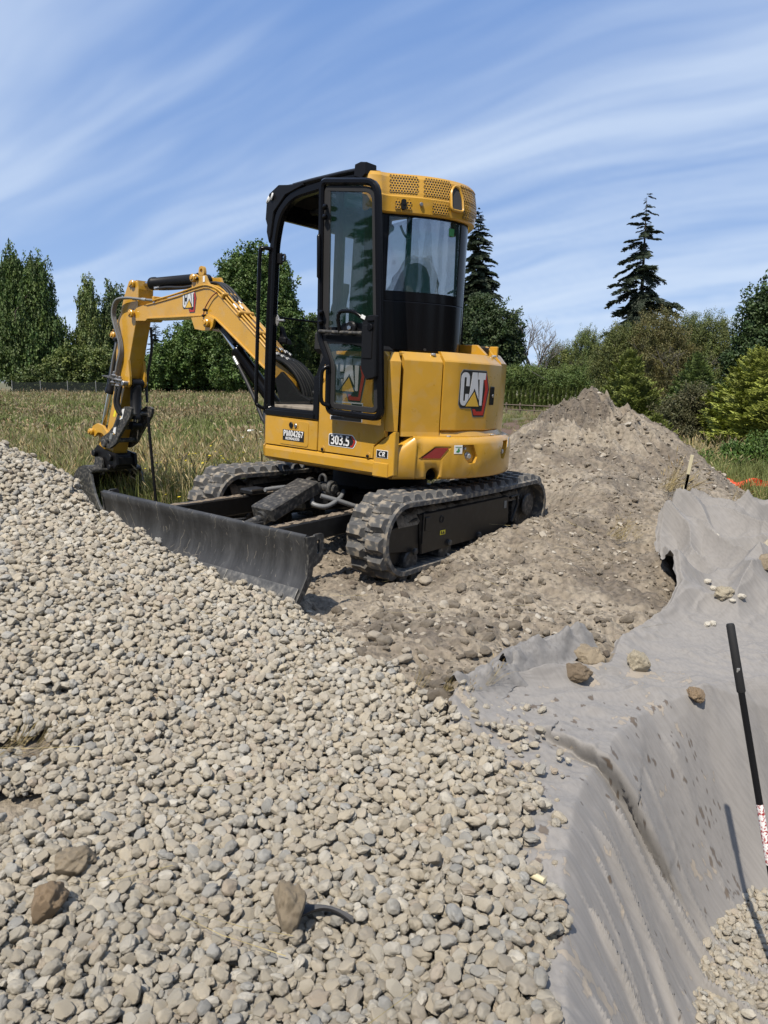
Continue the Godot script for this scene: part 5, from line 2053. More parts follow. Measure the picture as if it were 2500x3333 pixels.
func build_cab_inside(cab: Node) -> void:
	# seat back under a loose plastic cover
	var b := MB.new()
	var rings := []
	for q in [[0.80, 0.20, 0.075], [0.95, 0.225, 0.085], [1.10, 0.215, 0.08], [1.22, 0.185, 0.07], [1.32, 0.145, 0.06], [1.38, 0.09, 0.045], [1.40, 0.03, 0.02]]:
		var ring := []
		for k in 20:
			var a := TAU * k / 20.0
			ring.append(Vector3(-0.30 - (q[0] - 0.8) * 0.16 + cos(a) * q[2], q[0], -0.20 + sin(a) * q[1]))
		rings.append(ring)
	b.loft(rings, true, true, 5)
	b.box(Vector3(-0.12, 0.82, -0.20), Vector3(0.42, 0.10, 0.44), 0.035)
	part("seat", b, "seat", cab)
	b = MB.new()
	rings = []
	for j in 13:
		var t := j / 12.0
		var y := lerpf(0.98, 1.44, t)
		var ring := []
		for k in 26:
			var a := TAU * k / 26.0
			var wob := 1.0 + n_a.get_noise_3d(cos(a) * 1.5, y * 4.0, sin(a) * 1.5) * 0.30
			var wz := lerpf(0.27, 0.10, t * t * t)
			var wx := lerpf(0.13, 0.05, t * t)
			var corner := 0.10 * exp(-((a - 1.35) ** 2) / 0.06) * t
			ring.append(Vector3(-0.33 - (y - 0.8) * 0.10 + cos(a) * wx * wob, y + corner * 0.55 + n_b.get_noise_2d(a * 2.0, y * 3.0) * 0.02, -0.18 + sin(a) * wz * wob + corner * 0.6))
		rings.append(ring)
	b.loft(rings, true, false, 6)
	part("seat_cover", b, "plastic_film", cab)
	# consoles and levers
	for s in [-1.0, 1.0]:
		b = MB.new()
		b.box(Vector3(-0.02, 0.85, -0.26 + s * 0.31), Vector3(0.34, 0.16, 0.13), 0.03)
		b.box(Vector3(0.07, 0.95, -0.26 + s * 0.31), Vector3(0.14, 0.10, 0.11), 0.03)
		part("console", b, "black_matte", cab)
	b = MB.new()
	b.tube([Vector3(0.05, 0.98, -0.45), Vector3(0.035, 1.06, -0.45), Vector3(0.038, 1.13, -0.45), Vector3(0.028, 1.20, -0.45), Vector3(0.018, 1.25, -0.45)], [0.03, 0.018, 0.024, 0.03, 0.022], 12, 3)
	b.tube([Vector3(0.0, 1.075, -0.45), Vector3(0.075, 1.085, -0.45)], 0.018, 8, 3)
	part("joystick", b, "black", cab)
	b = MB.new()
	b.tube([Vector3(0.16, 1.0, -0.45), Vector3(0.138, 1.10, -0.45), Vector3(0.10, 1.16, -0.45), Vector3(0.088, 1.185, -0.45)], [0.010, 0.012, 0.018, 0.014], 10, 3)
	part("lever", b, "black", cab)
	b = MB.new()
	b.tube([Vector3(-0.13, 0.95, -0.52), Vector3(-0.15, 1.03, -0.52), Vector3(-0.155, 1.06, -0.52)], [0.012, 0.014, 0.024], 10, 3)
	part("lever", b, "black", cab)
	b = MB.new()
	b.tube([Vector3(0.10, 1.0, 0.06), Vector3(0.08, 1.10, 0.06), Vector3(0.075, 1.22, 0.06)], [0.02, 0.018, 0.026], 10, 3)
	part("joystick", b, "black", cab)
	for z in [-0.34, -0.20]:
		b = MB.new()
		b.box(Vector3(0.33, 0.47, z), Vector3(0.12, 0.02, 0.09), 0.006, Basis(Vector3(0, 0, 1), 0.5))
		b.tube([Vector3(0.31, 0.46, z), Vector3(0.34, 0.62, z), Vector3(0.33, 0.85, z)], 0.012, 6, 3)
		part("pedal", b, "black_matte", cab)
	# roof-mounted fittings seen through the glass
	b = MB.new()
	b.box(Vector3(-0.30, 1.60, -0.50), Vector3(0.12, 0.13, 0.16), 0.03)
	b.box(Vector3(-0.34, 1.53, -0.58), Vector3(0.05, 0.03, 0.14), 0.01)
	part("heater_duct", b, "black_matte", cab)
	b = MB.new()
	b.box(Vector3(0.22, 1.74, -0.42), Vector3(0.30, 0.035, 0.05), 0.01, Basis(Vector3.UP, 0.5))
	b.box(Vector3(0.10, 1.70, 0.02), Vector3(0.16, 0.05, 0.06), 0.02)
	part("roof_rail", b, "black", cab)
	b = MB.new()
	b.tube(curve([Vector3(-0.36, 1.62, -0.36), Vector3(-0.37, 1.57, -0.33), Vector3(-0.37, 1.555, -0.28), Vector3(-0.36, 1.61, -0.25)], 5), 0.009, 6, 3)
	part("coat_hook", b, "black", cab)

func build_roof_cap() -> void:
	var src := cab_plan(0.040)
	var plan := PackedVector2Array()
	plan.append(Vector2(-0.36, 0.235))
	for p in src: plan.append(p)
	plan.append(Vector2(-0.405, -0.752))
	plan.append(Vector2(-0.375, -0.755))
	var b := MB.new()
	wall(b, plan, [[1.640, -0.012], [1.648, 0.002], [1.735, 0.012], [1.745, 0.006], [1.765, 0.004], [1.852, -0.012], [1.876, -0.030], [1.886, -0.068]], 0.02, 1.0)
	b.T = Transform3D(ACROSS, Vector3.ZERO)
	var top := PackedVector2Array()
	for i in plan.size():
		var t := (plan[mini(i + 1, plan.size() - 1)] - plan[maxi(i - 1, 0)]).normalized()
		top.append(plan[i] - Vector2(t.y, -t.x) * 0.071)
	b.prism(top, -1.8885, -1.872, 0.003)
	b.T = Transform3D()
	var cap := upart("roof_cap", b, "yellow")
	tag(cap, "yellow perforated roof cap", "", "")
	# hexagonal vent cells in fields, shallow, over a sheet darkened as hole shade
	var arc := PackedVector2Array()
	var arclen := [0.0]
	for k in range(src.size() - 1, -1, -1): arc.append(src[k])
	for k in arc.size() - 1: arclen.append(arclen[k] + arc[k].distance_to(arc[k + 1]))
	var at := func(s: float, off: float) -> Array:
		var i := 0
		while i < arc.size() - 2 and arclen[i + 1] < s: i += 1
		var t: float = (s - arclen[i]) / (arclen[i + 1] - arclen[i])
		var p := arc[i].lerp(arc[i + 1], t)
		var d := (arc[i + 1] - arc[i]).normalized()
		var o := Vector2(-d.y, d.x)
		return [p + o * off, d, o]
	b = MB.new()
	var hole_shade := MB.new() # dark sheet behind the perforated cover, painted as the shade inside holes
	var fields := [[0.07, 0.245, 1.768, 1.866], [0.285, 0.465, 1.750, 1.866], [0.56, 0.80, 1.70, 1.864], [0.11, 0.20, 1.672, 1.728], [0.345, 0.445, 1.664, 1.730], [0.575, 0.70, 1.665, 1.692]]
	for f in fields:
		var row := 0
		var y: float = f[2]
		while y < f[3]:
			var s: float = f[0] + (0.0088 if row % 2 else 0.0)
			while s < f[1]:
				if not (y < 1.74 and s < 0.3 and absf(s - 0.155) < 0.022):
					var lean := 0.0
					var off := 0.0075
					if y > 1.765:
						lean = 0.18
						off = 0.004 - (y - 1.765) * 0.184
					if y > 1.852:
						lean = 0.6
						off = -0.012 - (y - 1.852) * 0.75
					if y > 1.735 and y <= 1.765: off = 0.004
					var q: Array = at.call(s, off + 0.0016)
					var d: Vector2 = q[1]
					var o: Vector2 = q[2]
					var up := Vector3(-o.x * lean, 1, -o.y * lean).normalized()
					var side := Vector3(d.x, 0, d.y)
					var c := Vector3(q[0].x, y, q[0].y)
					var nrm := side.cross(up).normalized()
					if nrm.dot(Vector3(o.x, 0, o.y)) < 0.0: nrm = -nrm
					var f0 := c + nrm * 0.0032
					for k in 6:
						var a0 := TAU * k / 6.0 + PI / 6
						var a1 := TAU * (k + 1) / 6.0 + PI / 6
						var e0 := side * cos(a0) + up * sin(a0)
						var e1 := side * cos(a1) + up * sin(a1)
						b.q4(f0 + e0 * 0.01016, f0 + e1 * 0.01016, f0 + e1 * 0.0070, f0 + e0 * 0.0070)
						b.q4(f0 + e0 * 0.0070, f0 + e1 * 0.0070, c + e1 * 0.0070, c + e0 * 0.0070)
						hole_shade.t3(c, c + e1 * 0.01016, c + e0 * 0.01016)
				s += 0.0176
			y += 0.0152
			row += 1
	tag(part("perforated_vents", b, "yellow", cap), "", "", "", "stuff")
	tag(part("vent_hole_shade", hole_shade, "plastic_and_shade", cap), "", "", "", "stuff")
	# intake with a raised rim; a dark plug stands in for the shaded opening
	var q: Array = at.call(0.505, 0.004)
	var o: Vector2 = q[2]
	var B := Basis(Vector3(q[1].x, 0, q[1].y), Vector3(-o.x * 0.2, 1, -o.y * 0.2).normalized(), Vector3(o.x, 0.2, o.y).normalized())
	var shape := rounded([[-0.050, -0.085], [-0.044, 0.03], [-0.012, 0.072], [0.028, 0.060], [0.050, 0.0], [0.048, -0.085]], 0.022)
	b = MB.new()
	b.T = Transform3D(B, Vector3(q[0].x, 1.772, q[0].y))
	flat_sweep(b, shape, true, 0.014, 0.020, 0.004, 0.006)
	part("intake_rim", b, "yellow", cap)
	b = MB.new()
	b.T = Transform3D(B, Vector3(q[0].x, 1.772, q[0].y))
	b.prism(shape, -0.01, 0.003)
	part("intake_shade", b, "plastic_and_shade", cap)
	# camera
	q = at.call(0.155, 0.012)
	B = Basis(Vector3(q[1].x, 0, q[1].y), Vector3.UP, Vector3(q[2].x, 0, q[2].y))
	b = MB.new()
	b.T = Transform3D(B, Vector3(q[0].x, 1.69, q[0].y))
	b.prism(rounded([[-0.016, -0.032], [-0.016, 0.032], [0.016, 0.032], [0.016, -0.032]], 0.015), -0.005, 0.014, 0.004)
	b.cyl(Vector3(0, 0.004, 0.012), Vector3(0, 0.004, 0.018), 0.008, 10, 3)
	part("camera_housing", b, "black", cap)
	q = at.call(0.265, 0.010)
	b = MB.new()
	b.T = Transform3D(Basis(Vector3(q[1].x, 0, q[1].y), Vector3.UP, Vector3(q[2].x, 0, q[2].y)), Vector3(q[0].x, 1.70, q[0].y))
	b.cyl(Vector3.ZERO, Vector3(0, 0, 0.012), 0.012, 10, 3, 0.003)
	part("bolt", b, "steel", cap)

# ---- the door, swung back flat against the side
func build_door() -> void:
	var b := MB.new()
	var outer := rounded([[-0.095, 1.822], [-0.128, 0.855], [-0.215, 0.70], [-0.222, 0.395], [-0.672, 0.385], [-0.555, 1.770]], [0.045, 0.04, 0.04, 0.055, 0.06, 0.09], 5)
	flat_sweep(b, outer, true, 0.042, 0.045, -0.832, 0.012)
	var door := upart("door", b, "black_gloss")
	tag(door, "glazed black cab door swung open against the side", "", "")
	# inner frame of the glass
	b = MB.new()
	flat_sweep(b, rounded([[-0.133, 1.778], [-0.165, 0.84], [-0.250, 0.68], [-0.256, 0.435], [-0.630, 0.428], [-0.528, 1.730]], [0.03, 0.03, 0.03, 0.03, 0.04, 0.07], 4), true, 0.035, 0.018, -0.826, 0.003)
	b.box(Vector3(-0.165, 1.33, -0.826), Vector3(0.035, 0.92, 0.016), 0.003, Basis(Vector3(0, 0, 1), -0.033))
	part("seal", b, "black_matte", door)
	# grey cross bar
	b = MB.new()
	b.tube([Vector3(-0.145, 0.902, -0.862), Vector3(-0.32, 0.897, -0.862)], 0.011, 8, 3)
	b.tube([Vector3(-0.325, 0.896, -0.862), Vector3(-0.515, 0.892, -0.862)], 0.011, 8, 3)
	part("cross_bar", b, "dusty_steel", door)
	b = MB.new()
	b.box(Vector3(-0.38, 0.855, -0.828), Vector3(0.46, 0.055, 0.012), 0.002)
	b.prism(pv([[-0.16, 0.885], [-0.27, 0.885], [-0.32, 0.955], [-0.50, 0.955], [-0.56, 0.885], [-0.59, 0.80], [-0.16, 0.86]]), -0.834, -0.822, 0.002)
	part("middle_rail", b, "black", door)
	b = MB.new()
	b.prism(pv([[-0.14, 1.77], [-0.165, 0.93], [-0.585, 0.93], [-0.520, 1.72], [-0.49, 1.76]]), -0.829, -0.823)
	part("door_pane", b, "glass_door", door)
	b = MB.new()
	b.prism(pv([[-0.18, 0.86], [-0.25, 0.68], [-0.255, 0.44], [-0.625, 0.43], [-0.595, 0.86]]), -0.829, -0.823)
	part("door_pane", b, "glass_door", door)
	# lock box
	b = MB.new()
	b.prism(rounded([[-0.525, 0.955], [-0.56, 0.995], [-0.632, 1.0], [-0.650, 0.63], [-0.575, 0.61], [-0.530, 0.68]], 0.012), -0.885, -0.835, 0.010)
	b.box(Vector3(-0.58, 0.84, -0.886), Vector3(0.075, 0.20, 0.012), 0.004)
	var lock := part("lock_box", b, "black", door)
	b = MB.new()
	b.cyl(Vector3(-0.60, 0.925, -0.885), Vector3(-0.60, 0.925, -0.90), 0.022, 14, 3, 0.004)
	b.box(Vector3(-0.60, 0.965, -0.89), Vector3(0.05, 0.016, 0.016), 0.004)
	part("lock_lever", b, "black_gloss", door)
	b = MB.new()
	b.box(Vector3(-0.540, 0.985, -0.89), Vector3(0.035, 0.022, 0.004), 0.001, Basis(Vector3(0, 0, 1), 0.4))
	part("label_plate", b, "white_print", door)
	# loop handle and knob
	b = MB.new()
	b.tube(curve([Vector3(-0.325, 0.90, -0.862), Vector3(-0.318, 0.97, -0.875), Vector3(-0.325, 1.005, -0.878), Vector3(-0.35, 1.022, -0.88), Vector3(-0.44, 1.020, -0.88), Vector3(-0.48, 1.005, -0.88), Vector3(-0.535, 0.972, -0.87)], 5), 0.012, 8, 3)
	part("handle", b, "black_gloss", door)
	b = MB.new()
	b.cyl(Vector3(-0.405, 0.925, -0.83), Vector3(-0.405, 0.925, -0.86), 0.042, 20, 3, 0.008)
	part("knob", b, "black", door)
	b = MB.new()
	b.cyl(Vector3(-0.405, 0.925, -0.86), Vector3(-0.405, 0.925, -0.872), 0.017, 6, -1, 0.004)
	part("knob_bolt", b, "chrome", door)
	# outer grab bar at the lower hinge side
	b = MB.new()
	b.tube(curve([Vector3(-0.235, 0.685, -0.855), Vector3(-0.212, 0.66, -0.885), Vector3(-0.206, 0.60, -0.89), Vector3(-0.21, 0.48, -0.89), Vector3(-0.225, 0.445, -0.88), Vector3(-0.25, 0.435, -0.855)], 5), 0.013, 8, 3)
	part("grab_bar", b, "black_gloss", door)
	# hinges
	for y in [1.66, 1.60, 1.02, 0.96]:
		b = MB.new()
		b.tube([Vector3(-0.145, y, -0.85), Vector3(-0.165, y, -0.872), Vector3(-0.18, y, -0.872)], [0.018, 0.016, 0.010], 10, 3)
		part("hinge", b, "black_gloss", door)
	b = MB.new()
	b.tube([Vector3(-0.112, 1.50, -0.86), Vector3(-0.114, 1.485, -0.866), Vector3(-0.126, 1.24, -0.866), Vector3(-0.127, 1.225, -0.86)], [0.008, 0.013, 0.013, 0.006], 8, 3)
	part("hinge_cover", b, "black_gloss", door)

# ---- boom, stick, bucket
const ZC := 0.03

func boss(parent: Node, x: float, y: float, z: float, out: float, r: float, m := "yellow") -> void:
	var b := MB.new()
	b.cyl(Vector3(x, y, z), Vector3(x, y, z + out), r, 18, 3, 0.006)
	part("pin_boss", b, m, parent)
	b = MB.new()
	b.cyl(Vector3(x, y, z + out), Vector3(x, y, z + out * 1.35), r * 0.55, 14, 3, 0.004)
	part("pin", b, "yellow_fitting", parent)

func ram(called: String, a: Vector3, c: Vector3, split: float, rb: float, rr: float, m := "black") -> MeshInstance3D:
	var mid := a.lerp(c, split)
	var d := (c - a).normalized()
	var b := MB.new()
	b.tube([a, a + d * 0.02, a + d * 0.05, mid - d * 0.05, mid - d * 0.045, mid], [rb * 0.8, rb * 0.95, rb, rb, rb * 1.12, rb * 1.12], 20, 3)
	b.cyl(a - Vector3(0, 0, rb * 1.1), a + Vector3(0, 0, rb * 1.1), rb * 0.9, 14, 4)
	var o := upart(called, b, m)
	b = MB.new()
	b.tube([mid - d * 0.01, c], rr, 16, 3)
	part("cylinder_rod", b, "chrome", o)
	b = MB.new()
	b.cyl(c - Vector3(0, 0, rb), c + Vector3(0, 0, rb), rr * 1.7, 14, 3, 0.004)
	part("rod_eye", b, m, o)
	return o

func hose(parent: Node, pts: Array, r := 0.011, m := "hose", called := "hydraulic_hose") -> void:
	var b := MB.new()
	b.tube(curve(pts, 5), r, 8, 3)
	part(called, b, m, parent)

func build_boom() -> void:
	var b := MB.new()
	var top := [[3.207, 1.156], [3.150, 1.184], [3.06, 1.196], [2.838, 1.214], [2.514, 1.262], [2.23, 1.312], [2.10, 1.330], [2.02, 1.326], [1.94, 1.298], [1.86, 1.246], [1.635, 1.088], [1.341, 0.882], [1.128, 0.715], [1.03, 0.665], [0.93, 0.61], [0.885, 0.56]]
	var bot := [[0.885, 0.495], [0.93, 0.455], [1.02, 0.452], [1.08, 0.49], [1.139, 0.575], [1.333, 0.690], [1.716, 0.928], [1.832, 1.0], [1.924, 1.055], [1.989, 1.080], [2.069, 1.090], [2.512, 1.078], [2.985, 1.068], [3.024, 1.044], [3.208, 1.045]]
	b.prism(pv(top + bot), ZC - 0.092, ZC + 0.092, 0.006)
	var boom := upart("boom", b, "yellow")
	tag(boom, "bent yellow boom", "", "")
	# flanges along both edges
	b = MB.new()
	flat_sweep(b, pv([[2.985, 1.070], [2.512, 1.080], [2.069, 1.093], [1.989, 1.083], [1.924, 1.058], [1.832, 1.003], [1.716, 0.931], [1.333, 0.693], [1.139, 0.578]]), false, 0.016, 0.212, ZC, 0.003)
	flat_sweep(b, pv([[3.0, 1.196], [2.838, 1.214], [2.514, 1.262], [2.23, 1.312], [2.10, 1.330], [2.02, 1.326], [1.94, 1.298], [1.86, 1.246], [1.635, 1.088], [1.341, 0.882], [1.128, 0.715]]), false, 0.014, 0.205, ZC, 0.003)
	part("flange", b, "yellow", boom)
	# lifting eye plates
	for z in [ZC - 0.098, ZC + 0.070]:
		b = MB.new()
		var eye_o := rounded([[2.19, 1.44], [2.175, 1.52], [2.115, 1.52], [2.095, 1.44]], 0.035, 4)
		var eye_i := PackedVector2Array()
		for k in eye_o.size():
			var d := (eye_o[k] - Vector2(2.145, 1.478)).normalized()
			eye_i.append(Vector2(2.145, 1.478) + d * 0.020)
		if z < ZC: ring_plate(b, eye_o, eye_i, z, z + 0.028)
		b.prism(pv([[2.285, 1.300], [2.275, 1.43], [2.235, 1.455], [2.192, 1.4395], [2.093, 1.4395], [2.06, 1.385], [1.99, 1.32], [2.1, 1.32]]), z, z + 0.028, 0.004)
		part("lug_plate", b, "yellow", boom)
	b = MB.new()
	b.box(Vector3(2.10, 1.405, ZC - 0.1005), Vector3(0.028, 0.05, 0.002), 0.0004)
	part("label_plate", b, "white_print", boom)
	boss(boom, 2.243, 1.418, ZC - 0.098, -0.03, 0.036)
	boss(boom, 2.19, 1.412, ZC - 0.098, -0.022, 0.016, "black")
	# cylinder bracket on the underside
	for z in [ZC - 0.115, ZC + 0.087]:
		b = MB.new()
		b.prism(pv([[2.265, 1.070], [2.209, 0.968], [2.10, 0.955], [1.987, 0.957], [1.95, 0.99], [1.93, 1.06], [2.0, 1.085]]), z, z + 0.028, 0.005)
		part("bracket", b, "yellow", boom)
	boss(boom, 2.017, 1.021, ZC - 0.115, -0.035, 0.038)
	boss(boom, 2.062, 1.045, ZC - 0.115, -0.02, 0.016, "black")
	# nose pin and foot pin
	boss(boom, 3.225, 1.115, ZC - 0.105, -0.035, 0.040)
	boss(boom, 3.215, 1.145, ZC - 0.105, -0.02, 0.016, "black")
	b = MB.new()
	b.cyl(Vector3(1.005, 0.525, ZC - 0.115), Vector3(1.005, 0.525, ZC + 0.115), 0.075, 24, 3, 0.008)
	b.cyl(Vector3(1.005, 0.525, ZC - 0.135), Vector3(1.005, 0.525, ZC + 0.13), 0.045, 20, 3, 0.006)
	part("foot_boss", b, "yellow", boom)
	b = MB.new()
	b.cyl(Vector3(1.045, 0.615, ZC - 0.10), Vector3(1.045, 0.615, ZC - 0.112), 0.014, 10, 3)
	part("bolt", b, "black", boom)
	# emblem on the near side
	badge(boom, Transform3D(Basis(Vector3.UP, PI) * Basis(Vector3(0, 0, 1), 0.03), Vector3(2.418, 1.152, ZC - 0.0925)), 0.205)
	# steel lines along the back of the boom
	for k in 5:
		var z := ZC - 0.092 + k * 0.030
		var up := 0.028 + (k % 2) * 0.012
		var pts := []
		for p in [[1.18, 0.76], [1.341, 0.882], [1.50, 0.993], [1.635, 1.088], [1.78, 1.19], [1.90, 1.275]]: pts.append(Vector3(p[0] - up * 0.57, p[1] + up * 0.82, z))
		if k < 2:
			for p in [[2.0, 1.335], [2.10, 1.345], [2.25, 1.325], [2.514, 1.280], [2.70, 1.252], [2.86, 1.232]]: pts.append(Vector3(p[0], p[1] + 0.006 + 0.006 * k, z - 0.012))
		b = MB.new()
		b.tube(curve(pts, 4), 0.0085, 8, 3)
		part("hydraulic_line", b, "yellow", boom)
	for p in [[1.60, 1.088], [1.36, 0.92], [2.86, 1.235], [1.82, 1.245]]:
		b = MB.new()
		b.box(Vector3(p[0], p[1] + 0.012, ZC - 0.035), Vector3(0.035, 0.05, 0.17), 0.008, Basis(Vector3(0, 0, 1), 0.62 if p[0] < 2 else -0.15))
		part("line_clamp", b, "yellow_fitting", boom)
	for k in 4:
		b = MB.new()
		var x := 1.66 + (k % 2) * 0.07
		b.cyl(Vector3(x, 1.145 + (x - 1.66) * 0.7, ZC - 0.08 + k * 0.035), Vector3(x + 0.05, 1.18 + (x - 1.66) * 0.7, ZC - 0.08 + k * 0.035), 0.013, 10, 3, 0.003)
		part("coupling", b, "zinc", boom)
	for k in 3:
		hose(boom, [Vector3(1.74, 1.215, ZC - 0.05 + k * 0.04), Vector3(1.88, 1.325, ZC - 0.05 + k * 0.04), Vector3(2.0, 1.375, ZC - 0.03 + k * 0.03), Vector3(2.12, 1.38, ZC - 0.02 + k * 0.02), Vector3(2.25, 1.385, ZC)], 0.013)
	# red control cable
	hose(boom, [Vector3(2.07, 1.075, ZC - 0.125), Vector3(2.06, 1.15, ZC - 0.115), Vector3(1.98, 1.24, ZC - 0.112), Vector3(1.90, 1.285, ZC - 0.11)], 0.005, "red_dark_print", "grease_line")
	for p in [[2.075, 1.085], [2.06, 1.135]]:
		b = MB.new()
		b.cyl(Vector3(p[0], p[1], ZC - 0.095), Vector3(p[0], p[1], ZC - 0.135), 0.012, 10, 3, 0.003)
		part("fitting", b, "black", boom)
	# couplings and black hose bundle at the foot
	for k in 14:
		b = MB.new()
		var s := float(k % 5) * 0.035
		var x := 1.17 - s + (k / 5) * 0.03
		var y := 0.80 - s * 0.55 + (k / 5) * 0.02
		var z := ZC - 0.10 + (k % 7) * 0.024
		b.cyl(Vector3(x, y, z), Vector3(x - 0.028, y - 0.018, z), 0.012, 8, 3, 0.002)
		part("coupling", b, "zinc", boom)
	for k in 7:
		var z := ZC - 0.11 + k * 0.028
		hose(boom, [Vector3(1.22, 0.80, z), Vector3(1.12, 0.745, z - 0.012), Vector3(0.98, 0.70, z - 0.02), Vector3(0.87, 0.62, z - 0.01), Vector3(0.80, 0.52, z), Vector3(0.76, 0.42, z)], 0.019 if k % 2 else 0.016)
	# swing bracket and boom ram
	b = MB.new()
	b.prism(pv([[1.08, 0.57], [1.0, 0.63], [0.90, 0.56], [0.78, 0.46], [0.66, 0.42], [0.66, 0.08], [0.84, 0.06], [1.0, 0.16], [1.1, 0.22], [1.12, 0.30], [1.0, 0.36]]), ZC - 0.155, ZC - 0.12, 0.006)
	b.prism(pv([[1.08, 0.57], [1.0, 0.63], [0.90, 0.56], [0.78, 0.46], [0.66, 0.42], [0.66, 0.08], [0.84, 0.06], [1.0, 0.16], [1.1, 0.22], [1.12, 0.30], [1.0, 0.36]]), ZC + 0.12, ZC + 0.155, 0.006)
	b.cyl(Vector3(0.72, 0.04, ZC), Vector3(0.72, 0.44, ZC), 0.10, 20, 3, 0.01)
	upart("swing_bracket", b, "black_matte")
	ram("boom_cylinder", Vector3(1.10, 0.24, ZC), Vector3(2.017, 1.021, ZC), 0.70, 0.055, 0.028, "black_gloss")
	b = MB.new()
	b.prism(pv([[2.02, 1.06], [1.93, 1.045], [1.72, 0.86], [1.735, 0.835], [1.95, 0.985], [2.0, 0.99]]), ZC - 0.062, ZC - 0.052, 0.002)
	b.box(Vector3(1.84, 0.925, ZC), Vector3(0.26, 0.012, 0.12), 0.003, Basis(Vector3(0, 0, 1), 0.70))
	upart("rod_guard", b, "black_gloss")
	b = MB.new()
	b.cyl(Vector3(1.71, 0.735, ZC - 0.068), Vector3(1.64, 0.665, ZC - 0.070), 0.016, 10, 3, 0.004)
	upart("fitting", b, "zinc")
	b = MB.new()
	b.tube(curve([Vector3(1.64, 0.665, ZC - 0.07), Vector3(1.50, 0.52, ZC - 0.085), Vector3(1.36, 0.36, ZC - 0.10), Vector3(1.22, 0.20, ZC - 0.12), Vector3(1.0, 0.12, ZC - 0.12)], 6), 0.016, 8, 3)
	upart("hydraulic_hose", b, "hose")
	b = MB.new()
	b.tube(curve([Vector3(0.60, 0.36, -0.56), Vector3(0.62, 0.22, -0.60), Vector3(0.58, 0.10, -0.62), Vector3(0.50, 0.06, -0.62)], 6), 0.022, 8, 3)
	b.tube(curve([Vector3(1.0, 0.14, -0.25), Vector3(0.80, 0.28, -0.45), Vector3(0.66, 0.33, -0.58), Vector3(0.58, 0.26, -0.64), Vector3(0.52, 0.2, -0.66)], 6), 0.024, 8, 3)
	upart("hydraulic_hose", b, "hose")
	var sc := ram("stick_cylinder", Vector3(2.243, 1.420, ZC), Vector3(3.237, 1.402, ZC), 0.80, 0.056, 0.024, "black")
	for k in 2:
		hose(sc, [Vector3(2.28, 1.36, ZC - 0.04 - k * 0.02), Vector3(2.45, 1.345, ZC - 0.05 - k * 0.02), Vector3(2.70, 1.342 + k * 0.012, ZC - 0.05 - k * 0.02), Vector3(2.90, 1.35, ZC - 0.045 - k * 0.01), Vector3(2.96, 1.375, ZC - 0.03)], 0.013)
	b = MB.new()
	b.cyl(Vector3(2.92, 1.352, ZC - 0.05), Vector3(2.85, 1.350, ZC - 0.055), 0.017, 10, 3, 0.003)
	part("coupling", b, "zinc", sc)

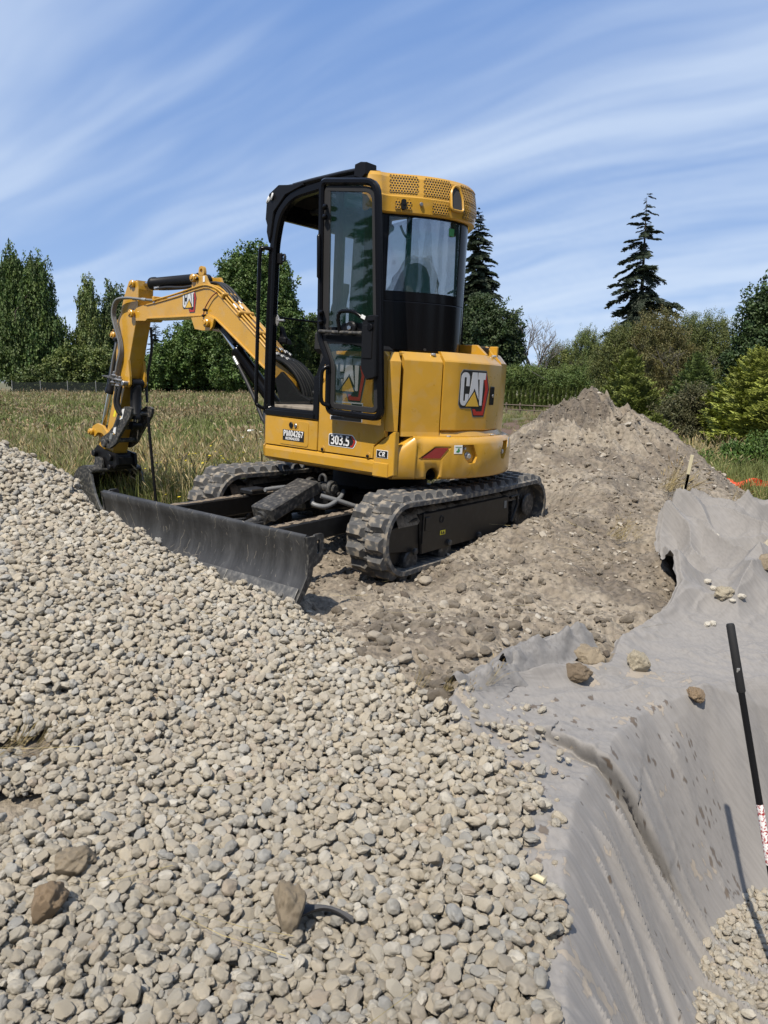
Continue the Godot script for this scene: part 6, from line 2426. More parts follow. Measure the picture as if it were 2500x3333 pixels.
func build_stick() -> void:
	var b := MB.new()
	var side := [[3.318, 1.431], [3.165, 1.434], [3.152, 1.351], [3.160, 1.19], [3.207, 1.006], [3.378, 0.464], [3.475, 0.20], [3.585, -0.12], [3.64, -0.33], [3.70, -0.365], [3.765, -0.34], [3.80, -0.26], [3.72, 0.0], [3.645, 0.20], [3.580, 0.484], [3.545, 0.86], [3.580, 0.94], [3.562, 1.015], [3.475, 1.125], [3.405, 1.286]]
	b.prism(pv(side), ZC - 0.085, ZC + 0.085, 0.006)
	var stick := upart("stick", b, "yellow")
	tag(stick, "yellow stick hanging from the boom", "", "")
	boss(stick, 3.237, 1.402, ZC - 0.085, -0.03, 0.036)
	boss(stick, 3.285, 1.385, ZC - 0.085, -0.018, 0.016, "black")
	boss(stick, 3.590, 0.905, ZC - 0.085, -0.03, 0.036)
	boss(stick, 3.575, 0.955, ZC - 0.085, -0.018, 0.015, "black")
	for z in [ZC - 0.10, ZC + 0.072]: # ears for the thumb cylinder
		b = MB.new()
		b.prism(pv([[3.40, 0.42], [3.315, 0.66], [3.29, 0.50], [3.29, 0.42], [3.32, 0.39], [3.36, 0.39]]), z, z + 0.028, 0.004)
		part("ear_plate", b, "yellow", stick)
	b = MB.new()
	b.cyl(Vector3(3.33, 0.43, ZC - 0.16), Vector3(3.33, 0.43, ZC + 0.12), 0.026, 14, 3, 0.004)
	part("pin", b, "steel", stick)
	# braided hoses over the stick's side
	for k in 3:
		var dz := -0.10 - k * 0.016
		hose(stick, [Vector3(2.86, 1.235, ZC - 0.09 + k * 0.03), Vector3(3.02, 1.245, ZC - 0.105), Vector3(3.26, 1.262, ZC + dz - 0.02), Vector3(3.43, 1.24, ZC + dz - 0.03), Vector3(3.50, 1.12, ZC + dz - 0.03), Vector3(3.47, 0.98, ZC + dz - 0.02), Vector3(3.43, 0.84, ZC + dz), Vector3(3.42, 0.72, ZC + dz), Vector3(3.47, 0.60, ZC + dz), Vector3(3.50, 0.50, ZC + dz)], 0.012, "braid")
	for p in [[3.045, 1.247], [3.20, 1.255]]:
		b = MB.new()
		b.cyl(Vector3(p[0], p[1], ZC - 0.115), Vector3(p[0] - 0.06, p[1] - 0.005, ZC - 0.112), 0.016, 10, 3, 0.003)
		part("coupling", b, "zinc", stick)
	hose(stick, [Vector3(3.47, 0.98, ZC - 0.12), Vector3(3.50, 0.80, ZC - 0.12), Vector3(3.56, 0.66, ZC - 0.12), Vector3(3.62, 0.50, ZC - 0.11), Vector3(3.66, 0.40, ZC - 0.10)], 0.012, "braid")
	b = MB.new()
	b.box(Vector3(3.50, 0.86, ZC - 0.12), Vector3(0.05, 0.04, 0.05), 0.008)
	part("hose_clamp", b, "black", stick)
	# valve fittings on a bracket
	b = MB.new()
	b.box(Vector3(3.56, 0.475, ZC - 0.13), Vector3(0.24, 0.014, 0.10), 0.003, Basis(Vector3(0, 0, 1), 0.12))
	part("valve_bracket", b, "dusty_steel", stick)
	for q in [[3.50, 0.50], [3.455, 0.46], [3.52, 0.43], [3.44, 0.40], [3.40, 0.455]]:
		b = MB.new()
		b.cyl(Vector3(q[0], q[1] + 0.04, ZC - 0.14), Vector3(q[0], q[1] - 0.035, ZC - 0.14), 0.018, 10, 3, 0.004)
		b.cyl(Vector3(q[0], q[1], ZC - 0.17), Vector3(q[0] - 0.05, q[1], ZC - 0.15), 0.013, 8, 3, 0.003)
		part("fitting", b, "steel", stick)
	for q in [[3.44, 3.40, 0.0], [3.385, 3.345, 0.02]]:
		hose(stick, [Vector3(q[0], 0.40, ZC - 0.14), Vector3(q[0] + 0.02, 0.31, ZC - 0.15), Vector3(q[0] + 0.035, 0.22, ZC - 0.15), Vector3(q[1] + 0.05, 0.13, ZC - 0.13), Vector3(q[1], 0.10, ZC - 0.10)], 0.020)
	hose(stick, [Vector3(3.22, 1.0, ZC + 0.10), Vector3(3.25, 0.80, ZC + 0.13), Vector3(3.30, 0.60, ZC + 0.13), Vector3(3.33, 0.40, ZC + 0.12), Vector3(3.30, 0.24, ZC + 0.11)], 0.014)
	b = MB.new()
	b.prism(pv([[3.585, 0.07], [3.555, 0.145], [3.585, 0.15], [3.625, 0.075]]), ZC - 0.0875, ZC - 0.0855)
	tag(part("warning_label", b, "yellow_print", stick), "yellow warning sticker")
	# bucket cylinder in front, thumb cylinder behind
	ram("bucket_cylinder", Vector3(3.600, 0.905, ZC), Vector3(3.965, -0.085, ZC), 0.60, 0.050, 0.026, "black")
	ram("thumb_cylinder", Vector3(3.33, 0.43, ZC), Vector3(3.345, 0.0, ZC), 0.84, 0.056, 0.026, "black")
	# bucket link
	for z in [ZC - 0.115, ZC + 0.085]:
		b = MB.new()
		b.prism(rounded([[4.02, -0.15], [3.985, -0.055], [3.89, -0.015], [3.78, -0.035], [3.70, -0.10], [3.68, -0.17], [3.73, -0.16], [3.80, -0.115], [3.88, -0.115], [3.93, -0.16], [3.97, -0.175]], 0.02), z, z + 0.03, 0.005)
		part("link_plate", b, "yellow", stick)
	boss(stick, 3.985, -0.115, ZC - 0.115, -0.035, 0.038)
	b = MB.new()
	b.prism(pv([[3.965, -0.10], [3.925, -0.12], [3.87, -0.30], [3.90, -0.36], [3.94, -0.34]]), ZC - 0.06, ZC + 0.06, 0.006)
	part("link_bar", b, "yellow", stick)
	build_bucket()

func build_bucket() -> void:
	# thumb: two curved, toothed cheek plates joined by bars
	var near := [[3.354, 0.172], [3.30, 0.196], [3.225, 0.200], [3.182, 0.183], [3.190, 0.130]]
	for k in 9: # serrated gripping edge
		var t := k / 8.0
		near.append([lerpf(3.205, 3.405, t), lerpf(0.105, -0.105, t) - 0.010])
		near.append([lerpf(3.205, 3.405, t) + 0.010, lerpf(0.105, -0.105, t) - 0.013])
	near.append_array([[3.432, -0.150], [3.468, -0.195], [3.538, -0.235], [3.60, -0.262], [3.666, -0.256], [3.735, -0.235], [3.772, -0.20], [3.755, -0.158], [3.70, -0.135], [3.60, -0.085], [3.52, -0.02], [3.478, 0.043], [3.44, 0.11]])
	for k in near.size(): near[k] = [near[k][0] + 0.03, near[k][1]]
	var thumb: MeshInstance3D
	for z in [ZC - 0.132, ZC + 0.105]:
		var b := MB.new()
		b.prism(pv(near), z, z + 0.032, 0.004)
		var o := upart("thumb", b, "dusty_steel") if thumb == null else part("cheek_plate", b, "dusty_steel", thumb)
		if thumb == null: thumb = o
	tag(thumb, "black hydraulic thumb with three cross bars", "", "")
	for p in [[3.31, 0.12], [3.395, -0.02], [3.515, -0.165]]:
		var b := MB.new()
		b.cyl(Vector3(p[0], p[1], ZC - 0.11), Vector3(p[0], p[1], ZC + 0.12), 0.024, 14, 3)
		part("cross_bar", b, "dusty_steel", thumb)
	var zt := ZC - 0.1332
	for q in [[[3.345, 0.165], [3.30, 0.175], [3.345, 0.07], [3.39, 0.055], "white_print"], [[3.50, -0.035], [3.46, -0.025], [3.475, -0.095], [3.535, -0.105], "white_print"], [[3.575, -0.10], [3.53, -0.095], [3.55, -0.16], [3.60, -0.165], "grey_print"], [[3.44, 0.06], [3.39, 0.05], [3.43, -0.02], [3.475, -0.005], "black"]]:
		var b := MB.new()
		b.T = Transform3D(Basis(), Vector3(0.03, 0, 0))
		b.prism(pv(q.slice(0, 4)), zt - 0.001, zt + 0.001)
		part("sticker", b, q[4], thumb)
	for q in [[3.375, 0.085, "gold_print"], [3.362, 0.10, "black_print"], [3.515, -0.09, "black_print"], [3.50, -0.098, "gold_print"]]:
		var b := MB.new()
		b.box(Vector3(q[0] + 0.03, q[1], zt - 0.002), Vector3(0.02, 0.014, 0.001), 0.0002, Basis(Vector3(0, 0, 1), 0.3))
		part("sticker_print", b, q[2], thumb)
	var b := MB.new()
	b.cyl(Vector3(3.65, -0.185, ZC - 0.140), Vector3(3.65, -0.185, ZC - 0.128), 0.02, 12, 3, 0.003)
	part("pin", b, "black", thumb)
	b = MB.new()
	b.cyl(Vector3(3.72, -0.215, ZC - 0.15), Vector3(3.72, -0.215, ZC + 0.12), 0.045, 16, 3, 0.006)
	part("pivot", b, "dusty_steel", thumb)
	# quick coupler
	b = MB.new()
	b.box(Vector3(3.72, -0.40, ZC), Vector3(0.38, 0.09, 0.20), 0.012, Basis(Vector3(0, 0, 1), -0.06))
	b.prism(pv([[3.94, -0.30], [3.88, -0.25], [3.78, -0.28], [3.62, -0.30], [3.52, -0.31], [3.50, -0.42], [3.55, -0.47], [3.86, -0.46], [3.93, -0.42]]), ZC - 0.125, ZC - 0.095, 0.005)
	b.prism(pv([[3.94, -0.30], [3.88, -0.25], [3.78, -0.28], [3.62, -0.30], [3.52, -0.31], [3.50, -0.42], [3.55, -0.47], [3.86, -0.46], [3.93, -0.42]]), ZC + 0.095, ZC + 0.125, 0.005)
	b.cyl(Vector3(3.89, -0.335, ZC - 0.17), Vector3(3.89, -0.335, ZC + 0.17), 0.035, 16, 3, 0.005)
	b.cyl(Vector3(3.60, -0.35, ZC - 0.16), Vector3(3.60, -0.35, ZC + 0.16), 0.040, 16, 3, 0.005)
	b.cyl(Vector3(3.845, -0.45, ZC - 0.17), Vector3(3.845, -0.45, ZC + 0.17), 0.030, 16, 3, 0.005)
	b.cyl(Vector3(3.60, -0.455, ZC - 0.16), Vector3(3.60, -0.455, ZC + 0.16), 0.030, 16, 3, 0.005)
	var cp := upart("quick_coupler", b, "black")
	b = MB.new()
	for z in [ZC - 0.175, ZC + 0.145]:
		b.prism(rounded([[3.74, -0.36], [3.70, -0.42], [3.70, -0.55], [3.80, -0.56], [3.86, -0.48], [3.84, -0.37]], 0.03), z, z + 0.03, 0.004)
	part("hanger_plate", b, "dusty_steel", cp)
	b = MB.new()
	b.box(Vector3(3.655, -0.405, ZC - 0.05), Vector3(0.006, 0.02, 0.04), 0.001)
	part("lock_indicator", b, "red_print", cp)
	# bucket: shell bent from plate, cheeks, side cutters and lip
	b = MB.new()
	var shell := [[3.700, -0.505], [3.760, -0.475], [3.86, -0.470], [3.97, -0.51], [4.06, -0.60], [4.09, -0.72], [4.04, -0.83], [3.93, -0.895], [3.78, -0.905], [3.545, -0.868]]
	var r_out := []
	var r_in := []
	for p in curve(to3(shell), 3):
		r_out.append(p)
	var left := []
	var rings := []
	for i in r_out.size():
		var t: Vector3 = (r_out[mini(i + 1, r_out.size() - 1)] - r_out[maxi(i - 1, 0)]).normalized()
		var nn := Vector3(-t.y, t.x, 0) * 0.014
		rings.append([r_out[i] + Vector3(0, 0, ZC - 0.29), r_out[i] + Vector3(0, 0, ZC + 0.29), r_out[i] + nn + Vector3(0, 0, ZC + 0.29), r_out[i] + nn + Vector3(0, 0, ZC - 0.29)])
	smooth_id += 10
	b.loft(rings, true, true, smooth_id, true)
	smooth_id += 10
	var bucket := upart("bucket", b, "dusty_steel")
	tag(bucket, "black digging bucket resting in the grass", "", "")
	for z in [ZC - 0.303, ZC + 0.289]:
		b = MB.new()
		b.prism(pv([[3.70, -0.505], [3.760, -0.472], [3.86, -0.466], [3.97, -0.505], [4.065, -0.60], [4.095, -0.72], [4.045, -0.835], [3.93, -0.902], [3.78, -0.91], [3.545, -0.872], [3.60, -0.80], [3.655, -0.68], [3.69, -0.58]]), z, z + 0.014, 0.003)
		part("cheek_plate", b, "dusty_steel", bucket)
		b = MB.new()
		b.prism(pv([[3.715, -0.53], [3.69, -0.53], [3.665, -0.62], [3.62, -0.72], [3.55, -0.82], [3.50, -0.875], [3.56, -0.885], [3.66, -0.74], [3.70, -0.63]]), z - 0.006, z + 0.020, 0.003)
		part("side_cutter", b, "edge_steel", bucket)
	b = MB.new()
	b.box(Vector3(3.555, -0.872, ZC), Vector3(0.12, 0.022, 0.60), 0.004, Basis(Vector3(0, 0, 1), 0.12))
	part("lip", b, "edge_steel", bucket)
	b = MB.new()
	b.cyl(Vector3(3.715, -0.498, ZC - 0.29), Vector3(3.715, -0.498, ZC + 0.29), 0.024, 14, 3)
	part("torque_tube", b, "dusty_steel", bucket)

func to3(a: Array) -> Array:
	var out := []
	for p in a: out.append(Vector3(p[0], p[1], 0))
	return out

# ------------------------------------------------------------------ plants
func cluster(sd: int, leaves: int, radius: float, leaf: float, long := 1.0) -> ArrayMesh: # loose ball of folded leaves
	var r := RandomNumberGenerator.new()
	r.seed = sd
	var st := SurfaceTool.new()
	st.begin(Mesh.PRIMITIVE_TRIANGLES)
	st.set_smooth_group(-1)
	for k in leaves:
		var d := Vector3(r.randfn(), r.randfn(), r.randfn()).normalized()
		var p := d * radius * pow(r.randf(), 0.5)
		var n := (d * 0.7 + Vector3(0, 0.8, 0) + Vector3(r.randfn(), r.randfn(), r.randfn()) * 0.5).normalized()
		var t := n.cross(Vector3(r.randfn(), r.randfn(), r.randfn())).normalized()
		var s := n.cross(t)
		var l := leaf * r.randf_range(0.7, 1.3) * long
		var w := leaf * r.randf_range(0.6, 1.0) * 0.55
		var v := r.randf_range(0.75, 1.25)
		st.set_color(Color(v, v, v * r.randf_range(0.8, 1.1)))
		var a := p - t * l * 0.5
		var b := p + t * l * 0.5 - n * l * 0.15
		var c := p + s * w + n * w * 0.25
		var e := p - s * w + n * w * 0.25
		for q in [a, c, b, a, b, e]: st.add_vertex(q)
	st.generate_normals()
	return st.commit()

func limb(b: MB, a: Vector3, c: Vector3, r0: float, r1: float, r: RandomNumberGenerator, bend := 0.12) -> void:
	var m := a.lerp(c, 0.5) + Vector3(r.randfn(), r.randfn() * 0.4, r.randfn()) * (c - a).length() * bend
	b.tube([a, a.lerp(m, 0.5) + (m - a.lerp(c, 0.5)) * 0.25, m, m.lerp(c, 0.5), c], [r0, lerpf(r0, r1, 0.3), lerpf(r0, r1, 0.5), lerpf(r0, r1, 0.75), r1], 6, 3, false)

var broad := []
var small_leaf := []
var n_tree := FastNoiseLite.new()

# lobes: [x, y, rx, ry] at depth z; grows a trunk, limbs and a crown of leaf clusters
func broadleaf(called: String, label: String, cat: String, group: String, z: float, lobes: Array, tint: Color, count: int, size: float, sd: int, kit: Array, bark := "bark", upright := 0.0, gaps := 0.0) -> Node3D:
	var r := RandomNumberGenerator.new()
	r.seed = sd
	var cx := 0.0
	var wsum := 0.0
	for l in lobes:
		cx += l[0] * l[2] * l[3]
		wsum += l[2] * l[3]
	cx /= wsum
	var o := thing(called, Vector3(cx, 0, z), label, cat, group)
	var b := MB.new()
	var topy := 0.0
	for l in lobes: topy = maxf(topy, l[1])
	limb(b, Vector3(0, -0.1, 0), Vector3(0.1, topy, 0), clampf(topy * 0.03, 0.03, 0.3), 0.03, r, 0.04)
	for l in lobes:
		for k in 3:
			var to := Vector3(l[0] - cx + r.randfn(0, 0.4) * l[2], l[1] + r.randfn(0, 0.4) * l[3], r.randfn(0, 0.4) * l[2])
			limb(b, Vector3(0, maxf(0.1, l[1] - l[3] * 0.9), 0), to, clampf(topy * 0.014, 0.012, 0.12), 0.012, r)
	mesh_node("trunk", b.done(), M[bark], o)
	var bufs := []
	for k in kit.size(): bufs.append(PackedFloat32Array())
	var made := 0
	var guard := 0
	while made < count and guard < count * 4:
		guard += 1
		var pick := r.randf() * wsum
		var l: Array = lobes[0]
		for q in lobes:
			pick -= q[2] * q[3]
			l = q
			if pick <= 0.0: break
		var d := Vector3(r.randfn(), r.randfn(), r.randfn()).normalized()
		var rough := 1.0 + n_tree.get_noise_3d(d.x * 1.6 + l[0], d.y * 1.6 + sd, d.z * 1.6) * 0.55 + n_tree.get_noise_3d(d.x * 5.0 + l[0], d.y * 5.0, d.z * 5.0 + sd) * 0.30
		var rad := pow(r.randf(), 0.4) * rough
		var p := Vector3(l[0] - cx + d.x * l[2] * rad, l[1] + d.y * l[3] * rad, d.z * minf(l[2], l[3] * 1.4) * rad)
		if p.y < 0.05: continue
		if gaps > 0.0 and n_tree.get_noise_3d((p.x + cx) * 1.1 / size * 0.35, p.y * 1.1 / size * 0.35, p.z * 1.1 / size * 0.35 + sd) < gaps - 0.5: continue
		var s := size * r.randf_range(0.6, 1.3)
		var B := Basis(Vector3(r.randfn(), r.randfn(), r.randfn()).normalized(), r.randf() * TAU) * Basis.from_scale(Vector3(s, s * (1.0 + upright), s))
		if upright > 0.0: B = Basis(Vector3.UP, r.randf() * TAU) * Basis(Vector3(1, 0, 0), r.randfn(0, 0.25)) * Basis.from_scale(Vector3(s * 0.7, s * (1.0 + upright), s * 0.7))
		var v := r.randf_range(0.75, 1.25)
		push(bufs[r.randi() % kit.size()], B, p, Color(tint.r * v * r.randf_range(0.9, 1.12), tint.g * v, tint.b * v * r.randf_range(0.8, 1.1)))
		made += 1
	for k in kit.size():
		if bufs[k].size(): tag(multi("foliage", o, kit[k], M.leaf, bufs[k]), "", "", "", "stuff")
	return o

# one conifer branch along +x, drooping, with needle sprays to both sides
func spray(sd: int, twigs: int, droop: float, width: float, blade: float) -> ArrayMesh:
	var r := RandomNumberGenerator.new()
	r.seed = sd
	var st := SurfaceTool.new()
	st.begin(Mesh.PRIMITIVE_TRIANGLES)
	st.set_smooth_group(-1)
	for k in twigs:
		var t := 0.12 + 0.88 * (k + r.randf()) / twigs
		var base := Vector3(t, -droop * t * t + 0.04 * sin(t * 9.0), 0)
		var reach := width * (1.0 - 0.75 * t) * r.randf_range(0.6, 1.2) + 0.05
		for s in [-1.0, 1.0]:
			var tip := base + Vector3(reach * 0.55, -reach * droop * r.randf_range(0.2, 1.4), s * reach)
			var steps := 3
			for q in steps:
				var a := base.lerp(tip, float(q) / steps)
				var c := base.lerp(tip, float(q + 1) / steps) + Vector3(0, r.randfn(0, 0.015), 0)
				var d := (c - a).normalized()
				var n := (Vector3.UP + Vector3(r.randfn(), 0, r.randfn()) * 0.5).normalized()
				var w := d.cross(n).normalized() * blade * r.randf_range(0.7, 1.3)
				var v := r.randf_range(0.75, 1.2)
				st.set_color(Color(v, v, v))
				for p in [a - w, c, a + w, a - w * 0.6 + n * blade * 0.6, c + d * blade, a + w * 0.3 - n * blade * 0.8]: st.add_vertex(p)
	st.set_color(Color(0.7, 0.6, 0.5))
	for k in 6:
		var a := Vector3(k / 6.0, -droop * (k / 6.0) ** 2, 0)
		var c := Vector3((k + 1) / 6.0, -droop * ((k + 1) / 6.0) ** 2, 0)
		for p in [a + Vector3(0, 0.008, 0.008), c, a - Vector3(0, 0.008, 0.008)]: st.add_vertex(p)
	st.generate_normals()
	return st.commit()

func conifer(called: String, label: String, group: String, at: Vector3, top: float, low: float, half: float, tint: Color, kit: Array, whorls: int, per: int, sd: int, rise: float, ragged: float, mat_key := "needle", shape := 0.8) -> Node3D:
	var r := RandomNumberGenerator.new()
	r.seed = sd
	var o := thing(called, at, label, "tree", group)
	var b := MB.new()
	var lean := r.randfn(0, 0.012) * top
	b.tube([Vector3(0, -0.1, 0), Vector3(lean * 0.3, top * 0.5, 0), Vector3(lean, top * 0.985, 0)], [top * 0.018 + 0.01, top * 0.010, 0.008], 7, 3, false)
	mesh_node("trunk", b.done(), M.bark, o)
	var bufs := []
	for k in kit.size(): bufs.append(PackedFloat32Array())
	for wv in whorls:
		var t := float(wv) / whorls
		var y := lerpf(low, top, t) + r.randfn(0, 0.01) * top
		var l := half * pow(1.0 - t, shape) + half * 0.05
		var shift := r.randf() * TAU
		for k in per:
			if r.randf() < ragged * 0.5: continue
			var az := shift + TAU * k / per + r.randfn(0, 0.25)
			var len := l * r.randf_range(1.0 - ragged, 1.0 + ragged * 0.35)
			var B := Basis(Vector3.UP, az) * Basis(Vector3(0, 0, 1), rise + 0.5 * t * t + r.randfn(0, 0.2)) * Basis.from_scale(Vector3(len, len * r.randf_range(0.8, 1.1), len * r.randf_range(0.75, 1.1)))
			var v := r.randf_range(0.7, 1.3)
			push(bufs[r.randi() % kit.size()], B, Vector3(lean * t, y + r.randf_range(-1.3, 1.3) * (top - low) / whorls, 0), Color(tint.r * v, tint.g * v, tint.b * v))
	for k in kit.size():
		if bufs[k].size(): tag(multi("foliage", o, kit[k], M[mat_key], bufs[k]), "", "", "", "stuff")
	return o

func twig_tree(b: MB, a: Vector3, dir: Vector3, len: float, rad: float, depth: int, r: RandomNumberGenerator) -> void:
	var c := a + dir * len
	b.tube([a, a.lerp(c, 0.5) + Vector3(r.randfn(), 0, r.randfn()) * len * 0.04, c], [rad, rad * 0.85, rad * 0.65], 5, 3, false)
	if depth == 0: return
	for k in 3 if depth > 2 else 2 + r.randi() % 2:
		var nd := (dir + Vector3(r.randfn(), r.randf() * 0.5, r.randfn()) * 0.55).normalized()
		twig_tree(b, a.lerp(c, r.randf_range(0.55, 1.0)), nd, len * r.randf_range(0.55, 0.8), rad * 0.6, depth - 1, r)

func tuft(sd: int, blades: int, h: float, spread: float, w: float, seeds: bool) -> ArrayMesh:
	var r := RandomNumberGenerator.new()
	r.seed = sd
	var st := SurfaceTool.new()
	st.begin(Mesh.PRIMITIVE_TRIANGLES)
	st.set_smooth_group(-1)
	for k in blades:
		var az := r.randf() * TAU
		var d := Vector3(cos(az), 0, sin(az))
		var root := d * spread * 0.35 * sqrt(r.randf()) + Vector3(r.randfn(), 0, r.randfn()) * spread * 0.15
		var hh := h * r.randf_range(0.55, 1.1)
		var lean := r.randf_range(0.08, 0.6) * hh
		var side := Vector3(-d.z, 0, d.x).rotated(Vector3.UP, r.randf_range(-1.0, 1.0)) * w
		var v := r.randf_range(0.7, 1.25)
		st.set_color(Color(v, v, v * r.randf_range(0.8, 1.0)))
		var p0 := root
		var p1 := root + Vector3(0, hh * 0.5, 0) + d * lean * 0.25
		var p2 := root + Vector3(0, hh * 0.85, 0) + d * lean * 0.62
		var p3 := root + Vector3(0, hh, 0) + d * lean
		for q in [p0 - side, p1, p0 + side, p1 - side * 0.8, p2, p1 + side * 0.8, p0 + side, p1 - side * 0.8, p1 + side * 0.8, p2 - side * 0.55, p3, p2 + side * 0.55, p1 + side * 0.8, p2 - side * 0.55, p2 + side * 0.55]: st.add_vertex(q)
		if seeds and k % 2 == 0:
			st.set_color(Color(1.5, 1.15, 1.05) * v)
			for s in 2:
				var a := p2.lerp(p3, 0.3)
				var up := (p3 - p2).normalized()
				var off := side.rotated(up, s * 1.6).normalized() * w * 2.6
				for q in [a - up * 0.02, a + up * h * 0.07 + off, a + up * h * 0.17, a - up * 0.02, a + up * h * 0.17, a + up * h * 0.07 - off]: st.add_vertex(q)
	st.generate_normals()
	return st.commit()

func build_vegetation() -> void:
	n_tree.seed = 5
	n_tree.frequency = 1.0
	n_tree.fractal_octaves = 2
	for k in 4: broad.append(cluster(700 + k, 22, 1.0, 0.52))
	for k in 3: small_leaf.append(cluster(720 + k, 34, 1.0, 0.26, 1.3))
	var sprays := []
	for k in 4: sprays.append(spray(740 + k, 34, 0.34, 0.36, 0.045))
	var fronds := []
	for k in 4: fronds.append(spray(760 + k, 20, -0.12, 0.36, 0.030))
	# ---- beyond the meadow
	var far_group := "trees beyond the meadow fence"
	broadleaf("poplar_tree", "tall twin-topped dark poplar at the end of the meadow fence", "tree", far_group, -74, [[-34.6,8.9,1.3,4.0],[-32.3,8.1,1.5,4.6],[-34.4,5.3,2.8,4.0],[-31.6,4.5,1.7,3.3],[-33.7,2.8,3.3,2.0]], Color(0.084, 0.128, 0.038), 5200, 0.42, 1, broad, "bark", 0.7)
	broadleaf("poplar_tree", "slender pale green poplar standing apart beyond the fence", "tree", far_group, -76, [[-28.4,7.2,0.9,3.7],[-28.0,4.8,1.5,2.8],[-29.1,3.9,1.3,2.3]], Color(0.137, 0.176, 0.058), 1500, 0.38, 2, broad, "bark", 0.8)
	broadleaf("alder_tree", "dark grey-green alder rising behind the raised stick", "tree", far_group, -78, [[-26.4,7.3,1.4,2.9],[-26.0,4.4,1.9,2.8]], Color(0.081, 0.115, 0.049), 1700, 0.42, 3, broad, "bark", 0.3)
	broadleaf("hedge_shrub", "bushy light green shrubs below the slender poplar", "shrub", "", -70, [[-27.5,2.9,1.9,1.4],[-25.4,2.7,1.7,1.5],[-29.0,2.3,1.7,0.9]], Color(0.125, 0.156, 0.048), 1700, 0.40, 4, broad)
	broadleaf("maple_tree", "low spreading maple below the boom cylinder", "tree", far_group, -66, [[-15.9,3.6,2.3,2.3],[-17.9,2.6,2.2,1.8],[-13.4,3.2,2.2,2.3],[-15.1,5.2,1.6,1.4],[-19.6,2.0,1.6,1.4]], Color(0.091, 0.146, 0.039), 5200, 0.36, 5, broad)
	broadleaf("maple_tree", "large round-headed maple behind the boom and cab", "tree", far_group, -60, [[-9.8,8.2,2.1,2.9],[-11.1,8.7,1.4,1.9],[-8.2,7.7,1.4,2.5],[-9.5,4.8,3.1,3.1],[-7.6,5.1,1.4,2.5],[-9.6,2.0,3.0,1.6]], Color(0.088, 0.140, 0.039), 8200, 0.33, 6, broad)
	broadleaf("maple_tree", "smaller maple seen through the open doorway", "tree", far_group, -75, [[-7.0,4.4,2.0,2.3],[-6.0,6.3,1.2,1.2],[-6.8,1.8,2.2,1.4]], Color(0.085, 0.12, 0.034), 2200, 0.38, 7, broad)
	broadleaf("maple_tree", "broad maple hidden behind the cab", "tree", far_group, -78, [[-3.2,3.1,3.3,2.3],[0.5,2.9,2.8,2.0]], Color(0.07, 0.105, 0.03), 2600, 0.42, 8, broad)
	broadleaf("maple_tree", "maple behind the engine cover", "tree", far_group, -80, [[4.3,3.1,3.4,2.4],[7.1,3.6,2.4,2.9]], Color(0.07, 0.105, 0.03), 2600, 0.42, 9, broad)
	broadleaf("hedge_shrub", "dense shrubs along the foot of the meadow fence", "shrub", "", -69.5, [[-20.5,1.3,2.5,0.9],[-16.4,1.1,2.5,0.8],[-29.8,1.5,2.8,1.1],[-12.7,1.1,2.5,0.8],[-24.8,1.2,2.5,0.9]], Color(0.085, 0.115, 0.036), 3000, 0.36, 10, broad)
	conifer("spruce_tree", "small dark spruce just beside the hanging stick", far_group, Vector3(-20.56, 0, -71), 6.9, 0.5, 1.5, Color(0.045, 0.062, 0.032), sprays, 34, 7, 11, -0.1, 0.35)
	conifer("spruce_tree", "second small spruce with a drooping side", far_group, Vector3(-19.5, 0, -72.5), 5.8, 0.5, 1.5, Color(0.048, 0.066, 0.034), sprays, 30, 7, 12, -0.1, 0.4)
	# ---- right of the machine
	var side_group := "trees behind the dirt heap"
	conifer("spruce_tree", "tall thin spruce beside the rear of the cab", side_group, Vector3(5.81, 0, -48), 11.5, 2.6, 2.3, Color(0.040, 0.058, 0.030), sprays, 50, 9, 13, -0.22, 0.42)
	conifer("spruce_tree", "tallest ragged spruce with gaps between its boughs", side_group, Vector3(13.63, 0, -42), 10.9, 1.8, 2.35, Color(0.044, 0.062, 0.034), sprays, 40, 6, 24, -0.28, 0.8, "needle", 0.7)
	broadleaf("chestnut_tree", "dark broad tree under the thin spruce", "tree", side_group, -44, [[6.0,3.9,1.5,1.8],[5.4,5.0,0.9,1.1],[6.8,3.1,0.9,1.5],[4.9,3.0,1.1,1.9],[6.0,1.4,1.6,1.2]], Color(0.051, 0.078, 0.032), 3600, 0.24, 15, broad)
	var bare := thing("bare_tree", Vector3(8.54, 0, -45), "leafless grey tree above the clipped hedge", "tree", side_group)
	var r := RandomNumberGenerator.new()
	r.seed = 33
	var b := MB.new()
	for k in 3: twig_tree(b, Vector3(r.randfn(0, 0.2), 0, r.randfn(0, 0.2)), Vector3(r.randfn(0, 0.12), 1, r.randfn(0, 0.12)).normalized(), 2.1, 0.075, 5, r)
	mesh_node("trunk", b.done(), M.bark_grey, bare)
	for q in [["willow_shrub", "airy pale willow shrub next to the leafless tree", -46.0, [[10.5,2.3,1.2,1.3],[9.8,1.6,1.4,1.0]], Color(0.163, 0.195, 0.072), 21], ["willow_shrub", "taller airy willow shrub right of the leafless tree", -45.0, [[11.6,2.9,0.9,1.4],[12.1,2.0,1.1,1.1]], Color(0.156, 0.195, 0.072), 22]]:
		broadleaf(q[0], q[1], "shrub", side_group, q[2], q[3], q[4], 1500, 0.22, q[5], small_leaf, "bark_grey", 0.2, 0.45)
		var o := get_child(get_child_count() - 1)
		b = MB.new()
		r.seed = q[5]
		for k in 5: twig_tree(b, Vector3(r.randfn(0, 0.5), 0, r.randfn(0, 0.3)), Vector3(r.randfn(0, 0.2), 1, r.randfn(0, 0.2)).normalized(), 1.3, 0.028, 4, r)
		mesh_node("branches", b.done(), M.bark_grey, o)
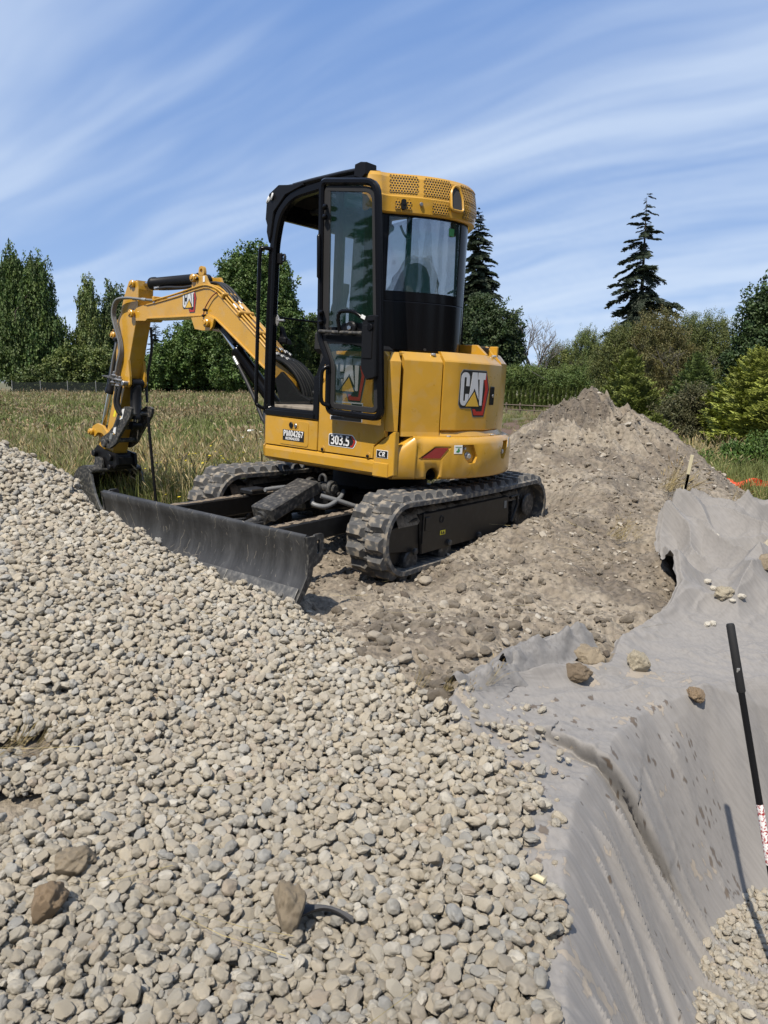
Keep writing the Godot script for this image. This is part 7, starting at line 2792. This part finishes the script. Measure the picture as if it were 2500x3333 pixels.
	for q in [["scrub_tree", "olive scrub tree in front of the ragged spruce", -33.0, [[10.0,2.7,1.0,1.0],[9.6,1.9,0.9,1.0],[10.1,1.0,1.2,0.9]], Color(0.123, 0.142, 0.049), 31], ["scrub_tree", "brown-tinged scrub tree at the spruce's foot", -32.0, [[11.2,3.1,1.0,1.0],[11.5,2.2,1.2,1.0],[11.3,1.1,1.3,0.9]], Color(0.142, 0.133, 0.055), 32], ["scrub_tree", "loose olive scrub tree beside the dark tree on the right", -34.0, [[13.3,3.1,0.8,1.1],[14.3,2.9,0.9,1.3],[13.9,1.8,1.3,1.0],[13.4,0.9,1.4,0.8]], Color(0.138, 0.167, 0.061), 33]]:
		broadleaf(q[0], q[1], "tree", side_group, q[2], q[3], q[4], 3000, 0.20, q[5], small_leaf, "bark_grey", 0.1, 0.22)
		var o := get_child(get_child_count() - 1)
		b = MB.new()
		r.seed = q[5]
		for k in 5: twig_tree(b, Vector3(r.randfn(0, 0.4), 0.2, r.randfn(0, 0.3)), Vector3(r.randfn(0, 0.25), 1, r.randfn(0, 0.2)).normalized(), 1.25, 0.03, 4, r)
		mesh_node("branches", b.done(), M.bark_grey, o)
	broadleaf("chestnut_tree", "dark dense tree closing the view on the right", "tree", side_group, -32, [[15.6,2.9,1.2,2.3],[14.9,2.0,0.8,1.3],[16.3,3.3,1.2,2.1],[15.6,1.0,1.5,1.0]], Color(0.056, 0.090, 0.036), 4200, 0.22, 41, broad)
	broadleaf("thicket_shrub", "low green thicket behind the clipped hedge", "shrub", "", -41, [[7.1,1.5,1.3,0.7],[8.8,1.3,1.3,0.6],[10.5,1.4,1.4,0.8],[12.2,1.3,1.4,0.9]], Color(0.111, 0.156, 0.047), 3000, 0.22, 42, small_leaf, "bark_grey")
	# young cedars, yellow-green
	var ced := "young cedars beside the dirt heap"
	conifer("cedar_tree", "young yellow-green cedar rising behind the heap's peak", ced, Vector3(5.33, 0, -17), 2.0, 0.05, 0.95, Color(0.19, 0.225, 0.045), fronds, 46, 9, 51, 0.55, 0.3, "needle", 0.7)
	conifer("cedar_tree", "young cedar standing back between scrub and shrub", ced, Vector3(8.76, 0, -22), 2.1, 0.05, 1.0, Color(0.125, 0.175, 0.042), fronds, 46, 9, 52, 0.55, 0.3, "needle", 0.7)
	conifer("cedar_tree", "nearest bright yellow-green cedar above the orange sheet", ced, Vector3(6.45, 0, -13.5), 1.78, 0.03, 1.05, Color(0.245, 0.275, 0.045), fronds, 54, 11, 53, 0.5, 0.3, "needle", 0.6)
	conifer("cedar_tree", "small green cedar behind the brightest cedar", ced, Vector3(7.2, 0, -16), 1.5, 0.05, 0.75, Color(0.15, 0.20, 0.045), fronds, 40, 9, 54, 0.55, 0.3, "needle", 0.7)
	conifer("cedar_tree", "low cedar seedling tucked behind the heap's shoulder", ced, Vector3(4.75, 0, -13.5), 0.8, 0.03, 0.5, Color(0.19, 0.225, 0.045), fronds, 30, 8, 55, 0.55, 0.3, "needle", 0.7)
	broadleaf("dry_shrub", "dark half-dry shrub between two cedars", "shrub", "", -15, [[6.0,0.9,0.42,0.42],[5.65,0.65,0.42,0.4],[6.3,0.7,0.35,0.4],[5.9,0.3,0.6,0.35]], Color(0.101, 0.101, 0.050), 2600, 0.10, 61, small_leaf, "bark_grey", 0.0, 0.15)
	broadleaf("weed_patch", "leafy green weeds behind the orange sheet", "plant", "", -11.3, [[5.3,0.2,0.5,0.28],[5.7,0.3,0.4,0.35],[4.9,0.12,0.4,0.2],[6.1,0.25,0.5,0.3]], Color(0.085, 0.145, 0.034), 1500, 0.085, 62, broad, "bark", 0.3)
	# clipped hedge: a row of narrow arborvitae
	var hedge: Node3D
	for k in 24:
		var t := k / 23.0
		var at := Vector3(5.2, 0, -38.4).lerp(Vector3(9.6, 0, -35.9), t)
		var h := 1.03 + r.randfn(0, 0.04)
		if hedge == null:
			hedge = conifer("arborvitae", "narrow clipped arborvitae in the hedge row behind the rail fence", "hedge row of arborvitae", at, 1.0, 0.02, 0.24, Color(0.13, 0.17, 0.035), fronds, 26, 8, 71, 1.05, 0.2, "needle", 0.25)
			hedge.scale = Vector3(1, h, 1)
		else:
			var o := hedge.duplicate()
			o.name = numbered("arborvitae")
			add_child(o, true)
			o.position = at
			o.rotation.y = r.randf() * TAU
			o.scale = Vector3(r.randf_range(0.9, 1.15), h, r.randf_range(0.9, 1.15))
	# ---- tall firs behind the photographer, which the door glass and the black panels mirror
	for q in [[-17.0, 15.0, 17.0], [-11.0, 19.0, 15.0], [-24.0, 9.0, 16.0], [-5.0, 23.0, 18.0], [3.0, 24.0, 15.0], [10.0, 21.0, 17.0], [17.0, 17.0, 15.5], [-29.0, 1.0, 15.0], [22.0, 9.0, 16.0], [-20.0, 22.0, 19.0], [25.0, 0.0, 14.0], [14.0, 26.0, 18.0], [-16.0, 1.5, 15.0], [-19.0, 5.0, 17.5], [24.0, -8.0, 13.0], [30.0, -14.0, 16.0], [19.0, -4.5, 12.0], [33.0, -5.0, 17.0]]:
		conifer("fir_tree", "tall fir behind the viewer, mirrored in the cab glass", "firs behind the viewer", Vector3(q[0], 0, q[1]), q[2], 0.6, 3.3, Color(0.045, 0.062, 0.034), sprays, 44, 8, 80 + int(q[0] * 3), -0.2, 0.4)
	build_meadow(r)

func build_meadow(r: RandomNumberGenerator) -> void:
	var green := []
	var dry := []
	for k in 4: green.append(tuft(800 + k, 26, 0.42, 0.22, 0.0042, false))
	for k in 4: dry.append(tuft(820 + k, 18, 0.58, 0.26, 0.0030, true))
	var far_g := []
	var far_d := []
	for k in 3: far_g.append(tuft(840 + k, 26, 0.45, 0.9, 0.014, false))
	for k in 3: far_d.append(tuft(860 + k, 22, 0.58, 0.9, 0.012, true))
	var kits := [green, dry, far_g, far_d]
	var bufs := []
	for kit in kits:
		var l := []
		for k in kit.size(): l.append(PackedFloat32Array())
		bufs.append(l)
	var add := func(x: float, z: float, far: bool, s: float):
		var patch := n_a.get_noise_2d(x * 0.22 + 3.0, z * 0.22)
		var isdry := r.randf() < (0.15 if far else 0.10) + patch * 0.45
		var which := (2 if far else 0) + (1 if isdry else 0)
		var v := r.randf_range(0.75, 1.2)
		var c := Color(0.150, 0.190, 0.052).lerp(Color(0.225, 0.235, 0.085), r.randf()) * v
		if isdry: c = Color(0.37, 0.32, 0.19).lerp(Color(0.29, 0.235, 0.155), r.randf()) * v
		if not far and isdry and r.randf() < 0.3: c = Color(0.48, 0.40, 0.22) * v
		var y := sample(dirt_grid, x, z) * edge_fade(x, z) if absf(x) < 4.9 and z > -11.5 else 0.0
		var B := Basis(Vector3.UP, r.randf() * TAU) * Basis.from_scale(Vector3(s, s * r.randf_range(0.75, 1.2), s))
		if not far and isdry and r.randf() < 0.25: B = Basis(Vector3(r.randfn(), 0, r.randfn()).normalized(), r.randf_range(0.4, 1.0)) * B
		push(bufs[which][r.randi() % kits[which].size()], B, Vector3(x, y - 0.02, z), c)
	for k in 15000: # near
		var z := -5.6 - 9.0 * pow(r.randf(), 0.8)
		var x := r.randf_range(-8.5, 6.0)
		if not in_view(x, z, 0.8): continue
		if absf(x) < 4.9 and z > -11.5 and meadow(x, z) < 0.35 + r.randf() * 0.3: continue
		if x > 1.0 and z > -9.5 and x < 4.3: continue
		if in_gravel(x, z) or (x > -3.3 and x < -1.5 and z > -8.15): continue
		add.call(x, z, false, r.randf_range(0.7, 1.15) * (0.8 if x > 1.0 else 1.0))
	for k in 9000: # middle distance
		var z := -14.0 - 16.0 * r.randf()
		var x := r.randf_range(-17.0, 9.0)
		if not in_view(x, z, 1.0): continue
		if x > 2.6 and z > -29.0 and x < 9.0 and n_a.get_noise_2d(x * 0.7, z * 0.4) > -0.25: continue
		add.call(x, z, true, r.randf_range(0.55, 0.95) * (0.45 if x > 2.0 else 1.0))
	for k in 11000:
		var z := -29.0 - 40.0 * r.randf()
		var x := r.randf_range(-38.0, 14.0)
		if not in_view(x, z, 1.0): continue
		if x > 4.0 and z > -33.0 and n_a.get_noise_2d(x * 0.5, z * 0.5) > 0.1: continue
		add.call(x, z, true, r.randf_range(0.8, 1.25) * (0.35 if x > 3.5 else 1.0))
	var o := Node3D.new()
	o.name = "meadow_grass"
	add_child(o, true)
	tag(o, "tall meadow grass with dry seed heads behind the excavator", "grass", "", "stuff")
	for a in kits.size():
		for k in kits[a].size():
			if bufs[a][k].size(): tag(multi("grass_tufts", o, kits[a][k], M.grass, bufs[a][k]), "", "", "", "stuff")
	# small yellow flowers by the far track, a few white umbels
	for q in [["yellow_flowers", "patch of small yellow wildflowers beside the far track", Color(0.62, 0.48, 0.02), 260, Vector3(-2.3, 0.30, -10.8), Vector2(1.0, 2.4), 0.016], ["white_flowers", "few flat white yarrow heads in the grass", Color(0.75, 0.75, 0.70), 9, Vector3(-2.05, 0.52, -12.6), Vector2(0.35, 0.9), 0.026]]:
		var buf := PackedFloat32Array()
		for k in q[3]:
			var p: Vector3 = q[4] + Vector3(r.randfn(0, q[5].x * 0.6), r.randf_range(-0.14, 0.12), r.randfn(0, q[5].y * 0.5))
			var s: float = q[6] * r.randf_range(0.7, 1.3)
			push(buf, Basis(Vector3(r.randfn(), 0, r.randfn()).normalized(), r.randf() * 0.6) * Basis.from_scale(Vector3(s, s * 0.25, s)), p, q[2])
		var f := multi(q[0], null, icomesh(), M.leaf, buf)
		tag(f, q[1], "flowers", "", "stuff")
	# straws blown over stones and dirt
	var buf := PackedFloat32Array()
	var straw := tuft(880, 1, 1.0, 0.02, 0.006, false)
	for k in 170:
		var z := -1.5 - 5.5 * r.randf()
		var x := r.randf_range(-2.2, 2.4)
		if not in_view(x, z, 0.0): continue
		var y: float
		if in_gravel(x, z): y = sample(gravel_grid, x, z) + 0.03
		elif x > fabric_left(z): continue
		else: y = dirt_height(x, z) + 0.035
		var l := r.randf_range(0.10, 0.34)
		push(buf, Basis(Vector3.UP, r.randf() * TAU) * Basis(Vector3(0, 0, 1), 1.45 + r.randfn(0, 0.08)) * Basis.from_scale(Vector3(l * 0.6, l, l * 0.6)), Vector3(x, y, z), Color(0.46, 0.38, 0.21) * r.randf_range(0.7, 1.15))
	tag(multi("straw", null, straw, M.grass, buf), "dry straw stalks scattered over stones and dirt", "straw", "", "stuff")
	# straw tufts rooted in the mound
	for q in [[2.36, -6.25, 0.55, "dry straw tuft lying behind the survey stake", 7], [2.95, -6.2, 0.4, "flattened straw tuft right of the survey stake", 5], [1.55, -5.0, 0.3, "small straw tuft in the middle of the mound", 4], [-1.30, -2.68, 0.26, "grass tuft poking out of the bare soil in the gravel", 4], [0.33, -2.98, 0.2, "green grass tuft at the fabric's corner", 4]]:
		var node := thing("straw_tuft", Vector3(q[0], 0, q[1]), q[3], "grass")
		node.position.y = dirt_height(q[0], q[1]) + (0.05 if q[0] > -1 else 0.02)
		for k in q[4]:
			var s: float = q[2] * r.randf_range(0.6, 1.1)
			mesh_node("stalks", dry[k % 4] if k % 3 else green[k % 4], M.straw_dry, node, Transform3D(Basis(Vector3(0.3, 0, 1).normalized(), -r.randf_range(0.3, 1.2)) * Basis(Vector3.UP, r.randf() * TAU) * Basis.from_scale(Vector3(s, s, s)), Vector3(r.randfn(0, 0.08), 0, r.randfn(0, 0.05))))

func icomesh() -> ArrayMesh:
	return pebble(990, 1, 0, 0.05, Vector3.ONE)

# ------------------------------------------------------------------ other things on the site
func build_site_things() -> void:
	var b: MB
	# long-handled tool standing in the trench
	var top := Vector3(1.105, 0.635, -2.36)
	var foot := Vector3(1.283, -0.58, -2.09)
	var o := thing("tool_handle", foot, "long black tool handle standing in the trench", "tool")
	var t := top - foot
	b = MB.new()
	b.tube([Vector3.ZERO, t * 0.90], 0.0105, 12, 3)
	mesh_node("shaft", b.done(), M.black, o)
	b = MB.new()
	b.tube([t * 0.825, t * 0.828, t * 0.995, t], [0.0115, 0.0135, 0.0130, 0.0105], 14, 3)
	mesh_node("grip", b.done(), M.black_matte, o)
	b = MB.new()
	b.tube([t * 0.395, t * 0.545], 0.0114, 12, 3, false)
	tag(mesh_node("label_sleeve", b.done(), M.sleeve, o), "worn white and red label round the shaft")
	b = MB.new()
	b.box(t * 0.885 + Vector3(-0.003, 0, 0.0125), Vector3(0.010, 0.014, 0.002), 0.001)
	mesh_node("scuff", b.done(), M.zinc, o)
	# survey stake on the mound
	var base := Vector3(2.327, 0.36, -5.97)
	o = thing("survey_stake", base, "leaning survey stake, pale above and dark below, on the mound", "stake")
	var d := Vector3(0.07, 0.46, 0.0)
	var B := Basis(Vector3(0, 1, 0).cross(d.normalized()).normalized(), acos(d.normalized().y))
	b = MB.new()
	b.box(Vector3(0, 0.30, 0), Vector3(0.024, 0.33, 0.016), 0.002)
	mesh_node("lower_shaft", b.done(), M.black, o, Transform3D(B, Vector3.ZERO)).position -= B * Vector3(0, 0.14, 0)
	b = MB.new()
	b.box(Vector3(0, 0.325, 0), Vector3(0.024, 0.30, 0.016), 0.002)
	mesh_node("bare_top", b.done(), M.stake_bare, o, Transform3D(B, Vector3.ZERO))
	b = MB.new()
	b.box(Vector3(-0.0125, 0.13, 0.002), Vector3(0.004, 0.20, 0.012), 0.001)
	mesh_node("bare_edge", b.done(), M.stake_bare, o, Transform3D(B, Vector3.ZERO))
	# rod behind the thumb
	b = MB.new()
	b.tube([Vector3(0.02, 0, 0), Vector3(0.0, 0.40, 0), Vector3(-0.025, 0.98, 0)], 0.016, 10, 3)
	o = mesh_node("steel_rod", b.done(), M.black, null, Transform3D(Basis(), Vector3(-2.40, 0.05, -7.95)))
	tag(o, "thin black steel rod standing in the grass behind the thumb", "rod")
	# orange sheet beyond the heap
	b = MB.new()
	var rows := []
	for j in 9:
		var ring := []
		for i in 46:
			var x := 3.8 + i * 0.045
			var v := j / 8.0
			var wv := n_a.get_noise_2d(x * 2.6, j * 0.35)
			ring.append(Vector3(x, 0.0 + 0.20 * v * (1.0 - 0.12 * (x - 3.9)) + wv * 0.05 * v + 0.02 * sin(x * 21.0) * v, -9.35 - 0.12 * v + wv * 0.14))
		rows.append(ring)
	b.loft(rows, false, false, 3)
	tag(mesh_node("barrier_sheet", b.done(), M.orange_cloth, null), "crumpled bright orange barrier sheet at the foot of the heap", "sheet")
	# folded flaps of fabric by the boulder
	for q in [[Vector3(0.52, 0.10, -3.14), Vector3(0.95, 0.13, -3.60), 0.11, 0.10, 0.4, "narrow folded fabric strip leading to the tan boulder"], [Vector3(0.30, 0.10, -2.93), Vector3(0.62, 0.10, -3.26), 0.10, 0.085, 1.9, "crumpled fabric fold at the gravel's edge"]]:
		b = MB.new()
		rows = []
		for i in 41:
			var u := i / 40.0
			var c: Vector3 = q[0].lerp(q[1], u)
			var s := Vector3(0.74, 0, 0.68)
			var ring := []
			for k in 17:
				var v := k / 8.0 - 1.0
				var lift: float = q[3] * maxf(0.0, 1.0 - absf(v + 0.25 * sin(u * 5.0 + q[4])) * 1.25) * (0.55 + 0.6 * n_b.get_noise_2d(u * 4.0 + q[4], v * 1.3) + 0.4)
				var p: Vector3 = c + s * v * q[2] * (1.0 + 0.35 * n_a.get_noise_2d(u * 3.0, q[4] * 7.0 + v))
				ring.append(Vector3(p.x, dirt_height(p.x, p.z) + 0.035 + lift, p.z))
			rows.append(ring)
		b.loft(rows, false, false, 3)
		tag(mesh_node("fabric_strip", b.done(), M.fabric_plain, null), q[5], "fabric")
	# scrap of black cloth and a broken white peg among the stones
	b = MB.new()
	rows = []
	for i in 17:
		var u := i / 16.0
		var ring := []
		for k in 7:
			var v := k / 6.0
			ring.append(Vector3(lerpf(-0.235, -0.08, u), sample(gravel_grid, -0.15, -1.83) + 0.02 + 0.035 * sin(u * 3.0) * v + 0.012 * sin(v * 6.0), -1.86 + 0.05 * u * u + v * 0.055 * (1.0 - 0.7 * u)))
		rows.append(ring)
	b.loft(rows, false, false, 3)
	tag(mesh_node("cloth_scrap", b.done(), M.fabric_dark, null), "dark scrap of cloth beside the upright rock", "cloth")
	b = MB.new()
	b.tube([Vector3(0.385, 0.03, -1.985), Vector3(0.418, 0.032, -1.955), Vector3(0.445, 0.034, -1.925)], [0.010, 0.0105, 0.009], 9, 3)
	tag(mesh_node("white_peg", b.done(), M.stake_bare, null), "short broken white peg lying on the fabric ledge", "peg")
	# white pebbles caught in the far folds
	var r := RandomNumberGenerator.new()
	r.seed = 91
	for q in [[2.12, -4.72, 9], [1.86, -4.05, 7], [1.72, -3.75, 2]]:
		for k in q[2]:
			var x: float = q[0] + r.randfn(0, 0.035)
			var z: float = q[1] + r.randfn(0, 0.07)
			var a := r.randf_range(0.012, 0.024)
			var s := mesh_node("white_pebble", stone_meshes[r.randi() % 9], M.stone_3, null, Transform3D(stone_basis(Vector3.UP, a, 0.7, r), Vector3(x, fabric_height(x, z) + a * 0.5, z)))
			tag(s, "small pale pebble caught in a hollow of the crumpled fabric", "stone", "pale pebbles in the fabric folds")
	# meadow fence
	o = thing("meadow_fence", Vector3(-20, 0, -66), "long chain-link fence with dark screening across the meadow's end", "fence")
	var xs := [-31.5, -29.1, -26.8, -24.4, -22.2, -19.9, -17.5, -15.3, -13.2, -12.0, -9.6, -7.4, -5.0, -2.6]
	for i in xs.size():
		b = MB.new()
		b.tube([Vector3(xs[i] + 20, 0, 0), Vector3(xs[i] + 20, 1.42 - i * 0.012, 0)], 0.032, 8, 3)
		mesh_node("post", b.done(), M.post_steel, o)
		if i < xs.size() - 1:
			b = MB.new()
			var x0: float = xs[i] + 20
			var x1: float = xs[i + 1] + 20
			var ring0 := []
			var ring1 := []
			for k in 7:
				var u := k / 6.0
				ring0.append(Vector3(lerpf(x0, x1, u), 0.05, -0.02))
				ring1.append(Vector3(lerpf(x0, x1, u), 1.34 - i * 0.012 - 0.10 * sin(PI * u), -0.02))
			b.loft([ring0, ring1], false, false, 3)
			mesh_node("mesh_panel", b.done(), M.screen_cloth, o)
	b = MB.new()
	b.box(Vector3(0.52, 1.20, 0.06), Vector3(0.34, 0.34, 0.02), 0.005)
	mesh_node("notice", b.done(), M.white_print, o)
	# rail fence before the hedge
	o = thing("rail_fence", Vector3(6.2, 0, -31), "low wooden rail fence in front of the clipped hedge", "fence")
	var p0 := Vector3(-1.9, 0, -3.4)
	var p1 := Vector3(1.6, 0, 3.0)
	for k in 9:
		var p := p0.lerp(p1, k / 8.0)
		b = MB.new()
		b.box(p + Vector3(0, 0.24, 0), Vector3(0.07, 0.50, 0.07), 0.01)
		mesh_node("post", b.done(), M.post_wood, o)
		if k < 8:
			var e := p0.lerp(p1, (k + 1) / 8.0)
			for y in [0.20, 0.40]:
				b = MB.new()
				b.tube([p + Vector3(0, y, 0.05), e + Vector3(0, y, 0.05)], 0.022, 6, 3)
				mesh_node("rail", b.done(), M.post_wood, o)
	# bare reddish soil behind the machine
	b = MB.new()
	var poly := [Vector3(1.6, 0.004, -15), Vector3(3.2, 0.004, -14), Vector3(5.0, 0.004, -18), Vector3(6.9, 0.004, -26.5), Vector3(6.2, 0.004, -28.5), Vector3(4.4, 0.004, -27.5), Vector3(2.8, 0.004, -20)]
	b.st.set_color(Color(0.15, 0.095, 0.065))
	for k in range(1, poly.size() - 1): b.t3(poly[0], poly[k], poly[k + 1])
	tag(mesh_node("soil_path", b.done(), M.dirt, null), "", "", "", "structure")
